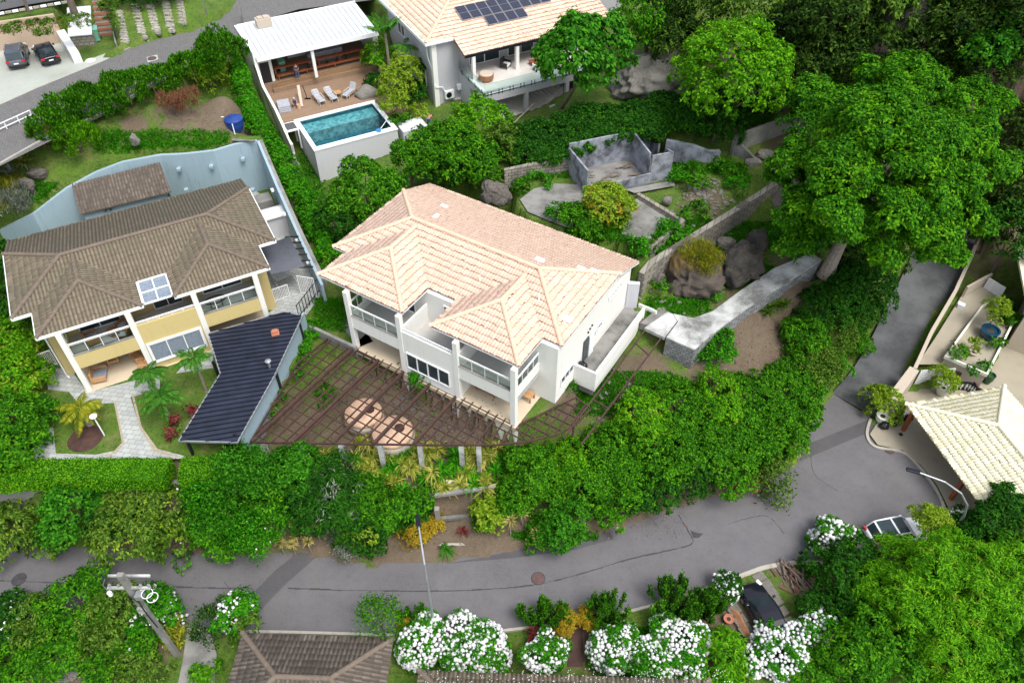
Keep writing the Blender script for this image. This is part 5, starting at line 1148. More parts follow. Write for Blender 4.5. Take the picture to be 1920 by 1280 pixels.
for k in range(5):
    loc = PL(4.2+k*1.05, 8.15, 10.16)
    if st0 is None:
        st0 = empty('bar_stool', loc, PA, '', 'bar stool', 'black bar stools behind the long table'); MB().lathe((0,0,.68), [(.2,0),(.21,.07),(.02,.1)], 14).build('seat', M['black'], st0); MB().lathe((0,0,0), [(.2,0),(.03,.04),(.03,.67)], 10).build('stem', M['metal_dark'], st0); s_ = st0
    else: s_ = copy_tree(st0); s_.location = loc
    s_['label'] = ['leftmost','second from left','middle','second from right','rightmost'][k]+' of the five black bar stools behind the long bar table'
# wheelie bin in the pool house
def wheelie(loc, rz, label, mat='green_bin', s=1.0):
    e = empty('wheelie_bin', loc, rz, label, 'wheelie bin')
    MB().prism([(-.25*s,-.28*s),(.25*s,-.28*s),(.25*s,.28*s),(-.25*s,.28*s)], .08, .1).add([(-.22*s,-.24*s,.1),(.22*s,-.24*s,.1),(.22*s,.24*s,.1),(-.22*s,.24*s,.1),(-.29*s,-.34*s,.98*s),(.29*s,-.34*s,.98*s),(.29*s,.36*s,.98*s),(-.29*s,.36*s,.98*s)], [(0,1,5,4),(1,2,6,5),(2,3,7,6),(3,0,4,7)]).build('body', M[mat], e)
    MB().prism([(-.31*s,-.37*s),(.31*s,-.37*s),(.31*s,.4*s),(-.31*s,.4*s)], .985*s, [1.0*s,1.0*s,1.1*s,1.1*s]).build('lid', M[mat], e)
    MB().bar((-.33*s,.3*s,.08),(-.25*s,.3*s,.08),.18,.18).bar((.25*s,.3*s,.08),(.33*s,.3*s,.08),.18,.18).build('wheel', M['black'], e); return e
wheelie(PL(1.6, 8.6, 10.16), PA, 'green wheelie bin standing at the left end of the pool bar', s=1.15)
wheelie(P(183,76,14.05), R(20), 'pale green wheelie bin beside the brick steps', s=1.2)
# loungers
def lounger(loc, rz, label, back=35, group='cushioned loungers on the pool deck'):
    e = empty('sun_lounger', loc, rz, label, 'sun lounger', group); f = MB()
    c, s = math.cos(R(back)), math.sin(R(back)); bk = (0, .55+.8*c, .36+.8*s)
    for x_ in (-.32, .32):
        f.bar((x_,-.85,.34),(x_,.55,.36),.06,.07); f.bar((x_,.55,.36),(x_,bk[1],bk[2]),.06,.07); f.bar((x_*1.15,-.5,.0),(x_*1.15,-.35,.6),.05,.05); f.bar((x_*1.15,.7,0),(x_*1.15,.45,.6),.05,.05); f.bar((x_*1.15,-.42,.58),(x_*1.15,.6,.6),.07,.05); f.bar((x_,-.84,0),(x_,-.8,.34),.05,.05)
    f.build('frame', M['sand'], e)
    m_ = MB(); L_ = [(-.85,.37),(-.5,.39),(-.15,.38),(.2,.39),(.55,.40)]
    for i in range(4): m_.bar((0, L_[i][0]+.01, L_[i][1]+.04), (0, L_[i+1][0]-.01, L_[i+1][1]+.04), .56, .1)
    for i in range(3):
        t0, t1 = i/3, (i+1)/3; p = lambda t: (0, .56+.8*c*t, .42+.8*s*t); a, b = p(t0+.01), p(t1-.01); m_.bar(a, b, .56, .1)
    m_.build('cushion', M['cloth_grey'], e, bevel=.03); return e
lounger(P(600,191,9.2), PA+R(5), 'left of the two side by side cushioned loungers facing the pool', 30)
lounger(P(623,186,9.2), PA+R(5), 'right of the two side by side cushioned loungers, next to the small wooden table', 30)
lounger(P(655,180,9.2), PA+R(-55), 'turned cushioned lounger with raised back, right of the small wooden table', 60)
e = empty('side_table', P(633,181,9.2), PA, 'small light wooden table between the pool loungers', 'table'); MB().box(-.4,-.35,.42,.4,.35,.48).build('tabletop', M['wood_light'], e); mb = MB(); [mb.box(x_-.03,y_-.03,0,x_+.03,y_+.03,.419) for x_ in (-.35,.35) for y_ in (-.3,.3)]; mb.build('legs', M['wood'], e)
e = empty('stacked_cushions', P(532,200,9.2), PA+R(-8), 'stack of grey folded lounger cushions against the pool side wall', 'cushion stack')
for k in range(4): MB().box(-.6,-1.3+.05*k,.16*k,.6,1.1-.25*k,.16*k+.15).build('cushion', M['cloth_grey'], e, bevel=.05)
tag(MB().lathe((0,0,0), [(.17,0),(.22,.42),(.19,.42),(.16,.1)], 16).build('bucket', M['tent'], None, P(561,203,9.2)), 'cream plastic bucket beside the kneeling worker', 'bucket')
tag(MB().bar(P(566,200,9.25), P(559,160,10.4), .28, .06).build('leaning_board', M['sand'], None), 'pale board leaning against the deck step', 'board')
tag(MB().bar(P(576,185,9.25), P(567,160,10.6), .05, .05).box(P(577,186,9.2).x-.3, P(577,186,9.2).y-.08, 9.2, P(577,186,9.2).x+.3, P(577,186,9.2).y+.08, 9.3).build('broom', M['metal_dark']), 'long handled broom standing against the deck step', 'broom')
blob('boulder', P(688,178,9.2), 1.25, 'rock_light', 'pale boulder rising through the pool deck near the palms', 'boulder', None, 8, (.95, .8, .75), amp=.35)
MBs = MB(); q0 = PL(-.95,-.9,9.3)
s_ = empty('glass_box', PL(-.7,-1.0,8.0), PA, 'white framed glass topped box between the side wall and the pool', 'box'); MB().box(-.65,-.8,1.1,.65,.8,1.25).box(.45,-.78,-.9,.6,-.65,1.09).box(.45,.6,-.9,.6,.75,1.09).build('frame', M['trim'], s_); MB().box(-.5,-.65,1.251,.5,.65,1.27).build('top', M['concrete_dark'], s_)
# ---------------------------------------------------------------- upper house
oU = P(911, 178, 11.7); UA = R(28)
def UL(u, v, z): return Vector((oU.x+u*math.cos(UA)-v*math.sin(UA), oU.y+u*math.sin(UA)+v*math.cos(UA), z))
uh = empty('grey_house', (oU.x, oU.y, 0), UA, 'pale grey house with cream tiled roof, solar panels and a glass railed balcony', 'house')
lift_ = .33; zEu = 15.25
MB().box(-2.75, 6.1, 6.0, 15.5, 18, 15.0).build('body', M['greyhouse'], uh)
MB().box(-2.85, 5.95, 6.0, -2.35, 6.45, 15.05).build('quoin', M['white'], uh)
b_ = MB(); b_.box(-.02, .0, 10.8, 13.5, .35, 11.7); b_.box(-.02, .351, 10.8, .33, 6.09, 11.7); b_.build('balcony_edge', M['greyhouse'], uh)
MB().box(.331, .352, 11.2, 13.5, 6.09, 11.69).build('balcony_floor', M['floor_white'], uh)
MB().box(-.06, -.06, 11.701, 13.5, .30, 11.75).box(-.06, .301, 11.701, .30, 6.0, 11.75).build('balcony_trim', M['trim'], uh)
for (u_, v_) in ((0.15, .15), (4.5, .15), (9.2, .15)): MB().box(u_-.16 if u_ else u_, v_-.15, 6.5, u_+.22, v_+.25, 10.79).build('pillar', M['greyhouse'], uh)
MB().box(0, 3.5, 6.5, .33, 6.09, 10.79).build('side_wall', M['greyhouse'], uh)
for u_ in (.33, 5.15, 10.2): MB().box(u_-.17, 3.1, 11.7, u_+.17, 3.45, 14.3).build('column', M['white'], uh)
MB().box(.3, .3, 8.2, 13, 6.09, 8.5).build('ground_floor', M['floor_white'], uh)
zU = lambda u, v: 14.35+lift_*(v-3.2); zUL = lambda u, v: 15.18+lift_*(u+3.5); zr_ = zU(0, 12.7)
uro = roof([([(-3.5,5.71),(-.6,5.71),(3.49,12.7)], zU, (0,-1)), ([(-.6,3.2),(16.5,3.2),(16.5,12.7),(3.49,12.7),(-.6,5.71)], zU, (0,-1)), ([(-3.5,5.71),(3.49,12.7),(3.49,13.5),(-3.5,20.5)], zUL, (-1,0)), ([(3.49,12.7),(16.5,12.7),(16.5,18),(3.49,18)], lambda u, v: zr_-lift_*(v-12.7), (0,1))],
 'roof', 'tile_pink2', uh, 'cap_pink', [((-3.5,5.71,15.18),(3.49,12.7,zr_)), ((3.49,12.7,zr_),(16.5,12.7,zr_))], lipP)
mb = MB(); mb.prism([(-.6,3.2),(16.5,3.2),(16.5,9),(-.6,9)], [14.12,14.12,16.03,16.03], [14.3,14.3,16.2,16.2]); mb.build('soffit', M['wood'], uro)
f = MB(); f.box(-3.6, 5.6, 14.95, -.62, 5.7, 15.25); f.box(-3.62, 5.7, 14.95, -3.5, 18, 15.25); f.box(-3.5,5.71,14.9,-.62,6.1,15.0); f.build('fascia', M['trim'], uro)
f = MB(); f.box(-.6, 3.08, 14.15, 16.5, 3.19, 14.38); f.build('gutter', M['metal_dark'], uro)
# solar panels
pn = 0
def panel(u, v):
    z = zU(u, v)+.16; me_ = MB(); W2, L2 = 1.08, 2.0; sl = math.atan(lift_)
    e = MB().box(0, 0, 0, W2, L2, .05).build('solar_panel', M['metal_grey'], uh); e.location = (u, v, z); e.rotation_euler = (sl, 0, 0)
    c_ = MB().box(.04, .04, .051, W2-.04, L2/2-.02, .056).box(.04, L2/2+.02, .051, W2-.04, L2-.04, .056).build('cells', M['solar'], e)
for k in range(9): panel(1.2+k*1.13, 7.3)
for k in range(2): pass
for k in range(4):
    z = zU(0, 6.02)+.16; u = 3.46+k*1.13
    e = MB().box(0, 0, 0, 1.08, 1.25, .05).build('solar_panel', M['metal_grey'], uh); e.location = (u, 6.02, z); e.rotation_euler = (math.atan(lift_), 0, 0)
    MB().box(.04, .04, .051, 1.04, 1.21, .056).build('cells', M['solar'], e)
# glass balustrade
gl = MB(); gl.add([(-.08,-.02,11.55),(13.4,-.02,11.55),(13.4,-.02,12.75),(-.08,-.02,12.75),(-.08,5.9,11.55),(-.08,5.9,12.75)], [(0,1,2,3),(0,3,5,4)]); gl.bar((-.08,-.02,12.76),(13.4,-.02,12.76),.03,.02); gl.bar((-.08,-.02,12.76),(-.08,5.9,12.76),.03,.02); g_ = gl.build('glass_balustrade', M['glass'], uh)
for k in range(11):
    for d in (-.18, .18): MB().box(.35+k*1.2+d, -.08, 11.5, .41+k*1.2+d, -.03, 12.0).build('clamp', M['metal_dark'], g_)
for k in range(4): MB().box(-.14, .6+k*1.5, 11.5, -.10, .66+k*1.5, 12.0).build('clamp', M['metal_dark'], g_)
window(uh, (1.2, 6.1), (4.6, 6.1), 11.8, 14.0, 2, out=(0,-1), name='sliding_door'); window(uh, (5.6, 6.1), (8.6, 6.1), 11.8, 14.0, 2, out=(0,-1), name='sliding_door'); window(uh, (9.6, 6.1), (12.6, 6.1), 11.8, 14.0, 2, out=(0,-1), name='sliding_door')
window(uh, (-2.75, 10.2), (-2.75, 8.2), 9.2, 11.3, 2, out=(-1,0)); window(uh, (-2.75, 15), (-2.75, 13.2), 12.6, 13.8, 2, out=(-1,0))
MB().tube([(-2.82, 7.4, 14.9), (-2.9, 7.0, 13.2), (-2.82, 6.6, 12.5), (-2.7, 5.88, 10.4), (-2.0, 5.88, 10.3), (-1.8, 5.86, 9.9)], .06).build('downpipe', M['trim'], uh)
for k, (u_, z_) in enumerate(((-1.3, 9.35), (-1.15, 8.0))):
    e = MB().box(-.5, -.35, -.42, .5, 0, .42).build('air_conditioner', M['trim'], uh, (u_, 6.05, z_), bevel=.02); 
    fn = MB().lathe((0,0,0), [(.3,0),(.3,.03),(.05,.05)], 20).build('fan', M['metal_dark'], e, (-.1, -.35, 0)); fn.rotation_euler = (R(90), 0, 0)
e = MB().box(-.3,-.4,-.3,.3,0,.3).build('gas_heater', M['trim'], uh, (-.1, 6.05, 9.9), bevel=.05)
MB().box(9.8, 4.9, 8.51, 10.6, 5.4, 9.3).build('air_conditioner', M['metal_grey'], uh)
MB().box(-.6, 5.98, 6.5, .0, 6.09, 8.6).build('meter_box', M['trim'], uh)
MB().box(5.0, 3.6, 8.51, 5.25, 6.09, 10.79).build('inner_wall', M['greyhouse'], uh)
mb = MB(); [mb.box(7+.35*k, .9+.05*k, 8.51, 7.35+.35*k, 3.5, 8.6+.18*k) for k in range(7)]; mb.build('stairs', M['floor_white'], uh)
armchair(UL(1.9, 2.6, 11.72), UA+R(0), 'x', 'wood') if False else None
e = empty('pouf', UL(1.35, 2.6, 11.72), 0, 'large round woven brown pouf at the left end of the glass railed balcony', 'pouf'); MB().lathe((0,0,0), [(.62,0),(.75,.3),(.75,.65),(.62,.7)], 24).build('body', M['wood'], e); MB().lathe((0,0,0), [(.7,.701),(.6,.78),(.02,.8)], 24).build('cushion', M['sand'], e)
armchair(UL(4.3, 4.1, 11.72), UA+R(35), 'dark framed lounge chair with white cushion behind the balcony column', 'black', 'trim', 1.1)
armchair(UL(6.9, 2.2, 11.72), UA+R(180), 'white rounded armchair near the glass balustrade', 'trim', 'trim', .9)
e = empty('coffee_table', UL(7.4, 3.3, 11.72), UA, 'low orange brown wooden table on the upper balcony', 'table'); MB().box(-.7,-.4,.3,.7,.4,.38).build('tabletop', M['wood_red'], e); mb = MB(); [mb.box(x_-.04,y_-.04,0,x_+.04,y_+.04,.299) for x_ in (-.6,.6) for y_ in (-.3,.3)]; mb.build('legs', M['wood'], e)
tag(MB().bar(UL(1.2, -2.0, 8.6), UL(5.3, -.2, 9.6), .1, .1).build('stair_rail', M['sand']), 'pale sloping hand rail in front of the grey house', 'hand rail')
mb = MB().prism([UL(.6,-1.6,0), UL(6.2,-1.2,0), UL(6.2,-.1,0), UL(.6,-.1,0)], 6.5, [8.3,8.9,8.9,8.3]); tag(mb.build('entrance_ramp', M['floor_white']), 'pale ramp along the front of the grey house', 'ramp')
mb = MB().prism([UL(6.3,-1.6,0), UL(12,-1.3,0), UL(12,-1.1,0), UL(6.3,-1.4,0)], 6.5, 9.6); tag(mb.build('garden_wall', M['greyhouse']), 'low pale grey wall right of the ramp behind the glossy tree', 'wall')
# terrace block and planting box left of the grey house
tag(MB().box(-1.6,-1.0,-3,1.0,1.0,.35).build('planter_wall', M['greyw'], None, P(778,238,8.6), UA), 'low pale wall block between the pool and the grey house', 'wall')
# grey neighbouring house edge, top centre right
tag(MB().box(0,0,0,3.5,10,8.5).build('neighbour_building', M['greyhouse'], None, UL(16.8, 7.2, 8), UA), 'grey wall of the neighbouring building behind the cream tiled roof', 'building')

# ---------------------------------------------------------------- upper left: parking wall, steps, bin
b0, b1 = P(-200,130,14), P(122,78,14)
pkw = [P(-200,150,14), P(0,95,14), P(60,88,14), P(122,79,14)]
mb = MB(); mb.wall([(q.x, q.y) for q in pkw], 13.5, [16.6,16.7,16.8,16.8], .3); tag(mb.build('retaining_wall', M['beige']), 'tall stained beige retaining wall behind the parked cars', 'wall')
mb = MB(); mb.wall([P(122,79,14)[:2], P(148,118,14)[:2]], 13.9, [15.2,14.9], .75); tag(mb.build('low_wall', M['trim']), 'thick white low wall right of the black hatchback', 'wall')
q = P(160,84,14.1); e = empty('utility_cabinet', (q.x, q.y, 13.8), R(12), 'white sloping utility shelter between the parking place and the brick steps', 'shelter')
MB().box(-1.0,-.15,0,1.0,2.4,1.3).build('body', M['stonewall'], e); MB().prism([(-1.15,-.3),(1.05,-.3),(1.05,2.6),(-1.15,2.6)], [1.31,1.31,2.9,2.9], [1.4,1.4,3.0,3.0]).build('roof_slab', M['metal_white'], e)
tag(MB().lathe((0,0,0), [(.46,0),(.46,.05),(.02,.07)], 24).build('white_cover', M['trim'], None, P(170,114,14.02)), 'white oval plate on the pavement beside the parking place', 'plate')
st = empty('brick_steps', P(201,68,14), R(12), 'red brick steps climbing beside the grass parking strips', 'steps')
for k in range(8): MB().box(-.95, k*.42, -.3, .95, k*.42+.419, .3+.36*k).build('step', M['rock_light'], st); MB().box(-.97, k*.42-.02, .3+.36*k-.24, .97, k*.42-.003, .3+.36*k+.01).build('riser', M['terracotta'], st)
mb = MB(); mb.wall([P(214,66,14.3)[:2], P(222,95,14)[:2]], 13.8, 14.7, .12); tag(mb.build('step_curb', M['concrete']), 'thin concrete curb between the brick steps and the grass strips', 'kerb')
# white rail by the lower left of the upper street
mb = MB(); ra_, rb_ = P(-10,255,13.9), P(62,222,13.9)
for z_ in (.35, .75): mb.bar(ra_+Vector((0,0,z_)), rb_+Vector((0,0,z_)), .07, .07)
for k in range(4): q = ra_.lerp(rb_, k/3); mb.bar(q, q+Vector((0,0,.78)), .07, .07)
tag(mb.build('white_rail', M['trim']), 'white pipe rail at the left end of the upper street', 'rail')
tag(MB().bar(P(455,45,14.2), P(455,45,14.2)+Vector((0,0,7)), .22, .22).build('street_pole', M['concrete']), 'concrete pole standing beside the pool house roof', 'pole')
tag(MB().bar(P(388,28,14.8), P(388,28,14.8)+Vector((0,0,4)), .1, .1).build('street_pole', M['concrete']), 'thin pole in the grass strips at the top edge', 'pole')
# blue water tank
q = P(443,243,11.3); e = empty('water_tank', q, 0, 'blue plastic water tank at the end of the rear lawn', 'water tank')
MB().lathe((0,0,0), [(.62,0),(.78,.5),(.8,1.0),(.84,1.02),(.84,1.12),(.7,1.2),(.3,1.38),(.28,1.44),(.01,1.46)], 28).build('body', M['bluetank'], e, smooth=False)
MB().tube([(0,-.3,1.3),(0.1,-.85,1.0),(.12,-.9,.0)], .045).tube([(-.9,.2,1.15),(-1.3,.3,1.1)], .05).build('pipe', M['trim'], e)
tag(MB().bar(P(436,262,11.35), P(478,265,11.35), .25, .12).build('concrete_sill', M['concrete']), 'narrow slab under the water tank at the top of the blue wall', 'slab')
# ---------------------------------------------------------------- lamp posts and the utility pole
def lamp(px, py, hh, arm, label, z=0, lean=0.0):
    q = G(px, py) if z is None else P(px, py, z); e = empty('street_lamp', q, 0, label, 'street lamp')
    pts = [(0,0,0),(0,0,hh*.55)]+[(arm[0]*t**2, arm[1]*t**2, hh*(.55+.45*math.sin(t*math.pi/2)*1.0)) for t in (.25,.5,.75,1)]
    MB().tube(pts, [.10,.085,.075,.07,.06,.05], 10).build('pole', M['metal_grey'], e)
    d = Vector((arm[0], arm[1], 0)).normalized(); p = Vector(pts[-1]); MB().bar(p-d*.1, p+d*.75, .28, .14).build('lamp_head', M['metal_dark'], e, bevel=.04); return e
# pole foot behind the oleanders, head at (785,985)
ft = P(815,1180,0); hd = P(785,985,8.3)
lamp(815,1180, 8.3, ((hd-ft).x, (hd-ft).y), 'slender grey street lamp leaning over the middle of the lower street')
ft = P(1768,1020,0); hd = P(1722,885,6.6)
lamp(1768,1020, 6.6, ((hd-ft).x, (hd-ft).y), 'curved grey street lamp at the turning circle beside the white car')
# garden lamp in the yellow house lawn
e = empty('garden_lamp', P(196,816,6), 0, 'white garden lamp post with a round shade in the small lawn', 'lamp')
MB().tube([(0,0,0),(0,0,2.0)], .045).build('post', M['trim'], e); MB().lathe((0,0,1.95), [(.03,0),(.24,.08),(.24,.14),(.02,.2)], 18).build('lamp_shade', M['trim'], e)
# utility pole: foot (335,1230), top (222,1062)
ft = P(333,1228,-.2); e = empty('utility_pole', ft, 0, 'concrete utility pole with white cross arms over the lower street', 'utility pole')
MB().bar((0,0,0),(0,0,10.3),.26,.34).build('pole', M['concrete'], e); 
ca = MB().bar((-1.15,-.05,8.9),(1.2,-.05,8.9),.14,.14).build('cross_arm', M['concrete_white'], e); ca = MB().bar((-1.0,.3,9.6),(1.3,.3,9.6),.12,.12).build('cross_arm', M['concrete_white'], e)
for x_ in (-1.0,-.5,.7,1.15):
    MB().lathe((x_,.0,8.97), [(.03,0),(.09,.05),(.05,.12),(.09,.18),(.03,.26)], 10).build('insulator', M['concrete'], e)
MB().box(.22,-.35,8.0,.62,.05,8.4).build('transformer_box', M['metal_grey'], e)
for (cx, cz) in ((1.2, 8.3), (1.05, 8.75)):
    rg = MB()
    for k in range(14):
        a0, a1 = 2*math.pi*k/14, 2*math.pi*(k+1)/14; rg.bar((cx+.3*math.cos(a0), -.3+.3*math.sin(a0), cz), (cx+.3*math.cos(a1), -.3+.3*math.sin(a1), cz), .035, .035)
    rg.build('cable_coil', M['trim'], e)
cb_ = MB(); cb_.tube([(-.2,-.2,8.3),(-.25,-.25,7),(-.22,-.25,5),(-.2,-.22,3.2)], .035, 6); cb_.tube([(.2,-.22,8.1),(.22,-.3,6.5),(.25,-.25,4.5)], .035, 6); cb_.tube([(-.1,-.2,8.2),(.4,-.4,7.6),(.2,-.3,7.2)], .03, 6); cb_.build('cable', M['black'], e)
MB().box(-.15,-.35,6.4,.2,-.16,6.9).build('junction_box', M['concrete_white'], e); MB().lathe((-1.2,-.1,8.1), [(.02,0),(.13,.1),(.13,.4),(.02,.5)], 12).build('lamp', M['trim'], e); MB().tube([(-1.2,-.1,8.5),(-1.35,0,9.1),(-1.1,.1,9.6)], .02, 5).build('lamp_arm', M['metal_grey'], e)
# ---------------------------------------------------------------- right hand property
# white lattice gate, walls, planter, pots, lemon roof
lq = P(1880, 724, 4.6)
lr_ridge = P(1868,785,4.35)
e = empty('carport', P(1812,842,0), 0, 'open carport with a pale lemon tiled hip roof', 'carport')
Lc = P(1812,842,0)
c1, c2, c3 = P(1697,757,2.9), P(1883,724,2.9), P(1838,948,2.9)
# local frame from the eave line c1-c3
ax = (c3-c1); angc = math.atan2(ax.y, ax.x); e.location = (c1.x, c1.y, 0); e.rotation_euler = (0,0,angc); Rc = Matrix.Rotation(-angc, 3, 'Z')
def toC(q): d_ = Rc@Vector((q.x-c1.x, q.y-c1.y, 0)); return (d_.x, d_.y)
C3, C2 = toC(c3), toC(c2)
w3 = math.hypot(*C3); w2 = math.hypot(*C2)
# front slope (towards the street), left slope, right slope; ridge parallel to the long side
L_, D_ = w3*1.5, w2
hD = D_/2; p_ = .34
zc = 2.9
F1 = lambda u, v: zc+p_*v; F2 = lambda u, v: zc+p_*u; F3 = lambda u, v: zc+p_*(D_-v); F4 = lambda u, v: zc+p_*(L_-u)
A, B = (hD, hD), (L_-hD, hD); zt_ = zc+p_*hD
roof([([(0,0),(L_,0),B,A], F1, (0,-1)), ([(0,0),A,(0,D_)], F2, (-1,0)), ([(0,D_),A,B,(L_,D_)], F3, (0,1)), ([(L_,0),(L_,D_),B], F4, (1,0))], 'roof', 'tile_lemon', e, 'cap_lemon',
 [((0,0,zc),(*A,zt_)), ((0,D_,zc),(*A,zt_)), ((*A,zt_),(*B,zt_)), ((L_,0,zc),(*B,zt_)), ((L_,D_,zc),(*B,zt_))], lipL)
MB().box(.1,.1,zc-.12,L_-.1,D_-.1,zc-.04).build('ceiling', M['wood'], e)
for (u_, v_) in ((.5,.6),(.5,D_-.5),(L_-.5,.5),(L_-.5,D_-.5),(L_*.5,.5)):
    MB().box(u_-.13,v_-.13,-.4,u_+.13,v_+.13,zc-.121).build('post', M['wood_red'], e)
# wall along the lane with white gate
wl = [P(1838,440,4.4), P(1822,480,3.9), P(1792,545,3.2), P(1748,620,2.5), P(1716,690,2.0)]
mb = MB(); mb.wall([(q.x, q.y) for q in wl], [2.2,2,1,.4,0], [q.z for q in wl], .28); tag(mb.build('lane_wall', M['sand']), 'long sand coloured wall along the concrete lane', 'wall')
mb = MB(); a, b_ = P(1714,692,2.3), P(1672,748,2.1); mb.wall([(a.x,a.y),(b_.x,b_.y)], -.2, [2.4,2.2], .75); tag(mb.build('gate_wall', M['sand']), 'wide topped sand coloured gate wall at the mouth of the lane', 'wall')
def whitegate(a, b_, z0, h, label):
    e = empty('white_gate', (a.x, a.y, z0), math.atan2(b_.y-a.y, b_.x-a.x), label, 'gate'); L = (Vector(b_[:2])-Vector(a[:2])).length
    MB().box(0,-.03,.05,L,.03,h).build('panel', M['metal_white'], e); f = MB(); [f.bar((0,-.04,z),(L,-.04,z),.03,.06) for z in np.linspace(.1,h,9)]; [f.bar((x,-.05,.05),(x,-.05,h),.05,.06) for x in (0,L*.3,L)]; f.build('frame', M['trim'], e)
whitegate(P(1712,722,.2), P(1775,718,.2), .1, 1.9, 'white panelled gate between the gate wall and the planter')
whitegate(P(1842,545,2.2), P(1872,563,2.2), 2.2, 1.5, 'white lattice gate at the upper end of the narrow yard')
mb = MB(); mb.wall([P(1802,560,2.2)[:2], P(1848,535,2.2)[:2]], 1.5, 3.6, .2); tag(mb.build('cross_wall', M['sand']), 'short sand coloured wall beside the white lattice gate', 'wall')
# long planter terrace
pt_ = [P(1773,668,2.4), P(1850,702,2.4), P(1903,598,2.6), P(1888,585,2.6), P(1862,558,2.6), P(1842,573,2.6)]
e = empty('planter_terrace', (pt_[0].x, pt_[0].y, 0), 0, 'long raised planter terrace with a low cream rim', 'planter'); r0 = Vector((pt_[0].x, pt_[0].y, 0)); pl2 = [q-r0 for q in pt_]
MB().prism(pl2, -.3, 2.15).build('base', M['sand'], e); MB().prism([q*1 for q in pl2], 2.153, 2.2).build('top_slab', M['patio'], e)
mb = MB(); cc = pl2+[pl2[0]]; mb.wall(cc, 2.201, 2.5, .16); mb.build('rim', M['cream'], e)
mb = MB(); mb.wall([P(1757,688,1.9)[:2], P(1820,700,1.5)[:2], P(1840,728,1.2)[:2]], -.2, [1.9,1.4,1.0], .12); tag(mb.build('brick_planter', M['rust']), 'small brick red planter edge under the terrace corner', 'planter')
def pot(q, r_, h, mat, label, name='plant_pot', soil=True):
    e = empty(name, q, 0, label, 'plant pot'); MB().lathe((0,0,0), [(r_*.62,0),(r_*.95,h*.45),(r_,h*.9),(r_*1.06,h*.92),(r_*1.06,h),(r_*.86,h),(r_*.84,h*.85)], 24).build('body', M[mat], e, smooth=False)
    MB().lathe((0,0,0), [(r_*.86,h*.84),(.01,h*.86)], 20).build('soil', M['soil'], e); return e
pot(P(1850,632,2.2), .72, .9, 'darkblue', 'large dark blue glazed pot on the planter terrace')
pot(P(1823,664,2.2), .36, .3, 'sand', 'low yellow clay bowl on the planter terrace')
pot(P(1762,738,.2), .42, .9, 'potwhite', 'white pot of the shrub beside the white panelled gate')
pot(P(1650,790,.05), .48, .8, 'potwhite', 'white pot of the shrub beside the rubbish bags at the street')
pot(P(1850,717,.2), .36, .95, 'darkgreen', 'tall glazed dark green pot below the planter terrace')
wheelie(P(1797,582,1.9), R(60), 'small white wheelie bin against the lane wall', 'trim', .75)
# black and white balustrade
e = empty('balustrade', P(1782,722,.3), 0, 'dark handrail with white turned balusters beside the carport', 'balustrade'); bq = [P(1778,715,1.0), P(1820,718,1.0), P(1842,732,1.0)]; o0 = e.location
f = MB(); [f.bar(bq[i]-o0, bq[i+1]-o0, .14, .1) for i in range(2)]; [f.bar(bq[i]-o0-Vector((0,0,.75)), bq[i+1]-o0-Vector((0,0,.75)), .14, .1) for i in range(2)]; f.build('handrail', M['metal_dark'], e)
g_ = MB()
for k in range(10):
    t_ = (k+.5)/10*2; i = min(int(t_), 1); q = bq[i].lerp(bq[i+1], t_-i)-o0; g_.lathe(q-Vector((0,0,.74)), [(.07,0),(.04,.15),(.09,.35),(.04,.55),(.07,.68)], 8)
g_.build('balusters', M['trim'], e)
# house at the right edge
hq = [P(1885,590,5.2), P(1925,480,5.6), P(2100,520,5.6), P(2100,640,5.2)]
e = empty('sand_house', (hq[0].x, hq[0].y, 0), 0, 'sand coloured house cut off by the right edge with a white framed window', 'house'); r0 = Vector((hq[0].x, hq[0].y, 0))
MB().prism([P(1903,622,2)-r0, P(1945,470,2)-r0, P(2140,520,2)-r0, P(2100,700,2)-r0], -.3, 6.0).build('body', M['sand'], e)
a, b_ = P(1906,604,3.2)-r0, P(1921,556,3.3)-r0; dn = (b_-a).normalized(); nn = (-dn.y, dn.x)
a2 = P(1903,622,2)-r0; b2 = P(1945,470,2)-r0; dn = (b2-a2).normalized(); out_ = (-dn.y, dn.x)
window(e, (a2+dn*.9)[:2], (a2+dn*2.6)[:2], 3.3, 4.7, 2, out=out_)
mb = MB(); rq = [P(1893,465,6.3)-r0, P(1935,450,6.3)-r0, P(2100,560,6.3)-r0, P(1925,500,6.3)-r0]; MB().prism([P(1905,452,6.4)-r0, P(2100,440,6.6)-r0, P(2150,560,6.4)-r0, P(1925,560,6.3)-r0], 6.02, 6.25).build('roof_edge', M['cap_lemon'], e)
# rubbish at the gate
bags = [((1658,797),.36,(1,.9,.85)),((1676,790),.40,(1.1,.9,.8)),((1692,778),.34,(1,1,.9)),((1703,783),.36,(1,.9,.9)),((1686,762),.38,(1,1,1))]
lab = ['front black rubbish bag next to the white pot','shiny black rubbish bag second from the white pot','grey green rubbish bag in the middle of the heap','rightmost black rubbish bag under the carport corner','tall blue rubbish bag against the gate wall']
for k, ((x_, y_), r_, sq_) in enumerate(bags):
    blob('rubbish_bag', P(x_, y_, .12+r_*.75), r_, ['blackpoly','blackpoly','metal_grey','blackpoly','bluetank'][k], lab[k], 'rubbish bag', 'rubbish bags piled at the carport corner', k+11, sq_, amp=.35, frq=2.2)
blob('rubbish_bag', P(1683,776,.75), .24, 'trim', 'small white plastic bag lying on the black rubbish bags', 'rubbish bag', 'rubbish bags piled at the carport corner', 21, (1.2,.9,.6), amp=.35)
tag(MB().box(-.14,-.14,0,.14,.14,.02).build('drain_grate', M['black'], None, P(1689,814,.165), R(20)), 'small black drain grate in the yard paving', 'drain')

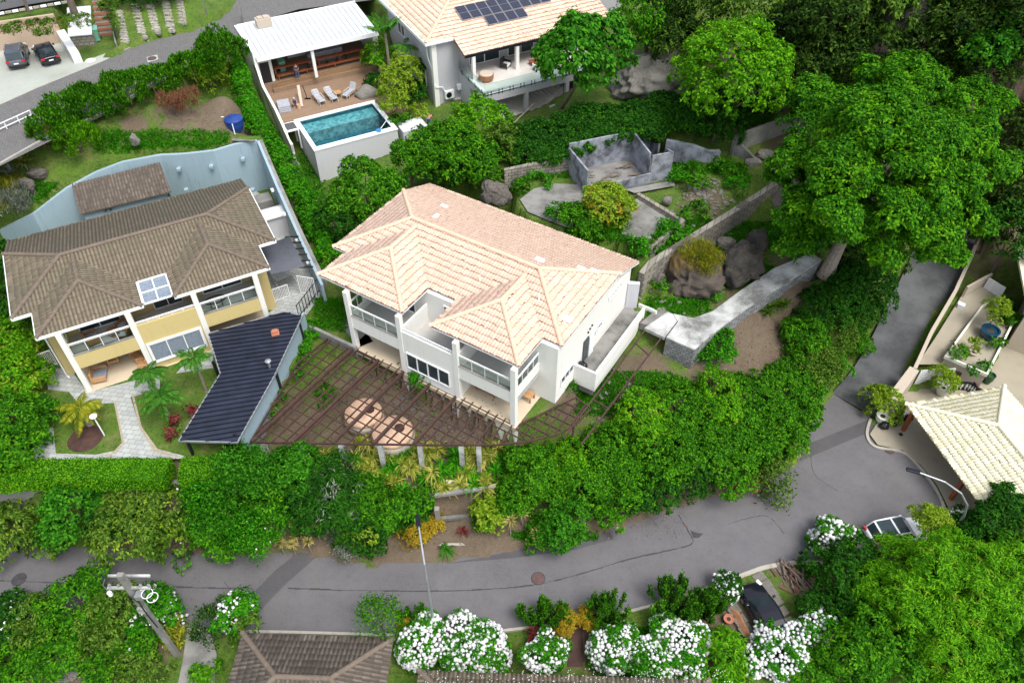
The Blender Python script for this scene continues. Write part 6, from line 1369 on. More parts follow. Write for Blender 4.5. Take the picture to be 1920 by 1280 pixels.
# ---------------------------------------------------------------- boulders
def rock(px, py, r_, z, mat, label, sq=(1,1,1), seed=1, rz=0, sink=.25, sub=5, name='boulder', amp=.35, group=None):
    q = P(px, py, z+r_*sq[2]*.5); q.z = z+r_*sq[2]*(1-sink)-r_*sq[2]*.3
    o = blob(name, q, r_, mat, label, 'boulder', group, seed, sq, None, sub, amp, 1.1); o.rotation_euler = (0,0,rz); return o
rock(1298,515,1.95,7.0,'rock_lichen','big rounded boulder topped with orange lichen and a spiky plant', (1.05,.9,.9), 2, .3, amp=.5)
rock(1385,498,1.9,7.3,'rock_dark','dark split boulder right of the lichen boulder', (.95,.75,.9), 5, .5, amp=.6)
rock(1418,458,1.15,7.7,'rock_dark','dark upright boulder behind the split boulder', (.75,.7,1.3), 7, .2)
rock(1485,463,.75,8.0,'rock_light','small pale pointed stone near the end of the ramp', (.7,.6,1.2), 9)
rock(1362,456,.7,7.5,'rock_light','small pale stone below the masonry wall', (1,.7,.7), 10)
rock(1328,455,.55,7.4,'rock_light','light stone beside the foot of the masonry wall', (.9,.7,.9), 12)
rock(1232,528,.8,7.0,'rock','grey stone beside the gate pier', (.8,.7,1.2), 13)
rock(930,362,1.15,9.0,'rock','grey slab like boulder behind the roof of the white house', (1.1,.7,1.0), 14, -.3)
rock(1228,150,2.9,11.3,'rock_light','large grey weathered outcrop between the trees', (1.25,1.0,.75), 17, .2, sub=5, amp=.5)
rock(1250,172,1.6,11.2,'rock','broken lower lip of the grey outcrop', (1.3,.8,.6), 18, .1)
for k in range(7): rock(1184+k*9+random.uniform(-3,3), 108+k*3+random.uniform(-3,6), random.uniform(.5,.85), 11.8, 'rock', 'grey block in the stone heap above the outcrop, number %s from the left' % ['one','two','three','four','five','six','seven'][k], (1,.8,.7), 30+k, k, group='grey blocks heaped above the outcrop', sub=3)
rock(975,290,.75,9.4,'rock_light','pale boulder at the end of the hedge bank', (.8,.7,1.1), 40)
rock(1251,376,.45,9.5,'rock_light','white quarry stone in the rubble behind the small court', (1,.8,1), 41, sub=2)
rock(1215,768,1.0,4.2,'concrete','pale flat rock beside the pipe frame', (1.2,.8,.6), 42, .5)
rock(1318,685,.35,4.6,'concrete','square grey stone at the foot of the ramp corner', (1,.9,.8), 43, .4, sub=2)
rock(252,262,.5,12.4,'rock_light','pale rock in the middle of the rear lawn', (.7,.6,1.1), 44)
rock(552,310,.6,8.0,'rock_light','white stone by the hedge next to the pool', (.7,.6,1.0), 45)
rock(48,348,.7,10.6,'rock','grey rock among the agaves', (.9,.7,.9), 46); rock(70,325,.7,11,'rock','brown rock right of the agaves', (1,.7,.7), 47)
rock(1435,290,.7,10.2,'rock_light','upper pale block beside the wing wall', (1,.7,.7), 48); rock(1412,305,.6,10.0,'rock_light','lower pale block beside the wing wall', (1,.7,.7), 49)
rock(1715,22,1.9,20,'rock_dark','dark cliff rock at the top of the wooded hillside', (1.7,1,1.0), 50, .3, sub=5, amp=.45)
rock(122,1262,.6,-.3,'rock_light','flat white stone under the shrubs at the lower left', (1.2,.8,.4), 51)
rock(1238,1178,.55,-.3,'rock_light','pale stone between the candelabra shrubs', (1,.8,.6), 52)
rub = MB(); rr = random.Random(5)
def rubble(px, py, z, n, spread, label, mat='rock_light'):
    c = P(px, py, z); bmx = bmesh.new()
    for i in range(n):
        x, y = c.x+rr.gauss(0, spread), c.y+rr.gauss(0, spread); s_ = rr.uniform(.06,.2)
        if abs(ground(x, y)-6) < .05: continue
        m_ = Matrix.Translation((x, y, ground(x, y)+s_*.3))@Matrix.Rotation(rr.uniform(0,6), 4, 'Z')@Matrix.Rotation(rr.uniform(0,1), 4, 'X')@Matrix.Diagonal((s_*1.4, s_, s_*.7, 1))
        bmesh.ops.create_icosphere(bmx, subdivisions=1, radius=1, matrix=m_)
    me = bpy.data.meshes.new('rubble'); bmx.to_mesh(me); bmx.free(); tag(link_mesh('rubble', me, M[mat]), label, 'rubble', None, 'stuff')
rubble(1320,365,9.8,150,1.3,'loose stone rubble behind the masonry wall'); rubble(1240,170,11,70,1.2,'broken stones at the foot of the outcrop','rock'); rubble(1150,745,4.2,60,1.2,'broken slabs and stones below the side terrace','rock_light'); rubble(1250,560,6.9,22,1.0,'small pale stones in the boulder garden'); rubble(1340,690,4.4,25,1.4,'scattered stones on the bare soil','rock')
rubble(860,790,3.7,260,2.2,'rough stony slope under the porch of the white house','rock'); rubble(740,740,4,160,1.8,'stones on the bank below the pergola','rock')
# timber heap and planks by the black car
c0 = P(1508,1110,-.1)
hp = empty('timber_pile', c0, R(-65), 'heap of broken reddish timber beside the black car', 'timber pile'); rr = random.Random(9); mb = MB()
for k in range(95):
    x, y = rr.uniform(-2.1,2.1), rr.gauss(0,.5); a = rr.gauss(0,.28); L2 = rr.uniform(.5,1.5); z = .08+rr.random()*.5*max(0,1-(y/1.0)**2)
    mb.bar((x-math.cos(a)*L2/2, y-math.sin(a)*L2/2, z), (x+math.cos(a)*L2/2, y+math.sin(a)*L2/2, z+rr.uniform(-.1,.15)), rr.uniform(.05,.13), rr.uniform(.03,.08))
mb.build('boards', M['wood_grey'], hp); mb = MB()
for k in range(35):
    x, y = rr.uniform(-2.0,2.0), rr.gauss(0,.45); a = rr.gauss(0,.3); L2 = rr.uniform(.5,1.2); z = .15+rr.random()*.5*max(0,1-(y/1.0)**2)
    mb.bar((x-math.cos(a)*L2/2, y-math.sin(a)*L2/2, z), (x+math.cos(a)*L2/2, y+math.sin(a)*L2/2, z+rr.uniform(-.1,.15)), .08, .05)
mb.build('red_boards', plain('reddish_old_timber', (.16,.06,.045), .9, .4, 5), hp)
for k in range(4):
    a, b_ = P(1371+k*4,1140+k*2,.05+.05*k), P(1405+k*3,1205,.05+.05*k); tag(MB().bar(a, b_, .16, .06).build('long_plank', M['wood']), ['leftmost','second','third','rightmost'][k]+' long reddish plank in the bundle left of the black car', 'plank', 'long planks left of the black car')
pot(P(1365,1163,-.1), .32, .3, 'terracotta', 'round terracotta bowl beside the plank bundle')
# ---------------------------------------------------------------- foreground roofs
def front_roof(name, quadpts, zE, rise, label, mat='tile_dark'):
    pass
fz = 3.0
g0, g1 = P(458,1186,fz), P(735,1196,fz)    # far eave
e = empty('gatehouse', (g0.x, g0.y, -1), math.atan2(g1.y-g0.y, g1.x-g0.x), 'low building with a grey brown hip roof at the bottom edge', 'house')
Wd = (g1-g0).length; D = Wd*.62; p_ = .42
uL_, uR_ = -.05, Wd+.05
# hip roof with the ridge parallel to the street
h_ = D/2; zr = fz+p_*h_
def fr_(par, uL, uR, D, zE, p, mat, capm):
    h = D/2; A, B = (uL+h, -h), (uR-h, -h); z1 = zE+p*h
    roof([([(uL,0),(uR,0),B,A], lambda u, v: zE-p*v, (0,1)), ([(uL,-D),(uR,-D),B,A], lambda u, v: zE+p*(D+v), (0,-1)), ([(uL,0),A,(uL,-D)], lambda u, v: zE+p*(u-uL), (-1,0)), ([(uR,0),B,(uR,-D)], lambda u, v: zE+p*(uR-u), (1,0))],
      'roof', mat, par, capm, [((uL,0,zE),(*A,z1)), ((uR,0,zE),(*B,z1)), ((uL,-D,zE),(*A,z1)), ((uR,-D,zE),(*B,z1)), ((*A,z1),(*B,z1))], lipB)
    MB().box(uL+.6,-D+.6,0,uR-.6,-.6,zE-.05).build('body', M['white'], par)
g0b = e; e.location = (g0.x, g0.y, 0)
fr_(e, 0-.1, Wd+.1, 6.0, fz, .42, 'tile_dark', 'cap_brown')
g0, g1 = P(785,1256,fz), P(1330,1274,fz)
e = empty('carport_house', (g0.x, g0.y, 0), math.atan2(g1.y-g0.y, g1.x-g0.x), 'brown tiled roof edge strewn with white petals at the bottom edge', 'house')
fr_(e, 0, (g1-g0).length, 7.0, fz, .40, 'tile_brown', 'cap_brown')
# ---------------------------------------------------------------- cars
def car(name, loc, rz, label, paint, L=4.4, W=1.8, Hh=1.6, suv=True, sunroof=False, roofmat=None, plate=True, rails=False):
    """+x is the nose. Body lofted from side profile stations."""
    e = empty(name, loc, rz, label, 'car')
    hl = L/2
    # stations x: (half width low, half width belt, z belt)
    if suv: prof = [(-hl,.86,.72,.45,.78),(-hl+.12,.95,.90,.32,.98),(-hl+.9,1,.95,.24,1.0),(0,1,.96,.22,1.0),(hl-1.25,1,.95,.22,1.0),(hl-.9,.99,.93,.24,.97),(hl-.25,.93,.85,.28,.86),(hl,.78,.62,.40,.62)]
    else: prof = [(-hl,.84,.70,.42,.80),(-hl+.12,.94,.86,.30,.96),(-hl+.8,1,.92,.22,.98),(0,1,.94,.20,.94),(hl-1.3,1,.93,.20,.92),(hl-.9,.99,.90,.22,.88),(hl-.25,.92,.82,.26,.74),(hl,.76,.58,.38,.52)]
    V, Fc = [], []
    for x, wl, wb, z0, z1 in prof:
        a, b = wl*W/2, wb*W/2; zm = (z0+z1)*.5
        V += [(x,-a*.86,z0),(x,-a,z0+.12),(x,-a,zm+.1),(x,-b,z1-.04),(x,-b*.85,z1),(x,0,z1+.03),(x,b*.85,z1),(x,b,z1-.04),(x,a,zm+.1),(x,a,z0+.12),(x,a*.86,z0)]
    for i in range(len(prof)-1):
        for k in range(11):
            a = i*11+k; b = i*11+(k+1) % 11; Fc.append((a, a+11, b+11, b))
    Fc.append(tuple(range(11))); n = (len(prof)-1)*11; Fc.append(tuple(n+k for k in range(10, -1, -1)))
    me = bpy.data.meshes.new('body'); me.from_pydata(V, [], Fc); bm = bmesh.new(); bm.from_mesh(me); bmesh.ops.recalc_face_normals(bm, faces=bm.faces); bm.to_mesh(me); bm.free()
    body = link_mesh('body', me, M[paint], e, smooth=True); s = body.modifiers.new('s', 'SUBSURF'); s.levels = s.render_levels = 2
    # greenhouse
    if suv: st = [(-hl+.18,.84,.97),(-hl+.50,.76,Hh-.10),(-hl+.75,.74,Hh-.01),(-.2,.76,Hh+.02),(.35,.74,Hh-.04),(hl-1.22,.84,.98)]
    else: st = [(-hl+.55,.84,.94),(-hl+1.15,.72,Hh-.1),(-hl+1.45,.72,Hh-.01),(-.2,.74,Hh+.01),(.3,.72,Hh-.06),(hl-1.25,.84,.90)]
    V, Fc = [], []
    zb = .96 if suv else .92
    for i, (x, wr, z) in enumerate(st):
        a = .9*W/2; r_ = wr*W/2
        V += [(x,-a if z > zb+.1 else -r_,zb-.06),(x,-r_,z-.03),(x,-r_*.86,z),(x,r_*.86,z),(x,r_,z-.03),(x,a if z > zb+.1 else r_,zb-.06)]
    glf, rof = [], []
    for i in range(len(st)-1):
        for k in range(5):
            f = (i*6+k, i*6+6+k, i*6+7+k, i*6+k+1)
            (rof if (1 <= k <= 3 and 1 <= i <= 3) else glf).append(f)
    me = bpy.data.meshes.new('windows'); me.from_pydata(V, [], glf+rof); me.materials.append(M['glass_dark']); me.materials.append(M[roofmat or paint])
    for p in me.polygons: p.material_index = 1 if p.index >= len(glf) else 0
    bm = bmesh.new(); bm.from_mesh(me); bmesh.ops.recalc_face_normals(bm, faces=bm.faces); bm.to_mesh(me); bm.free()
    cab = link_mesh('cabin', me, None, e, smooth=False)
    # pillars
    for sy in (-1, 1):
        mb = MB()
        def pt(i, k): x, wr, z = st[i]; return (x, sy*(wr*W/2+.004), z-.02) if k else (x, sy*(.9*W/2), zb-.02)
        mb.bar((st[0][0]+.02, sy*.8*W/2, zb), (st[1][0], sy*st[1][1]*W/2, st[1][2]-.03), .09, .06)
        mb.bar((st[-1][0]-.03, sy*.82*W/2, zb), (st[4][0], sy*st[4][1]*W/2, st[4][2]-.02), .07, .05)
        mb.bar((-.25, sy*.9*W/2, zb-.03), (-.3, sy*.76*W/2, Hh-.03), .08, .03)
        for i in range(1, 4): mb.bar((st[i][0], sy*st[i][1]*W/2, st[i][2]-.01), (st[i+1][0], sy*st[i+1][1]*W/2, st[i+1][2]-.01), .07, .06)
        mb.build('window_frame', M[paint], e)
    if sunroof:
        MB().box(-hl+.62,-.60,Hh-.005,-.55,.60,Hh+.012).box(-.42,-.60,Hh+.0,.30,.60,Hh+.028).build('glass_roof', M['glass_dark'], e, bevel=.02)
    if rails:
        mb = MB(); [mb.bar((-hl+.6, sy*.62, Hh+.04), (.35, sy*.62, Hh+.05), .05, .05) for sy in (-1, 1)]; mb.build('roof_rail', M['metal_grey'], e)
    for sx in (-1, 1):
        for sy in (-1, 1):
            c = (sx*L*.295, sy*(W/2-.12), .33)
            w_ = MB().lathe((0,0,0), [(.2,-.12),(.31,-.11),(.33,-.06),(.33,.06),(.31,.11),(.2,.12)], 22).build('wheel', M['black'], e, c, 0); w_.rotation_euler = (R(90), 0, 0)
            rm = MB().lathe((0,0,0), [(.19,-.125),(.20,.125)], 18); 
            rm.build('rim', M['metal_grey'], w_, (0,0,0))
    for sy in (-1, 1):
        MB().box(-.2,-.11,-.09,.2,.11,.09).build('headlight', M['trim'], e, (hl-.22, sy*W*.36, .68), sy*-.35, bevel=.04)
        MB().box(-.06,-.18,-.09,.12,.18,.10).build('taillight', M['red'], e, (-hl+.06, sy*W*.36, .82 if suv else .78), sy*.25, bevel=.03)
        MB().box(-.1,-.1,-.06,.08,.1,.07).build('mirror', M[paint], e, (hl-1.5, sy*(W/2+.07), 1.0), bevel=.03)
    MB().box(-.02,-.2,-.06,.0,.2,.06).build('number_plate', M['trim'], e, (-hl-.008, 0, .66 if suv else .62))
    MB().box(-.02,-W*.40,-.14,.10,W*.40,.10).build('rear_bumper', M['black' if suv else paint], e, (-hl+.02, 0, .42), bevel=.04)
    return e
q0, q1 = P(18,136,14), P(55,130,14)
d_ = (q1-q0).normalized(); hd_ = Vector((-d_.y, d_.x, 0)); c0 = (q0+q1)/2+hd_*2.15
car('parked_car', (c0.x, c0.y, 14.03), math.atan2(hd_.y, hd_.x), 'slate grey estate car with roof rails in front of the beige wall', 'paint_grey', 4.3, 1.8, 1.62, True, rails=True)
q0, q1 = P(82,130,14), P(118,121,14); d_ = (q1-q0).normalized(); hd_ = Vector((-d_.y, d_.x, 0)); c0 = (q0+q1)/2+hd_*2.0
car('parked_car', (c0.x, c0.y, 14.03), math.atan2(hd_.y, hd_.x)+.03, 'black hatchback beside the thick white low wall', 'paint_black', 4.0, 1.76, 1.48, False)
q0, q1 = P(1640,975,1.6), P(1715,965,1.6); d_ = (q1-q0).normalized(); c0 = P(1683,996,.8)
car('parked_car', (c0.x, c0.y, .02), math.atan2(d_.y, d_.x)+R(3), 'white car with glass roof panels half under the tree at the turning circle', 'paint_white', 4.4, 1.8, 1.63, True, sunroof=True)
q0, q1 = P(1432,1115,1.4), P(1475,1195,1.3); d_ = (q0-q1).normalized(); c0 = P(1436,1150,.7)
car('parked_car', (c0.x, c0.y, -.02), math.atan2(d_.y, d_.x), 'black saloon nosing out between the flowering shrubs', 'paint_black', 4.6, 1.8, 1.45, False)

# ---------------------------------------------------------------- people
def person(loc, rz, joints, label, top='shirt_grey', bottom='denim', skin='skin', shirtless=False, hair='hair', cap=None):
    """joints: dict of positions in metres; one skinned body, clothes and hair as children"""
    e = empty('person', loc, rz, label, 'person')
    J = joints
    names = ['pelvis','chest','neck','head','top','lsh','lel','lwr','lhd','rsh','rel','rwr','rhd','lhip','lkn','lan','lft','rhip','rkn','ran','rft']
    edges = [('pelvis','chest'),('chest','neck'),('neck','head'),('head','top'),('chest','lsh'),('lsh','lel'),('lel','lwr'),('lwr','lhd'),('chest','rsh'),('rsh','rel'),('rel','rwr'),('rwr','rhd'),
             ('pelvis','lhip'),('lhip','lkn'),('lkn','lan'),('lan','lft'),('pelvis','rhip'),('rhip','rkn'),('rkn','ran'),('ran','rft')]
    rad = dict(pelvis=.14,chest=.15,neck=.06,head=.095,top=.085,lsh=.065,lel=.045,lwr=.032,lhd=.035,rsh=.065,rel=.045,rwr=.032,rhd=.035,lhip=.095,lkn=.062,lan=.042,lft=.035,rhip=.095,rkn=.062,ran=.042,rft=.035)
    def skinned(name, nm, ed, mat, grow=0.0, root='pelvis'):
        me = bpy.data.meshes.new(name); idx = {n: i for i, n in enumerate(nm)}
        me.from_pydata([J[n] for n in nm], [(idx[a], idx[b]) for a, b in ed], [])
        o = link_mesh(name, me, M[mat], e); m = o.modifiers.new('skin', 'SKIN'); sl = me.skin_vertices[0].data if me.skin_vertices else None
        if sl is None:
            bm = bmesh.new(); bm.from_mesh(me); bm.verts.layers.skin.verify(); bm.to_mesh(me); bm.free(); sl = me.skin_vertices[0].data
        for n in nm: sl[idx[n]].radius = (rad[n]+grow, rad[n]*.85+grow); sl[idx[n]].use_root = (n == root)
        s = o.modifiers.new('sub', 'SUBSURF'); s.levels = s.render_levels = 1
        return o
    skinned('body', names, edges, skin)
    if not shirtless: skinned('shirt', ['pelvis','chest','lsh','lel','rsh','rel'], [('pelvis','chest'),('chest','lsh'),('lsh','lel'),('chest','rsh'),('rsh','rel')], top, .018, 'chest')
    skinned('trousers', ['pelvis','lhip','lkn','lan','rhip','rkn','ran'], [('pelvis','lhip'),('lhip','lkn'),('lkn','lan'),('pelvis','rhip'),('rhip','rkn'),('rkn','ran')], bottom, .016)
    hd = Vector(J['head']); tp = Vector(J['top']); ax_ = (tp-hd).normalized()
    blob('hair' if not cap else 'cap', hd+ax_*.07, .115, cap or hair, None, None, None, 3, (1,1,.8), e, 2, .05)
    return e
stand = dict(pelvis=(0,0,.95),chest=(0,0,1.3),neck=(0,0,1.47),head=(0,.02,1.58),top=(0,.02,1.68),lsh=(-.19,0,1.38),lel=(-.25,.02,1.12),lwr=(-.12,.2,1.05),lhd=(-.05,.24,1.06),rsh=(.19,0,1.38),rel=(.25,.02,1.12),rwr=(.12,.2,1.05),rhd=(.05,.24,1.06),
 lhip=(-.09,0,.88),lkn=(-.11,.02,.48),lan=(-.12,0,.09),lft=(-.13,.13,.04),rhip=(.09,0,.88),rkn=(.11,.02,.48),ran=(.12,0,.09),rft=(.13,.13,.04))
bend = dict(pelvis=(0,0,.88),chest=(0,.36,1.02),neck=(0,.52,1.0),head=(0,.62,.96),top=(0,.70,.90),lsh=(-.19,.4,1.02),lel=(-.22,.48,.72),lwr=(-.16,.58,.48),lhd=(-.12,.62,.40),rsh=(.19,.4,1.02),rel=(.22,.5,.72),rwr=(.16,.6,.48),rhd=(.12,.64,.40),
 lhip=(-.1,0,.82),lkn=(-.16,.12,.45),lan=(-.18,-.02,.09),lft=(-.18,.12,.04),rhip=(.1,0,.82),rkn=(.16,.1,.45),ran=(.18,-.05,.09),rft=(.18,.1,.04))
kneel = dict(pelvis=(0,0,.42),chest=(0,.22,.72),neck=(0,.32,.86),head=(0,.38,.94),top=(0,.42,1.03),lsh=(-.19,.24,.78),lel=(-.24,.42,.58),lwr=(-.16,.6,.42),lhd=(-.12,.66,.38),rsh=(.19,.24,.78),rel=(.24,.42,.58),rwr=(.16,.6,.42),rhd=(.12,.66,.38),
 lhip=(-.1,.02,.38),lkn=(-.16,.38,.12),lan=(-.15,-.02,.08),lft=(-.15,-.14,.06),rhip=(.1,.02,.38),rkn=(.18,.36,.42),ran=(.18,.34,.08),rft=(.18,.46,.04))
person(P(559,148,10.16), R(200), stand, 'person in a dark top and jeans standing at the long bar table', 'shirt_dark')
person(P(553,198,9.21), R(200), kneel, 'person in grey clothes and a light cap kneeling on the pool deck', 'shirt_grey', 'denim', cap='sand')
person(P(804,238,8.55), R(-30), bend, 'shirtless person bending over beside the corner of the grey house', shirtless=True)
person(P(793,247,8.4), R(160), kneel, 'person in blue crouching at the planted bank beside the grey house', 'denim', 'denim')
# ---------------------------------------------------------------- foliage
def unit(v): return v/np.maximum(np.linalg.norm(v, axis=1, keepdims=True), 1e-9)
def leaf_quads(C, D, N, L, W, droop=.25):
    """one bent leaf each: base C, direction D, normal N"""
    S = unit(np.cross(D, N)); N2 = unit(np.cross(S, D)); L = L[:, None]; W = W[:, None]
    mid = C+D*L*.45+N2*L*.06
    tip = C+D*L-N2*L*droop
    V = np.stack([C, mid+S*W*.5, tip, mid-S*W*.5], 1).reshape(-1, 3)
    n = len(C); F_ = np.arange(n*4).reshape(n, 4); return V, F_
def crown_points(blobs, n, g, up=.0, shell=(.72, 1.04), bottom=-.35, clump=0.0, thr=.62):
    """points on the shells of a set of ellipsoids, gathered in clumps, away from the inside of their neighbours"""
    B = np.array(blobs, float); A = (B[:, 3]*B[:, 4]+B[:, 3]*B[:, 5]+B[:, 4]*B[:, 5]); pr = A/A.sum()
    def samp(m, lo, hi):
        idx = g.choice(len(B), m*2, p=pr); d = unit(g.normal(size=(m*2, 3))); d[:, 2] = np.where(d[:, 2] < bottom, -d[:, 2], d[:, 2])
        P_ = B[idx, :3]+d*B[idx, 3:6]*g.uniform(lo, hi, m*2)[:, None]; keep = np.ones(m*2, bool)
        for k, b in enumerate(B):
            ins = (((P_-b[:3])/b[3:6])**2).sum(1) < thr; keep &= ~(ins & (idx != k))
        return P_[keep][:m], unit(d[keep][:m]/B[idx[keep][:m], 3:6])
    if not clump: return samp(n, *shell)
    m = max(6, int(A.sum()*4.0/(clump*clump*2.2))); Cc, Nc = samp(m, .86, 1.06)
    if len(Cc) == 0: return samp(n, *shell)
    n1 = int(n*.9); ci = g.integers(0, len(Cc), n1); d = unit(g.normal(size=(n1, 3))); d = unit(d+Nc[ci]*.9+np.array([0, 0, .25]))
    cr = clump*g.uniform(.75, 1.3, len(Cc))*.62; P1 = Cc[ci]+d*cr[ci][:, None]*g.uniform(.7, 1.05, n1)[:, None]
    P2, N2 = samp(n-n1, .72, .9)
    return np.concatenate([P1, P2]), np.concatenate([unit(d+Nc[ci]*.3), N2])
def foliage_arrays(name, blobs, n, L, W, seed, kind='tuft', k=5, droop=.3, spread=.9, shell=(.72, 1.04), bottom=-.35, clump=None):
    g = np.random.default_rng(seed); C, N = crown_points(blobs, n, g, shell=shell, bottom=bottom, clump=(L*2.9 if clump is None else clump) if shell[1] < 1.08 else 0)
    m = len(C); up = np.array([0, 0, 1.])
    if kind == 'tuft':
        C2 = np.repeat(C, k, 0); N2 = np.repeat(unit(N+up*.55), k, 0)
        T = g.normal(size=C2.shape); T -= (T*N2).sum(1, keepdims=True)*N2; T = unit(T)
        D = unit(T*spread+N2*g.uniform(.05, .8, (len(C2), 1))); C2 = C2+g.normal(0, L*.25, C2.shape); NN = unit(N2+g.normal(0, .25, N2.shape))
    elif kind == 'up':
        C2 = np.repeat(C, k, 0); N2 = np.repeat(N, k, 0); C2 = C2+g.normal(0, L*.35, C2.shape); D = unit(up+N2*.35+g.normal(0, .22, C2.shape)); NN = unit(g.normal(size=C2.shape))
    elif kind == 'droop':
        C2 = np.repeat(C, k, 0); N2 = np.repeat(N, k, 0); T = g.normal(size=C2.shape); T[:, 2] = 0; T = unit(T); D = unit(T*.6+N2*.5-up*.55); C2 = C2+g.normal(0, L*.2, C2.shape); NN = unit(up+N2*.6+g.normal(0, .2, C2.shape))
    else:      # loose
        C2 = np.repeat(C, k, 0)+g.normal(0, L*.8, (m*k, 3)); N2 = np.repeat(N, k, 0); D = unit(g.normal(size=C2.shape)); NN = unit(N2+up*.5+g.normal(0, .5, C2.shape))
    q = len(C2); V, F_ = leaf_quads(C2, D, NN, g.uniform(.7, 1.25, q)*L, g.uniform(.8, 1.2, q)*W, droop)
    return V, F_
def foliage_mesh(name, *a, **k): return npmesh(name, *foliage_arrays(name, *a, **k))
def two_tone(name, A, B, ma, mb_, parent):
    """crown leaves and upward tips in a second colour, often a painted highlight"""
    V = np.concatenate([A[0], B[0]]); F_ = np.concatenate([A[1], B[1]+len(A[0])]); me = npmesh(name, V, F_); me.materials.append(ma); me.materials.append(mb_)
    me.polygons.foreach_set('material_index', np.concatenate([np.zeros(len(A[1]), np.int32), np.ones(len(B[1]), np.int32)])); return link_mesh(name, me, None, parent)
def limbs(base, blobs, r_, seed, n=6, lean=(0, 0)):
    rr = random.Random(seed); mb = MB(); base = Vector(base); top = Vector(blobs[0][:3])
    fork = base.lerp(Vector((top.x, top.y, top.z-blobs[0][5]*.8)), .8) if top.z-blobs[0][5] > base.z+.4 else base+Vector((0, 0, .3))
    mid = base.lerp(fork, .5)+Vector((rr.uniform(-.1, .1), rr.uniform(-.1, .1), 0))*max(.3, (fork-base).length*.5)
    mb.tube([base-Vector((0, 0, .3)), base+Vector((0, 0, .05)), mid, fork], [r_*1.5, r_*1.15, r_*.9, r_*.75], 8)
    for b in (blobs if len(blobs) <= n+2 else rr.sample(list(blobs), n)):
        t_ = Vector(b[:3]); m_ = fork.lerp(t_, .5)+Vector((rr.uniform(-.3, .3), rr.uniform(-.3, .3), .15))
        mb.tube([fork, m_, t_+Vector((0, 0, b[5]*.3))], [r_*.6, r_*.35, r_*.12], 6)
    return mb
def auto_blobs(rx, ry, rz, zc, m, seed, size=(.26, .52), flat=0.0):
    g = random.Random(seed); out = [(0, 0, zc, rx*.72, ry*.72, rz*.78)]
    for i in range(m):
        a = g.uniform(0, 2*math.pi); e_ = math.asin(g.uniform(-.25, 1)); s_ = g.uniform(*size)
        rr = 1-s_*.75+g.uniform(-.14, .16)
        out.append((rx*rr*math.cos(a)*math.cos(e_), ry*rr*math.sin(a)*math.cos(e_), zc+rz*rr*math.sin(e_), rx*s_, ry*s_, rz*s_*g.uniform(.8, 1.15)))
    return out
PLANTCOUNT = [0]
def plant(px, py, rpx, col, label, name='shrub', cat=None, h=None, asp=1.0, dens=1.0, L=.26, W=.13, kind='tuft', k=5, m=None, seed=None, flowers=0, group=None, trunk=True, zb=None, fcol='white', droop=.3, hz=None, second=None, ry=None, base=None, fL=.14):
    """crown centred on the photo point, rpx photo pixels in radius; its foot stands on the ground below"""
    PLANTCOUNT[0] += 1; seed = seed or PLANTCOUNT[0]*13+5
    z = 34.0
    while z > -1.0:                  # walk down the line of sight until the crown would stand on the ground
        rad = rpx*mpp(px, py, z); rz = rad*asp if hz is None else hz/2
        if h and hz is None: rz = min(rz, h*.62)
        zc = (h-rz) if h else rz*.95
        q = P(px, py, z); gz = ground(q.x, q.y) if zb is None else zb
        if z <= gz+zc: break
        z -= .1
    q = P(px, py, z); gz = ground(q.x, q.y) if zb is None else zb
    e = empty(name, (q.x, q.y, gz), 0, label, cat or ('tree' if name.endswith('tree') else 'shrub'), group)
    ryy = rad*(ry or 1.0)
    bl = auto_blobs(rad, ryy, rz, zc, m if m is not None else max(7, int(7+rad*3)), seed)
    area = 4*math.pi*((rad*ryy+rad*rz+ryy*rz)/3)*.95
    n = int(area*dens/(L*W*.5*k)*1.55); n = min(n, 36000)
    if second is None and col in ('mid', 'deep', 'emerald', 'forest') and n > 300: second = ({'mid': 'bright', 'deep': 'mid', 'emerald': 'vine', 'forest': 'mid'}[col], .10)  # lighter tip leaves paint bright tops on the crown
    A_ = foliage_arrays('crown', bl, n, L, W, seed, kind, k, droop)
    if second: c2, fr_ = second; two_tone('crown', A_, foliage_arrays('tips', bl, max(6, int(n*fr_)), L, W, seed+1, kind, k, droop, shell=(.98, 1.12), bottom=.25), LM[col], LM[c2], e)
    else: link_mesh('crown', npmesh('crown', *A_), LM[col], e)
    if trunk:
        bz = (base.x-q.x, base.y-q.y, base.z-gz) if base is not None else (0, 0, 0)
        limbs(bz, bl, max(.05, rad*.055), seed).build('trunk', M['bark'], e)
    if flowers: blossoms(e, bl, flowers, seed, fcol, fL)
    return e
_bm = bmesh.new(); bmesh.ops.create_icosphere(_bm, subdivisions=2, radius=1); _bm.verts.ensure_lookup_table()
ICO_V = np.array([v.co[:] for v in _bm.verts]); ICO_F = np.array([[v.index for v in f.verts] for f in _bm.faces]); _bm.free()
def blossoms(e, bl, n, seed, fcol='white', fL=.14, shell=(.98, 1.10)):
    """round flower heads spread evenly over the crown, each a lumpy dome of petals"""
    g = np.random.default_rng(seed+99); C, N = crown_points(bl, n*6, g, shell=shell, bottom=-.25, thr=.95); q_ = np.empty((0, 3)); nn = []
    for c, nv in zip(C, N):
        if len(q_) >= n: break
        if len(q_) == 0 or (np.sum((q_-c)**2, 1) > (fL*1.3)**2).all(): q_ = np.vstack([q_, c]); nn.append(nv)
    m = len(q_); r_ = g.uniform(.5, 1.1, m)*fL; nn = np.array(nn); k = len(ICO_V)
    V = q_[:, None]+nn[:, None]*(fL*.9)+ICO_V[None]*(r_[:, None, None]*(1+g.uniform(-.32, .25, (m, k, 1)))); F_ = (ICO_F[None]+(np.arange(m)*k)[:, None, None]).reshape(-1, 3)
    link_mesh('blossoms', npmesh('blossoms', V.reshape(-1, 3), F_), LM[fcol], e)
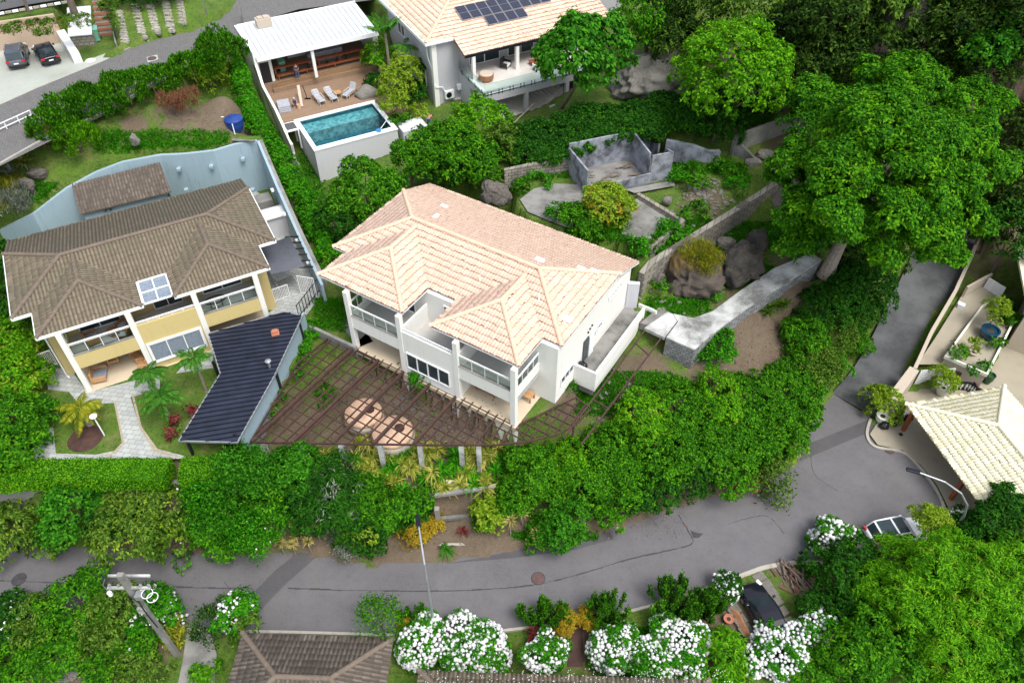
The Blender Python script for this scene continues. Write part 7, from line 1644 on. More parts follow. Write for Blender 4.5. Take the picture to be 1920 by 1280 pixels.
def blobplant(name, e_loc, blobs, col, label, cat, L=.22, W=.12, dens=1.0, seed=1, kind='tuft', k=5, stems=None, group=None, droop=.3, second=None):
    e = empty(name, e_loc, 0, label, cat, group); area = sum(2.6*math.pi*(b[3]*b[4]+b[3]*b[5]+b[4]*b[5])/3 for b in blobs)
    n = min(int(area*dens/(L*W*.5*k)*1.4), 40000)
    A_ = foliage_arrays('foliage', blobs, n, L, W, seed, kind, k, droop)
    if second is None: second = ({'mid': 'bright', 'vine': 'bright', 'deep': 'mid'}.get(col, 'mid'), .08)  # default tips are a lighter green, a highlight painted on the foliage top
    two_tone('foliage', A_, foliage_arrays('tips', blobs, max(6, int(n*second[1])), L, W, seed+1, kind, k, droop, shell=(1.0, 1.1), bottom=.25), LM[col], LM[second[0]], e)
    return e
def hedge(name, pts, width, height, col, label, step=.8, jag=.2, L=.2, W=.11, seed=1, kind='tuft', zoff=0, second=None, dens=1.0, stems=False, cat='hedge', lobes=1):
    """pts: photo points of the hedge's top line with ground heights"""
    rr = random.Random(seed); w_ = [P(x, y, z+height) for x, y, z in pts]; base = Vector((w_[0].x, w_[0].y, pts[0][2])); bl = []; mb = MB()
    for i in range(len(w_)-1):
        a, b = w_[i], w_[i+1]; d = (b-a); n = max(1, int(d.length/step)); nn = Vector((-d.y, d.x, 0)).normalized()
        for k in range(n):
            q = a.lerp(b, (k+rr.uniform(-.2, .2))/n)
            for _ in range(lobes):
                g_ = q+nn*rr.uniform(-.28, .28)*width; r1 = width*.5*rr.uniform(.85, 1.2); gz = ground(g_.x, g_.y) if zoff is None else g_.z-height
                zz = q.z-height; hh = height*rr.uniform(1-jag, 1+jag*.6)
                bl.append((g_.x-base.x, g_.y-base.y, zz-base.z+hh*.5, r1, r1, hh*.55))
            if stems and rr.random() < .8: p = q-Vector((0, 0, height)); mb.tube([p-base-Vector((0,0,.2)), p-base+Vector((rr.uniform(-.2,.2), rr.uniform(-.4,.1), height*.6))], [.05, .03], 5)
    e = blobplant(name, base, bl, col, label, cat, L, W, dens, seed, kind, second=second)
    if stems and mb.v: mb.build('stems', M['bark_pale'], e)
    return e
def clipped(name, pts, width, height, col, label, seed):
    """box clipped hedge: leaves standing on a rounded box that follows the line"""
    w_ = [P(x, y, z+height) for x, y, z in pts]; base = Vector((w_[0].x, w_[0].y, pts[0][2])); e = empty(name, base, 0, label, 'hedge'); g = np.random.default_rng(seed); C, N = [], []
    for i in range(len(w_)-1):
        a, b = w_[i]-base, w_[i+1]-base; d = (b-a); Ln = d.length; d = d/Ln; nn = Vector((-d.y, d.x, 0)).normalized()
        n = int(Ln*(width+2*height)*260)
        t_ = g.uniform(0, 1, n); s_ = g.uniform(-1, 1, n)*(width/2+height); top = np.abs(s_) < width/2
        off = np.where(top, s_, np.sign(s_)*width/2); dz = np.where(top, 0, -(np.abs(s_)-width/2)); bumpy = .05*np.sin(t_*Ln*3.1)+.03*np.sin(t_*Ln*7.7)
        X = np.array(a)[None]+t_[:, None]*Ln*np.array(d)[None]+off[:, None]*np.array(nn)[None]; X[:, 2] = a.z+(b.z-a.z)*t_+dz+bumpy-(np.abs(off)/(width/2))**6*.14*top
        Nn = np.where(top[:, None], np.array([[0, 0, 1.]]), np.sign(s_)[:, None]*np.array(nn)[None]+np.array([[0, 0, .3]])); C.append(X); N.append(unit(Nn))
        if i in (0, len(w_)-2):
            end, sg = (a, -1) if i == 0 else (b, 1); m = int(width*height*260); X = np.array(end)[None]+np.array(nn)[None]*g.uniform(-.5, .5, (m, 1))*width; X[:, 2] = end.z-g.uniform(0, 1, m)*height; C.append(X); N.append(np.repeat(np.array(d)[None]*sg, m, 0))
    C = np.concatenate(C); N = np.concatenate(N); T = g.normal(size=C.shape); T = unit(T-(T*N).sum(1, keepdims=True)*N); D = unit(T*.7+N*g.uniform(.1, .9, (len(C), 1)))
    V, F_ = leaf_quads(C+g.normal(0, .03, C.shape), D, unit(N+g.normal(0, .3, N.shape)), g.uniform(.09, .17, len(C)), g.uniform(.06, .09, len(C)), .2)
    link_mesh('foliage', npmesh('foliage', V, F_), LM[col], e)
    mb = MB(); 
    for i in range(len(w_)-1):
        a, b = w_[i]-base, w_[i+1]-base; mb.wall([a[:], b[:]], [a.z-height, b.z-height], [a.z-.07, b.z-.07], width-.12)
    mb.build('branch_core', LM['deep'], e); return e
def rosette(mb_arrays, c, n, L, W, g, tilt=(.15, 1.2), droop=.35, seg=3):
    """sword leaves radiating from c; appended to the array list"""
    for i in range(n):
        a = g.uniform(0, 2*math.pi); el = g.uniform(*tilt); l = L*g.uniform(.7, 1.15); h = np.array([math.cos(a), math.sin(a), 0]); s = np.array([-math.sin(a), math.cos(a), 0]); rows = []
        for k in range(seg+1):
            t_ = k/seg; p = c+h*l*t_*math.cos(el)+np.array([0, 0, 1])*(l*t_*math.sin(el)-droop*l*t_**2); w_ = W*(1-t_**1.6)*.5*(1 if k else .6)+.004; rows += [p-s*w_, p+s*w_]
        mb_arrays.append(np.array(rows))
def rosette_obj(name, arrays, mat, parent, seg=3):
    V = np.concatenate(arrays); n = len(arrays); st_ = (seg+1)*2; F_ = []
    for k in range(seg): F_.append(np.stack([np.arange(n)*st_+2*k, np.arange(n)*st_+2*k+1, np.arange(n)*st_+2*k+3, np.arange(n)*st_+2*k+2], 1))
    return link_mesh(name, npmesh(name, V, np.concatenate(F_)), LM[mat] if isinstance(mat, str) else mat, parent)
def spiky(px, py, label, mat='strap', n=26, L=.8, W=.09, h=.3, heads=1, name='spiky_plant', cat='plant', group=None, seed=1, tilt=(.1, 1.2), droop=.35, spreadr=.4, z=None, hv=.3, stem=True):
    q = G(px, py) if z is None else P(px, py, z+h); 
    if z is not None: q = Vector((q.x, q.y, z))
    e = empty(name, q, 0, label, cat, group); g = np.random.default_rng(seed); arr = []; mb = MB()
    for i in range(heads):
        c = np.array([g.normal(0, spreadr) if heads > 1 else 0, g.normal(0, spreadr) if heads > 1 else 0, h*(1+g.uniform(-hv, hv))]); rosette(arr, c, n, L, W, g, tilt, droop)
        if stem: mb.tube([(c[0]*.3, c[1]*.3, -.1), tuple(c)], [.05, .04], 6)
    rosette_obj('leaves', arr, mat, e)
    if stem: mb.build('stem', M['bark_pale'], e)
    return e
def palm(px, py, label, h=3, n=14, L=2.0, mat='palm', seed=1, z=None, name='palm_tree', cat='palm tree', el=(-.1, .9), lw=.42, group=None, trunk_r=.1, droop=.55):
    """crown centre at the photo point"""
    zz = 34.0
    while zz > -1:
        q = P(px, py, zz); gz = ground(q.x, q.y) if z is None else z
        if zz <= gz+h: break
        zz -= .1
    e = empty(name, (q.x, q.y, gz), 0, label, cat, group); g = np.random.default_rng(seed); C, D, N, LL = [], [], [], []; mb = MB()
    for i in range(n):
        a = 2*math.pi*(i+g.uniform(-.3, .3))/n*1.0+g.uniform(0, .3); e_ = g.uniform(*el); hd = np.array([math.cos(a), math.sin(a), 0]); l = L*g.uniform(.85, 1.1); pts = []
        for k in range(9):
            t_ = k/8; pts.append(np.array([0, 0, h])+hd*l*t_*math.cos(e_*(1-.3*t_))+np.array([0, 0, 1])*(l*t_*math.sin(e_)-droop*l*t_**2))
        mb.tube([tuple(p) for p in pts], [.035*(1-k/9)+.008 for k in range(9)], 4)
        side = np.array([-math.sin(a), math.cos(a), 0])
        for k in range(30):
            t_ = .12+.88*k/30; f = t_*8; i0 = min(int(f), 7); p = pts[i0]+(pts[i0+1]-pts[i0])*(f-i0); fw = unit((pts[i0+1]-pts[i0])[None])[0]
            for s in (-1, 1): C.append(p); D.append(side*s*.85+fw*.5-np.array([0, 0, .28])); N.append(np.array([0, 0, 1.])); LL.append(lw*math.sin(math.pi*min(.98, t_*.85+.12))*g.uniform(.85, 1.1))
    C, D, N, LL = np.array(C), unit(np.array(D)), np.array(N), np.array(LL); V, F_ = leaf_quads(C, D, N, LL, LL*.14+.012, .25)
    link_mesh('fronds', npmesh('fronds', V, F_), LM[mat], e); mb.build('ribs', LM[mat], e)
    MB().tube([(0,0,-.2),(0,0,.1),(0.03,0,h*.6),(0,0,h)], [trunk_r*1.5, trunk_r*1.1, trunk_r*.85, trunk_r*.8], 10).build('trunk', M['bark_pale'], e); return e
def candelabra(px, py, label, wpx, h, n=22, seed=1, mat='cactus', group='dark candelabra shrubs along the lower kerb'):
    """foot at (px,py): upright fleshy stems"""
    q = G(px, py); r_ = wpx*mpp(px, py, 0); e = empty('candelabra_shrub', q, 0, label, 'shrub', group); g = random.Random(seed); C, D = [], []; mb = MB(); pts = []
    for i in range(n):
        a = g.uniform(0, 2*math.pi); rr = r_*math.sqrt(g.random()); x, y = rr*math.cos(a), rr*math.sin(a)*.8; top = h*g.uniform(.55, 1)*(1-.35*(rr/r_)**2); z0 = top*.25*g.random()
        path = [(x*.15, y*.15, 0), (x*.7, y*.7, top*.35), (x, y, top*.6), (x*1.05, y*1.05, top)]; mb.tube(path, [.07, .06, .055, .03], 6)
        for k in range(5): aa = g.uniform(0, 6.28); zz = top*g.uniform(.45, .85); mb.tube([(x, y, zz), (x+.16*math.cos(aa), y+.16*math.sin(aa), zz+.08), (x+.2*math.cos(aa), y+.2*math.sin(aa), zz+.38)], [.045, .045, .02], 5)
        for t_ in np.linspace(.35, 1, 16): pts.append((x*(.7+.35*t_), y*(.7+.35*t_), top*t_))
    mb.build('stems', LM[mat], e); gg = np.random.default_rng(seed); P_ = np.repeat(np.array(pts), 9, 0)+gg.normal(0, .07, (len(pts)*9, 3)); Dd = unit(gg.normal(size=P_.shape)*.8+np.array([0, 0, .9])); V, F_ = leaf_quads(P_, Dd, unit(gg.normal(size=P_.shape)), gg.uniform(.12, .24, len(P_)), gg.uniform(.06, .1, len(P_)), .1)
    link_mesh('leaves', npmesh('leaves', V, F_), LM['mid'], e); return e
# ======================================================== planting, by place
# ---- bank above the lower street, left
plant(40,985,72,'olive','olive leafy shrub at the far left above the lower street',h=3.4,kind='droop',L=.24,W=.12,second=('lime',.12))
plant(140,968,62,'emerald','bright emerald shrub between two olive shrubs above the lower street',h=3.6,L=.22,W=.14)
plant(283,965,92,'olive','broad olive shrub with pale tips above the lower street',h=4.2,kind='droop',L=.26,W=.12,second=('lime',.15),flowers=8,fL=.09)
plant(340,1010,45,'olive','low olive shrub with a few white flowers hanging over the street',h=2.0,flowers=10,fL=.09,kind='droop')
plant(392,925,48,'vine','tangled bright green shrub at the end of the clipped hedge',h=3.4,L=.22,W=.09,kind='loose')
plant(452,895,50,'emerald','tangled emerald shrub under the corner of the blue metal roof',h=3.6,L=.22,W=.10,kind='loose')
plant(505,935,46,'mid','mid green shrub between the tangled shrubs',h=3.0)
plant(420,968,50,'emerald','broad tangled shrub halfway down the bank',h=3.0,L=.22,W=.09,kind='loose')
plant(485,992,50,'vine','trailing green shrub spilling onto the lower street',h=2.4,L=.22,W=.09,kind='loose',flowers=14,fL=.07)
plant(420,1012,40,'mid','low green shrub at the street edge left of the trailing shrub',h=1.8)
plant(905,985,18,'mid','small green plant at the bare verge',h=.8); plant(700,1015,30,'deep','dark low shrub at the kerb beside the golden shrub',h=1.5); plant(750,985,18,'vine','small fern like plant beside the golden shrub',h=.8)
plant(555,898,54,'emerald','rounded emerald shrub left of the strap leaved plants',h=3.2,L=.24,W=.12)
plant(628,932,58,'deep','dark glossy shrub with long narrow leaves below the pergola',h=3.4,kind='tuft',L=.36,W=.08,second=('grey',.10))
plant(690,985,48,'deep','dark green shrub at the kerb left of the street lamp',h=2.4,second=('lime',.25))
plant(655,1010,34,'grey','small greyish twiggy shrub by the street',h=1.4,L=.16,W=.06,kind='loose')
plant(690,950,42,'mid','leafy shrub covering the left end of the garden wall',h=2.6); plant(760,965,30,'deep','dark shrub under the concrete beam',h=1.8); plant(860,950,0.1,'mid','x') if 0 else None; plant(725,955,40,'mid','mid green shrub against the garden wall',h=2.6)
plant(780,948,30,'mid','leafy climber over the concrete wall posts',h=3.0,L=.26,W=.14)
plant(782,1003,30,'yellow','low golden yellow shrub behind the street lamp',h=1.1,L=.14,W=.08)
plant(808,990,24,'yellow','smaller golden shrub right of the street lamp',h=1.0,L=.14,W=.08)
plant(917,968,28,'lime','lime green shrub at the right end of the garden wall',h=1.9,L=.24,W=.16)
plant(600,975,42,'deep','dark shrub right of the pale yellow rosettes',h=2.6); plant(580,930,40,'deep','dark shrub above the pale yellow rosettes',h=3.0); plant(95,1010,40,'olive','low olive shrub at the kerb on the far left',h=1.8); plant(215,985,45,'deep','dark low shrub under the olive shrubs',h=2.0); plant(385,985,45,'mid','green shrub between the olive and the emerald shrubs',h=2.4)
plant(345,1050,14,'mid','loose green twig hanging over the lower street',h=.8,dens=.5)
spiky(837,1035,'arching grassy green clump at the kerb',mat='palm',n=120,L=1.0,W=.06,h=.15,seed=4,tilt=(.3,1.4),droop=.75,stem=False)
spiky(868,1002,'dark red spiky plant on the bare soil by the street','red',n=60,L=.6,W=.07,h=.2,seed=5)
for k,(x,y) in enumerate(((540,955),(557,958),(525,977),(545,979),(573,980),(590,982),(525,1018),(555,1005),(577,1015),(547,1020))):
    q=P(x,y,2.4-.9*(y>1000)); e=empty('pale_rosette_plant',(q.x,q.y,ground(q.x,q.y)),0,['top left','top right','left','middle','centre right','rightmost','bottom left','lower middle','bottom right','lowest'][k]+' pale yellow spiky rosette in the cluster above the street','plant','pale yellow rosettes left of the street lamp'); g=np.random.default_rng(60+k); arr=[]; zz=q.z-e.location.z; rosette(arr,np.array([0,0,zz]),80,.5,.085,g,(-.4,1.4),.12); rosette_obj('leaves',arr,'yucca',e); MB().tube([(0,0,-.1),(0,0,zz)],[.05,.04],6).build('stem',M['bark_pale'],e)
for k,(x,y) in enumerate(((942,942),(957,975),(980,960),(1008,1000))):
    q=P(x,y,2.3-.4*(k==3)); e=empty('pale_rosette_plant',(q.x,q.y,ground(q.x,q.y)),0,['uppermost','largest','middle','lowest'][k]+' pale spiky rosette below the dense bank of shrubs','plant','pale rosettes at the foot of the shrub bank'); g=np.random.default_rng(80+k); arr=[]; zz=q.z-e.location.z; rosette(arr,np.array([0,0,zz]),80,.55,.08,g,(-.5,1.4),.12); rosette_obj('leaves',arr,'yucca',e); MB().tube([(0,0,-.1),(0,0,zz)],[.05,.04],6).build('stem',M['bark_pale'],e)
# strap leaved plants on the slope under the pergola
for k in range(30):
    r_,c_=divmod(k,10); x=612+c_*34+(r_%2)*16+random.uniform(-7,7); y=856+r_*26+random.uniform(-6,6)
    spiky(x,y,'striped strap leaved plant, %s from the left in the %s row below the pergola' % (['first','second','third','fourth','fifth','sixth','seventh','eighth','ninth','tenth'][c_],['upper','middle','lower'][r_]),n=46,L=1.15,W=.13,h=.5,seed=100+k,heads=3,spreadr=.4,tilt=(.0,1.2),droop=.5,mat='vine' if k%3==1 else 'strap',group='striped strap leaved plants, %s row' % ['upper','middle','lower'][r_],name='strap_leaved_plant')
# ---- dense bank right of the pergola
bank=[(995,880,52,'mid','shrub against the right end of the pergola'),(985,915,52,'mid','shrub just above the pale rosettes'),(1062,882,52,'bright','bright shrub below the small lattice'),(1085,925,70,'mid','shrub bulging towards the street'),(1060,985,48,'emerald','lowest shrub of the bank, at the street'),
 (1140,852,54,'mid','shrub below the lattice corner'),(1160,895,66,'mid','shrub in the middle of the bank'),(1150,950,42,'mid','low shrub over the brown verge'),(960,940,40,'mid','shrub behind the pale rosettes'),(1020,1000,34,'mid','low shrub right of the pale rosettes'),(1200,795,56,'bright','bright crowned shrub next to the flat pale rock'),(1230,850,68,'mid','shrub at the heart of the bank'),(1215,920,50,'deep','dark low shrub near the kerb fragment'),
 (1275,770,60,'mid','shrub below the ramp corner'),(1300,840,70,'mid','broad shrub right of the bank heart'),(1290,905,46,'deep','dark low shrub behind the kerb fragment'),(1345,755,55,'bright','bright shrub under the bare soil'),(1375,820,66,'mid','shrub near the street bend'),(1365,885,50,'mid','low shrub at the street bend'),
 (1410,755,56,'mid','shrub below the bare soil on the right'),(1440,810,60,'mid','shrub leaning over the bend'),(1430,860,36,'deep','dark low shrub at the bend'),(1470,735,56,'mid','shrub left of the lane mouth'),(1510,690,52,'olive','olive twiggy shrub beside the lane'),(1545,640,56,'olive','olive green shrub halfway up the lane'),
 (1500,640,46,'mid','shrub on the upper left of the olive shrub'),(1590,590,52,'deep','dark shrub beside the upper lane'),(1535,590,48,'deep','dark shrub below the ramp end'),(1570,540,52,'deep','dark shrub under the big tree trunk'),(1620,540,50,'deep','dark shrub at the lane edge under the big tree'),(1515,735,36,'emerald','small green shrub at the lane mouth'),(1600,650,28,'mid','small shrub on the lane edge'),(1560,690,30,'vine','bright creeper at the lane edge'),(1490,780,44,'mid','shrub beside the lane mouth above the street')]
for k,(x,y,r_,c_,l_) in enumerate(bank):
    plant(x,y,r_,c_,'dense leafy '+l_,h=3.0 if r_>45 else 2.0,L=.17,W=.11,k=6,seed=300+k*7,second=('bright',.10) if c_=='mid' else ('lime',.08) if c_=='bright' else None,kind='loose' if c_=='olive' else 'tuft')
plant(1350,655,34,'vine','low bright green shrub at the foot of the ramp wall',h=1.5); plant(1322,672,20,'vine','small green shrub beside the square grey stone',h=.9)
plant(1448,900,40,'olive','sparse twiggy shrub leaning over the street bend',h=2.4,dens=.45,kind='loose'); plant(1482,835,26,'lime','pale yellow green sprig over the lane mouth',h=1.6,dens=.6)
spiky(1455,585,'clump of dark strap leaves on the soil below the ramp','olive',n=40,L=1.0,W=.09,h=.4,heads=4,spreadr=.55,seed=8,name='strap_leaved_clump'); plant(1400,905,24,'rust','small dry brown sprig at the street bend',h=1.2,dens=.5)
# lower garden bits
plant(800,722,18,'vine','small green shrub against the porch wall',h=1.2); plant(612,745,18,'mid','small shrub under the pergola grid',h=.8,dens=.5)
hedge('vine_hedge',[(583,612,5.4),(566,650,5.0),(540,690,4.7),(507,742,4.6),(474,795,4.5),(444,836,4.4)],1.2,.9,'vine','vine covered strip between the blue metal roof and the pergola',seed=11,L=.18,W=.12)
# ---- clipped hedges of the yellow house
clipped('clipped_hedge',[(-40,888,5.4),(60,880,5.4),(170,878,5.4),(312,878,5.4)],1.7,1.2,'bright','long box clipped bright green hedge in front of the yellow house garden',21)
clipped('clipped_hedge',[(338,876,5.4),(400,872,5.4),(470,868,5.4)],1.7,1.2,'bright','short box clipped hedge right of the garden path gap',22)
plant(20,800,72,'mid','large leafy bush at the left edge beside the paving',h=3.2,L=.2,W=.12); plant(30,730,62,'bright','bright bush above the leafy bush at the left edge',h=3.4,second=('lime',.3),L=.2,W=.12); plant(20,660,48,'bright','yellow green topped bush at the left edge below the brown roof',h=3.2,second=('lime',.35)); plant(18,590,44,'deep','dark bush behind the left corner of the yellow house',h=3.0); plant(10,500,40,'deep','dark bush at the left edge beside the brown roof',h=3.0)
plant(30,850,48,'mid','low bush beside the clipped hedge at the left edge',h=2.0)
palm(75,758,'dark fine leaved palm beside the left gate',h=1.2,n=26,L=1.1,mat='deep',seed=3,lw=.3,el=(0,1.2)); palm(70,780,'lower dark cycad near the paving edge',h=.8,n=24,L=.9,mat='deep',seed=4,lw=.3,el=(0,1.2))
palm(150,765,'yellowing palm in the small front lawn',h=1.8,n=12,L=1.7,mat='ypalm',seed=5,trunk_r=.2,lw=.5)
palm(275,697,'green palm at the corner of the lower porch',h=3.0,n=13,L=1.5,mat='palm',seed=6); palm(362,672,'tall green palm in front of the wide window',h=3.4,n=13,L=1.6,mat='palm',seed=7); palm(300,745,'drooping green palm in the middle lawn',h=2.6,n=14,L=1.7,mat='palm',seed=8)
plant(358,778,10,'red','small dark red shrub beside the blue metal roof',h=1.0); plant(325,805,12,'red','dark red and green shrub at the lawn edge',h=.9,second=('olive',.5)); tag(MB().lathe((0,0,0),[(1.15,0),(1.1,.05),(.01,.12)],24).build('mulch_ring',M['rust'],None,P(160,822,6.01)),'round reddish mulch bed under the yellowing palm','mulch bed')
# ---- rear lawn
plant(147,268,42,'bright','round bright green bush on the rear lawn',h=2.6,L=.22,W=.09,kind='up',k=6)
for k,(x,y) in enumerate(((32,300),(12,318),(55,325),(30,340),(2,300))): spiky(x,y,['agave at the top of the agave group','agave at the left of the agave group','rightmost agave of the agave group','lowest agave of the agave group','half cut off agave at the left edge'][k],'grey' if k%2 else 'strap',n=44,L=1.0,W=.2,h=.6,seed=40+k,tilt=(.0,1.3),droop=.12,name='agave',group='agaves on the rear lawn')
plant(15,375,34,'ypalm','brown tipped grassy bush at the left edge above the blue wall',h=1.6,kind='up',L=.4,W=.05); plant(35,400,30,'grey','dry grey bush hanging over the left end of the blue wall',h=1.4,kind='up',L=.4,W=.05)
hedge('street_hedge',[(76,216,13.5),(115,190,13.7),(160,176,13.8),(210,162,13.8),(260,146,13.7),(310,134,13.6),(360,112,13.6),(408,94,13.6)],2.3,1.9,'mid','tall dark green hedge along the upper street',seed=31,L=.26,W=.12,kind='up',stems=True,lobes=2,jag=.3,step=1.1)
plant(418,100,36,'mid','tall rounded bush at the right end of the street hedge',h=4.2,kind='up',L=.28,W=.12); plant(395,150,28,'lime','yellow green bush where the street hedge meets the vine hedge',h=2.6); 
plant(325,200,17,'rust','rusty pink bush below the street hedge',h=1.8,L=.3,W=.05,kind='up'); plant(355,195,16,'rust','second rusty bush nearer the vine hedge',h=1.8,L=.3,W=.05,kind='up'); plant(85,262,18,'rust','brown fringed bush at the left end of the street hedge',h=2.0,L=.3,W=.05,kind='up')
hedge('climber_hedge',[(440,120,12.4),(456,170,11.4),(478,215,10.4),(508,264,9.2),(530,302,8.4),(555,345,7.6),(580,392,7.0),(604,440,6.6),(628,488,6.3)],1.35,1.2,'vine','long bright green climber hedge beside the blue boundary wall',seed=33,L=.2,W=.12,lobes=2,jag=.3)
# ---- trees between the pool and the white house
tr=[(690,372,66,'mid',5.2,'broad leafy tree directly behind the white roof corner'),(770,312,40,'mid',4.2,'bushy tree right of the pool wall'),(815,300,56,'mid',5.0,'bushy tree behind the middle of the white roof'),(870,300,62,'mid',4.8,'bushy tree left of the grey ruin wall'),(900,240,52,'bright',4.6,'bright tree in front of the glass railed balcony'),(640,420,40,'deep',3.4,'dark bush at the left eave of the white roof'),(945,275,34,'olive',3.0,'yellowish bush between the tree and the hedge bank'),(850,335,40,'deep',3.0,'dark bush behind the white roof ridge'),(915,345,30,'olive',2.2,'thin bush behind the eave near the grey slab boulder')]
for k,(x,y,r_,c_,h_,l_) in enumerate(tr): plant(x,y,r_,c_,l_,name='leafy_tree' if h_>3.5 else 'shrub',h=h_,L=.24,W=.15,k=6,seed=500+k*3)
hedge('bank_hedge',[(1000,258,9.8),(1050,240,10.3),(1110,224,10.8),(1170,210,11),(1230,200,11.2),(1290,194,11.2),(1340,196,11)],3.6,1.8,'deep','wide dark hedge bank above the grey ruin',seed=35,lobes=3,jag=.35,step=1.0,second=('mid',.25),L=.24,W=.13)
plant(1140,392,50,'lime','round yellow green shrub on the terrace behind the white house',h=3.0,L=.24,W=.14,second=('yellow',.1)); plant(1085,420,36,'mid','leafy shrub left of the yellow green one',h=1.8); plant(1050,405,22,'vine','low green shrub on the court slab edge',h=1.0)
spiky(1185,458,'dark fan leaved clump at the eave of the white house','palm',n=50,L=1.0,W=.09,h=.3,seed=51,name='fan_clump'); plant(1205,470,20,'vine','low green plant beside the masonry wall end',h=.8); plant(1255,470,20,'vine','green weeds along the top of the masonry wall',h=.7)
for k,(x,y,r_,l_) in enumerate(((1270,330,26,'weedy bush right of the ruin'),(1360,320,24,'weedy bush near the wing wall'),(1385,345,26,'weedy bush at the end of the masonry wall'),(1300,400,22,'low weeds beside the low wall corner'),(1265,440,26,'green weeds between the two low walls'),(1310,345,20,'small weed patch behind the rubble'),(1010,345,18,'weeds at the foot of the block wall'),(1237,545,12,'small weed by the grey stone'),(1330,545,20,'low plant behind the lichen boulder'),(985,355,18,'weeds above the court slab'),(1290,470,18,'weeds on the masonry wall top'),(1100,445,24,'dark weeds behind the roof edge'))):
    plant(x,y,r_,'vine' if k%2==0 else 'mid',l_,h=.9,dens=.7,trunk=False,name='weed_clump',cat='weeds')
# spiky plant on the boulder and its lichen
plant(1313,489,33,'ypalm','dense spiky golden green cushion plant on the big boulder',name='spiky_cushion',cat='plant',h=1.6,zb=8.8,kind='up',L=.34,W=.06,trunk=False,m=12,second=('yucca',.3))
if 0: e=spiky(1316,492,'spiky golden green plant growing on the big boulder','ypalm',n=110,L=.55,W=.07,h=.4,seed=61,heads=22,spreadr=.5,z=9.0,tilt=(.2,1.5),droop=.2,stem=False,name='spiky_cushion')
if 0: lic=blob('lichen',P(1296,497,8.55),1.5,'rock','x','x',seed=2,sq=(.95,.85,.9))
spiky(1430,480,'yellow green strap leaved clump beside the dark boulders','ypalm',n=30,L=.7,W=.08,h=.3,seed=62,heads=3)
# ---- glossy tree in front of the grey house
tb=P(1045,212,9.2)
plant(1088,112,72,'emerald','glossy dark emerald tree in front of the grey house balcony',name='glossy_tree',h=9.0,hz=6.8,L=.40,W=.28,kind='droop',k=5,m=18,base=tb,seed=701,dens=2.6)
# pool side palms and small trees
palm(722,62,'broad fan palm rising beside the pool house roof',h=5.5,n=9,L=2.6,mat='palm',seed=71,lw=.8,el=(.5,1.3),droop=.3,trunk_r=.16,z=9.0); palm(758,85,'dark drooping palm between the pool house and the grey house',h=4.2,n=10,L=1.6,mat='palm',seed=72,lw=.5,z=9.0); palm(785,120,'small dark palm against the grey house wall',h=2.8,n=10,L=1.3,mat='deep',seed=73,z=9.0)
plant(705,110,28,'bright','light feathery small tree left of the fan palm',name='small_tree',h=3.6,dens=.7,zb=9.2); plant(745,150,38,'lime','yellow green feathery tree beside the pool',name='small_tree',h=4.2,dens=.6,zb=9.0); plant(738,195,28,'lime','lower yellow green branchy tree at the pool corner',name='small_tree',h=2.6,dens=.6,zb=9.0); plant(768,175,28,'deep','dark planting against the grey house wall',h=1.6,zb=8.9); plant(745,235,18,'mid','thin climber at the front right pool corner',h=2.0,zb=7.5,dens=.6); plant(787,212,14,'lime','small bright plant in the planted bank',h=.7,zb=8.8); plant(700,160,16,'deep','dark little bush beside the pale deck boulder',h=1.0,zb=9.2)
# ---- trees on the wooded hillside
plant(1218,42,62,'mid','leafy tree at the top beside the grey house',name='leafy_tree',h=8,kind='droop',L=.34,W=.16,seed=801); plant(1215,75,34,'bright','lower leafy branches beside the grey house',name='small_tree',h=5,kind='droop',L=.32,W=.15)
plant(1364,150,96,'bright','big rounded mid green tree above the hedge bank',name='round_tree',h=10.5,L=.28,W=.17,k=6,m=26,seed=802,dens=1.1)
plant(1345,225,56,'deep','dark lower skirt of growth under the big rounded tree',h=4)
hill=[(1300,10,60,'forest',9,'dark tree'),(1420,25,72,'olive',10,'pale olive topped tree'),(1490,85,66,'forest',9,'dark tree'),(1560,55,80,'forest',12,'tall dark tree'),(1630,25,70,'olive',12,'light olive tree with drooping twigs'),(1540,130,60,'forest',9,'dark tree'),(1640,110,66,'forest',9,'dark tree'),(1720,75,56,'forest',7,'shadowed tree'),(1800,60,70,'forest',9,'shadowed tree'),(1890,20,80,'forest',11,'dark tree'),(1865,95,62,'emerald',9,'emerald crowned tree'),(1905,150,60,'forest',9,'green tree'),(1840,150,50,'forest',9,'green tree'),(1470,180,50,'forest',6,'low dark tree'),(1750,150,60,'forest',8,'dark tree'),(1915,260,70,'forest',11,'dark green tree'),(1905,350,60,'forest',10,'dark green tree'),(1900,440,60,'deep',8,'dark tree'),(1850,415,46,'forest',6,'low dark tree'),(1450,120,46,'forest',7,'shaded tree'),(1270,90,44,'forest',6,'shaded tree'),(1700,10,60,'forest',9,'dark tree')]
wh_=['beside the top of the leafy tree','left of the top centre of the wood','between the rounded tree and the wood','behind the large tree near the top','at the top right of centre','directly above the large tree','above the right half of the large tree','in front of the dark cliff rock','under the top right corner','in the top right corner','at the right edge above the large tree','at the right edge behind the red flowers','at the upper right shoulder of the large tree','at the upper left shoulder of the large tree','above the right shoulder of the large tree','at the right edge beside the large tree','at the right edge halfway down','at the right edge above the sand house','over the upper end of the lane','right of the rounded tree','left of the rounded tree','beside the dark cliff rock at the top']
for k,((x,y,r_,c_,h_,l_),p_) in enumerate(zip(hill,wh_)): plant(x,y,r_,c_,l_+' '+p_,name='forest_tree',h=h_,L=.36,W=.16,k=5,seed=820+k*3,kind='droop' if c_ in('olive',) else 'tuft',dens=.85,group=None,second=('olive',.12) if c_=='forest' else None)
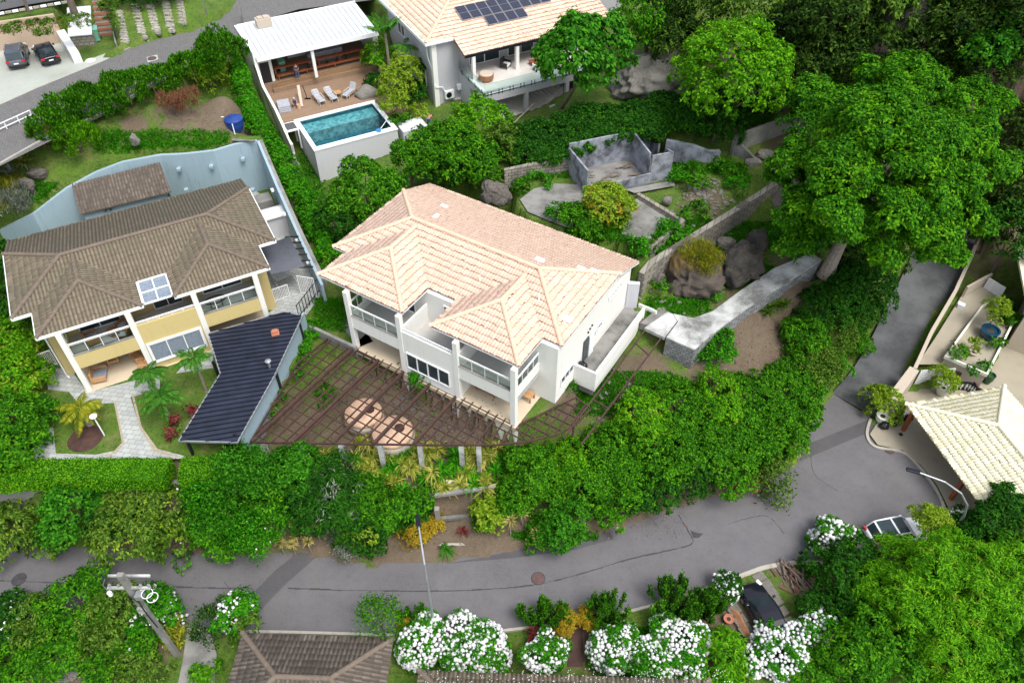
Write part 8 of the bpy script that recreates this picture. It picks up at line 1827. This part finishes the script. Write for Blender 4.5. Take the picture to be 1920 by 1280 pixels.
def twigs(px,py,label,seed,n=9,L=3.5,z=None):
    q=G(px,py); q.z+=2.0; e=empty('bare_tree',q,0,label,'tree'); g=random.Random(seed); mb=MB(); mb.tube([(0,0,-3),(0,0,1)],[.1,.08],6)
    for i in range(n):
        d=Vector((g.uniform(-1,1),g.uniform(-1,.6),g.uniform(.3,1.2))).normalized()*L*g.uniform(.6,1); m_=d*.5+Vector((g.uniform(-.3,.3),g.uniform(-.3,.3),.2)); mb.tube([(0,0,1),m_+Vector((0,0,1)),d+Vector((0,0,1))],[.06,.04,.015],5)
        for j in range(3): s=m_.lerp(d,g.random())+Vector((0,0,1)); mb.tube([s,s+Vector((g.uniform(-1,1),g.uniform(-1,1),g.uniform(0,1)))*.9],[.025,.008],4)
    mb.build('branches',M['bark_pale'],e)
twigs(1845,55,'bare pale branched tree in front of the dark cliff rock',1); twigs(1790,50,'thin bare tree left of the branched one',2,6,2.5); twigs(1475,165,'bare grey twigs between the rounded and the large tree',3,7,2.6)
plant(1895,128,14,'red','small red leaved sprig at the right edge of the wood',h=6,dens=.6,trunk=False)
# ---- the large tree
tb=P(1556,498,7.9)
z=16.5; cpt=P(1655,320,z); bt=empty('large_tree',(tb.x,tb.y,tb.z),0,'very large spreading tree covering the upper right of the view','tree')
rs=np.random.default_rng(5); bl=[]
rad=225*mpp(1655,320,z)
spots=[(1655,320,17.5,150),(1515,325,15.5,78),(1500,405,13.5,50),(1560,240,17,95),(1640,180,18,80),(1740,190,17.5,90),(1815,225,17,70),(1800,330,17,95),(1740,400,16,95),(1790,420,14.5,58),(1650,420,16,95),(1560,420,14.5,80),(1480,450,12,50),(1690,470,14,60),(1600,300,18,85),(1720,290,19,95),(1530,180,15.5,50),(1760,480,12.5,45),(1705,150,16.5,45),(1478,320,14.5,45)]
for x,y,zz,r_ in spots:
    q=P(x,y,zz); rr=r_*mpp(x,y,zz); bl.append((q.x-tb.x,q.y-tb.y,zz-tb.z,rr,rr,rr*.72))
big=[]
for b in bl:
    for j in range(6):
        a=rs.uniform(0,6.28); e_=rs.uniform(-.1,1.3); sz=rs.uniform(.26,.42); of=rs.uniform(.62,.92); big.append((b[0]+b[3]*of*math.cos(a)*math.cos(e_),b[1]+b[4]*of*math.sin(a)*math.cos(e_),b[2]+b[5]*of*math.sin(e_),b[3]*sz,b[4]*sz,b[5]*sz))
two_tone('crown',foliage_arrays('crown',big,30000,.27,.15,901,'tuft',6,.35,shell=(.7,1.05),clump=.9),foliage_arrays('tips',big,8000,.27,.15,902,'tuft',6,.35,shell=(.95,1.12),bottom=.3),LM['mid'],LM['bright'],bt)  # bright upward tips put the crown highlights into leaf colour
mb=MB(); fork=Vector((1.6,1.8,4.2)); mb.tube([(-.1,-.1,-1.0),(0,0,.2),(.7,.8,2.2),fork],[.75,.55,.42,.38],12)
g=random.Random(3)
for b in bl: t_=Vector(b[:3]); m_=fork.lerp(t_,.5)+Vector((g.uniform(-.8,.8),g.uniform(-.8,.8),1.0)); mb.tube([fork,fork.lerp(m_,.5),m_,t_],[.3,.22,.15,.06],7)
mb.build('trunk',M['bark_pale'],bt)
plant(1500,440,46,'emerald','emerald low tree under the left edge of the large tree',name='small_tree',h=3.8,seed=930); plant(1545,455,26,'emerald','small green tree right of the large trunk base',name='small_tree',h=2.6)
plant(1510,230,40,'emerald','bright green sapling cluster at the upper left edge of the large tree',name='small_tree',h=5)
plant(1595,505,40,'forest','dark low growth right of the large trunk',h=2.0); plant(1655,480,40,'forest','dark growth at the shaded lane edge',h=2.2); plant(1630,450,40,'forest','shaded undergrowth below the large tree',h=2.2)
# ---- bottom left, near side of the street
nl=[(20,1165,48,'deep','dark shrub with white blossoms at the left edge below the street',2.2,110),(70,1175,48,'olive','olive shrub near the left edge below the street',2.2,0),(150,1140,60,'mid','tall olive leafy shrub left of the utility pole',3.0,0),(215,1160,55,'olive','olive shrub directly behind the utility pole',2.6,0),(110,1225,60,'mid','spreading olive shrub in the lower left corner',2.0,0),(30,1240,55,'mid','green shrub in the bottom left corner',1.8,0),(190,1200,46,'olive','twiggy olive shrub beside the brown soil',1.8,0),(290,1150,46,'vine','white flowering shrub around the utility pole',2.0,150),(278,1205,40,'mid','green shrub at the foot of the utility pole',1.6,8),(200,1262,40,'mid','green shrub at the bottom edge by the brown soil',1.4,0),(265,1262,44,'olive','yellow green shrub at the bottom edge left of the walk',1.4,0),(330,1190,24,'ypalm','yellow striped grassy plant beside the utility pole foot',1.0,0),(392,1265,20,'bright','bright shrub along the left wall of the gatehouse',1.2,0)]
for k,(x,y,r_,c_,l_,h_,f_) in enumerate(nl): plant(x,y,r_,c_,l_,h=h_,L=.24,W=.11,kind='droop' if c_=='olive' else 'tuft',flowers=f_,fL=.11,seed=1000+k*5,dens=.9)
plant(445,1148,34,'vine','white flowering shrub at the corner of the gatehouse roof',h=3.4,flowers=130,fL=.12,seed=1101); plant(408,1175,34,'cactus','dark fleshy shrub left of the gatehouse roof',h=2.6,kind='up',L=.28,W=.08); plant(462,1178,22,'olive','olive twigs over the ridge corner of the gatehouse',h=3.2,dens=.6)
plant(712,1158,36,'mid','dark wispy shrub over the right slope of the gatehouse roof',h=4.4,kind='loose',L=.2,W=.07,dens=.4,asp=1.2)
# white oleander mounds
fl=[(785,1212,50,80,'leftmost white flowering mound, under the street lamp'),(900,1212,60,110,'wide white flowering mound right of the street lamp mound'),(868,1225,36,40,'small left lobe of the wide white flowering mound'),(1022,1228,38,52,'small separate white flowering mound left of the brick walk'),(1145,1218,52,84,'white flowering mound right of the brick walk'),(1210,1235,46,64,'white flowering mound in the middle of the right hand row'),(1275,1212,58,100,'tall white flowering mound at the end of the right hand row'),(1222,1262,34,36,'low white flowering mound at the bottom edge'),(1455,1225,60,95,'white flowering mound in front of the black saloon'),(1528,1185,40,40,'loose white flowering mound right of the black saloon'),(1560,1008,38,62,'white flowering shrub on the near kerb left of the white car'),(1362,1108,26,30,'small white flowering shrub at the nose of the black saloon'),(1800,985,30,24,'sparse white flowering shrub at the turning circle')]
for k,(x,y,r_,f_,l_) in enumerate(fl): plant(x,y,r_,'vine' if k<11 else 'deep',l_,name='flowering_shrub',h=2.3 if r_>30 else 1.7,flowers=int(f_*11),fL=.15,m=5,seed=1200+k*7,L=.18,W=.09)
candelabra(1000,1165,'left one of the twin dark candelabra shrubs at the near kerb',32,3.0,20,1); candelabra(1038,1170,'right one of the twin dark candelabra shrubs at the near kerb',30,3.2,20,2); candelabra(1135,1165,'candelabra shrub right of the brick walk',44,3.4,34,3); candelabra(1262,1150,'big dark candelabra shrub between two white mounds',56,3.8,46,4); candelabra(1318,1155,'candelabra shrub behind the plank bundle',42,3.2,28,5); candelabra(775,1168,'dark candelabra shrub beside the street lamp foot',26,2.4,14,6); candelabra(1535,1035,'dark candelabra shrub left of the white flowering shrub on the kerb',26,2.4,14,7)
plant(1058,1165,24,'yellow','golden conical bush left of the brick walk',h=1.8,L=.12,W=.07,asp=1.3); plant(1100,1160,17,'yellow','golden conical bush right of the brick walk',h=1.6,L=.12,W=.07,asp=1.3); plant(762,1178,18,'yellow','golden bush beside the gatehouse corner',h=1.2,L=.12,W=.07); plant(1008,1190,14,'red','reddish sprigs at the foot of the twin candelabra shrubs',h=.7)
plant(1352,1228,42,'bright','bright plume leaved plant left of the black saloon mound',h=1.8,L=.34,W=.09,kind='droop',name='cycad_shrub'); plant(1370,1262,30,'bright','low plume leaved plant at the bottom edge',h=1.2,L=.34,W=.09,kind='droop')
plant(1580,1090,74,'deep','broad dark green bush right of the timber pile',h=3.4,L=.18,W=.11,k=7); plant(1545,1150,40,'deep','lower dark bush below the timber pile',h=2.4,L=.18,W=.11)
rt=[(1735,1120,105,'bright',6.5,'big feathery light green tree in the lower right'),(1850,1130,100,'bright',6.5,'feathery light green tree at the right edge'),(1665,1210,80,'mid',4.5,'feathery green tree at the bottom right of centre'),(1780,1225,95,'bright',5.0,'feathery light green tree at the bottom right edge'),(1890,1230,70,'mid',5.0,'green tree in the bottom right corner'),(1600,1240,60,'mid',3.5,'leafy green shrub at the bottom between mound and tree'),(1765,1060,56,'bright',5.0,'upper lobe of light green foliage below the white car'),(1865,1000,60,'deep',4.5,'dark glossy shrub below the lemon roof'),(1900,960,46,'deep',4.0,'dark upright shrub against the lemon roof'),(1820,1010,40,'deep',3.4,'dark shrub with few white flowers near the kerb'),(1742,984,31,'lime',4.0,'yellow green feathery crown over the white car'),(1905,1060,50,'mid',5,'green tree at the right edge above the feathery one'),(1520,1255,40,'mid',2.2,'small green shrub at the bottom beside the mound')]
for k,(x,y,r_,c_,h_,l_) in enumerate(rt): plant(x,y,r_,c_,l_,name='feathery_tree' if r_>60 else 'shrub',h=h_,L=.25 if r_>60 else .22,W=.075 if c_ in('bright','lime') else .12,kind='tuft',k=8 if r_>60 else 6,seed=1300+k*3,dens=1.15,droop=.45,second=('lime',.05) if c_=='bright' else None)
palm(1688,1018,'green fan of palm fronds below the white car',h=2.2,n=12,L=1.3,mat='palm',seed=91,lw=.35)
# ---- right hand property
plant(1652,762,32,'lime','yellow green shrub in the white pot by the rubbish bags',h=2.3,zb=.1,L=.2,W=.12,trunk=False); plant(1770,715,24,'lime','yellow green shrub in the white pot by the gate',h=2.4,zb=.2,L=.2,W=.1,trunk=False,dens=.8); plant(1868,588,24,'lime','light feathery shrub in the dark blue pot',h=2.4,zb=2.6,L=.2,W=.09,dens=.6); plant(1823,657,14,'lime','small grassy plant in the yellow bowl',h=.8,zb=2.3,kind='up',dens=.8,trunk=False)
plant(1838,692,12,'vine','small plant in the lower corner of the planter terrace',h=.7,zb=2.2,trunk=False); plant(1788,662,11,'mid','small plant in the upper left corner of the planter terrace',h=.7,zb=2.2,trunk=False); plant(1885,582,16,'deep','dark small bush at the upper end of the planter terrace',h=.8,zb=2.4,trunk=False); plant(1900,605,14,'mid','trailing plants on the outer rim of the planter terrace',h=.7,zb=2.2,trunk=False); plant(1868,650,12,'mid','small trailing plant below the blue pot',h=.5,zb=2.3,trunk=False)
# trees and bank at the very top left
for k,(x,y,h_) in enumerate(((52,18,0),(138,20,0))):
    q=P(x,y,17.4); e=empty('street_tree',q,0,['thin dark trunked tree at the top left corner','thick dark leaning trunk above the parking wall'][k],'tree'); MB().tube([(0,0,-.3),(0,.2,2.0),(-.3*k-.2,.5,5)],[.16+.2*k,.12+.16*k,.1+.14*k],9).build('trunk',M['bark'],e)
plant(8,2,12,'deep','leaves of the street tree at the top left corner',name='small_tree',h=5,zb=17.4,trunk=False)
hedge('ivy_bank',[(5,55,17.2),(40,48,17.3),(80,44,17.3),(120,40,17.3),(165,32,17.3)],1.6,.45,'olive','trailing grass and ivy on the top of the beige wall',seed=41,step=.6,L=.18,W=.08,second=('rust',.12),cat='ground cover')
plant(205,18,10,'olive','ivy wrapped trunk beside the brick steps',h=3,zb=15.5,asp=2.2); plant(212,45,9,'olive','ivy at the foot of the trunk beside the brick steps',h=1.6,zb=15)
plant(250,-6,40,'deep','dark hedge above the grass parking strips at the top edge',h=2.2); plant(320,-8,30,'deep','dark hedge piece above the right grass strips',h=2.0)
# scattered grass tufts, one ground cover object
g=np.random.default_rng(77); zones=[(1210,560,1330,595),(1330,420,1540,470),(1380,500,1450,540),(1280,310,1400,330),(1230,410,1330,440),(960,300,1090,335),(590,560,650,620),(20,345,110,380),(180,250,430,290),(560,290,610,420),(1180,120,1300,200),(1380,200,1450,240),(1060,700,1260,740),(1080,740,1200,780),(1230,480,1300,505),(1060,400,1180,460),(960,1000,1120,1012),(1480,1062,1530,1075),(1130,1180,1330,1200),(900,640,905,645)]
C=[];
for x0,y0,x1,y1 in zones:
    m=int((x1-x0)*(y1-y0)*.30)+10
    for i in range(m):
        q=G(g.uniform(x0,x1),g.uniform(y0,y1)); C.append(tuple(q))
C=np.repeat(np.array(C),4,0); C=C+g.normal(0,.08,C.shape)*np.array([1,1,.2]); D=unit(g.normal(size=C.shape)*.6+np.array([0,0,.7])); V,F_=leaf_quads(C,D,unit(g.normal(size=C.shape)+np.array([0,0,1.])),g.uniform(.12,.3,len(C)),g.uniform(.04,.08,len(C)),.3)
tag(link_mesh('grass_tufts',npmesh('grass_tufts',V,F_),LM['vine']),'tufts of grass and weeds scattered over the garden soil','grass',None,'stuff')
# fallen petals and litter on street and roof edge
C=[]
for x0,y0,x1,y1,m in ((1330,590,1500,700,420),(600,940,940,1030,700),(1060,690,1260,760,260),(240,205,430,240,260),(1130,960,1290,1010,160),(1270,340,1370,400,200),(1180,330,1290,460,160),(520,740,940,830,420),(970,350,1100,420,140)):
    for i in range(m): q=G(g.uniform(x0,x1),g.uniform(y0,y1)); C.append((q.x,q.y,q.z+.04))
C=np.array(C); D=unit(g.normal(size=C.shape)*np.array([1,1,.3])); V,F_=leaf_quads(C,D,unit(g.normal(0,.35,C.shape)+np.array([0,0,1.])),g.uniform(.08,.22,len(C)),g.uniform(.05,.12,len(C)),.1)
tag(link_mesh('dry_leaves',npmesh('dry_leaves',V,F_),M['wood_grey']),'dry leaves and twigs scattered over the bare garden soil','leaf litter',None,'stuff')
C=[]
for i in range(420):
    x=g.uniform(340,1500); y=g.uniform(1030,1180); q=P(x,y,.03); C.append((q.x,q.y,q.z))
for i in range(260): 
    x=g.uniform(0,1500); q=P(x,1035+g.exponential(12) if x<700 else max(930,1150-(x-700)*.25)-100+g.exponential(12),.03); C.append(tuple(q))
C=np.array(C); D=unit(g.normal(size=C.shape)*np.array([1,1,.05])); V,F_=leaf_quads(C,D,np.tile([[0,0,1.]],(len(C),1)),g.uniform(.03,.08,len(C)),g.uniform(.02,.05,len(C)),.02)
tag(link_mesh('fallen_leaves',npmesh('fallen_leaves',V,F_),LM['rust']),'small fallen leaves scattered on the lower street','leaf litter',None,'stuff')
C=[]
for i in range(240):
    u=g.uniform(0,18); v=-g.uniform(0,1.0); q=P(785,1256,3.0); C.append((q.x+u,q.y+v-.02*u*0,3.16-v*.4))
C=np.array(C); D=unit(g.normal(size=C.shape)*np.array([1,1,.3])); V,F_=leaf_quads(C,D,np.tile([[0,0,1.]],(len(C),1)),g.uniform(.04,.09,len(C)),g.uniform(.04,.07,len(C)),.02)
tag(link_mesh('fallen_petals',npmesh('fallen_petals',V,F_),LM['white']),'white petals scattered on the brown roof at the bottom edge','petals',None,'stuff')
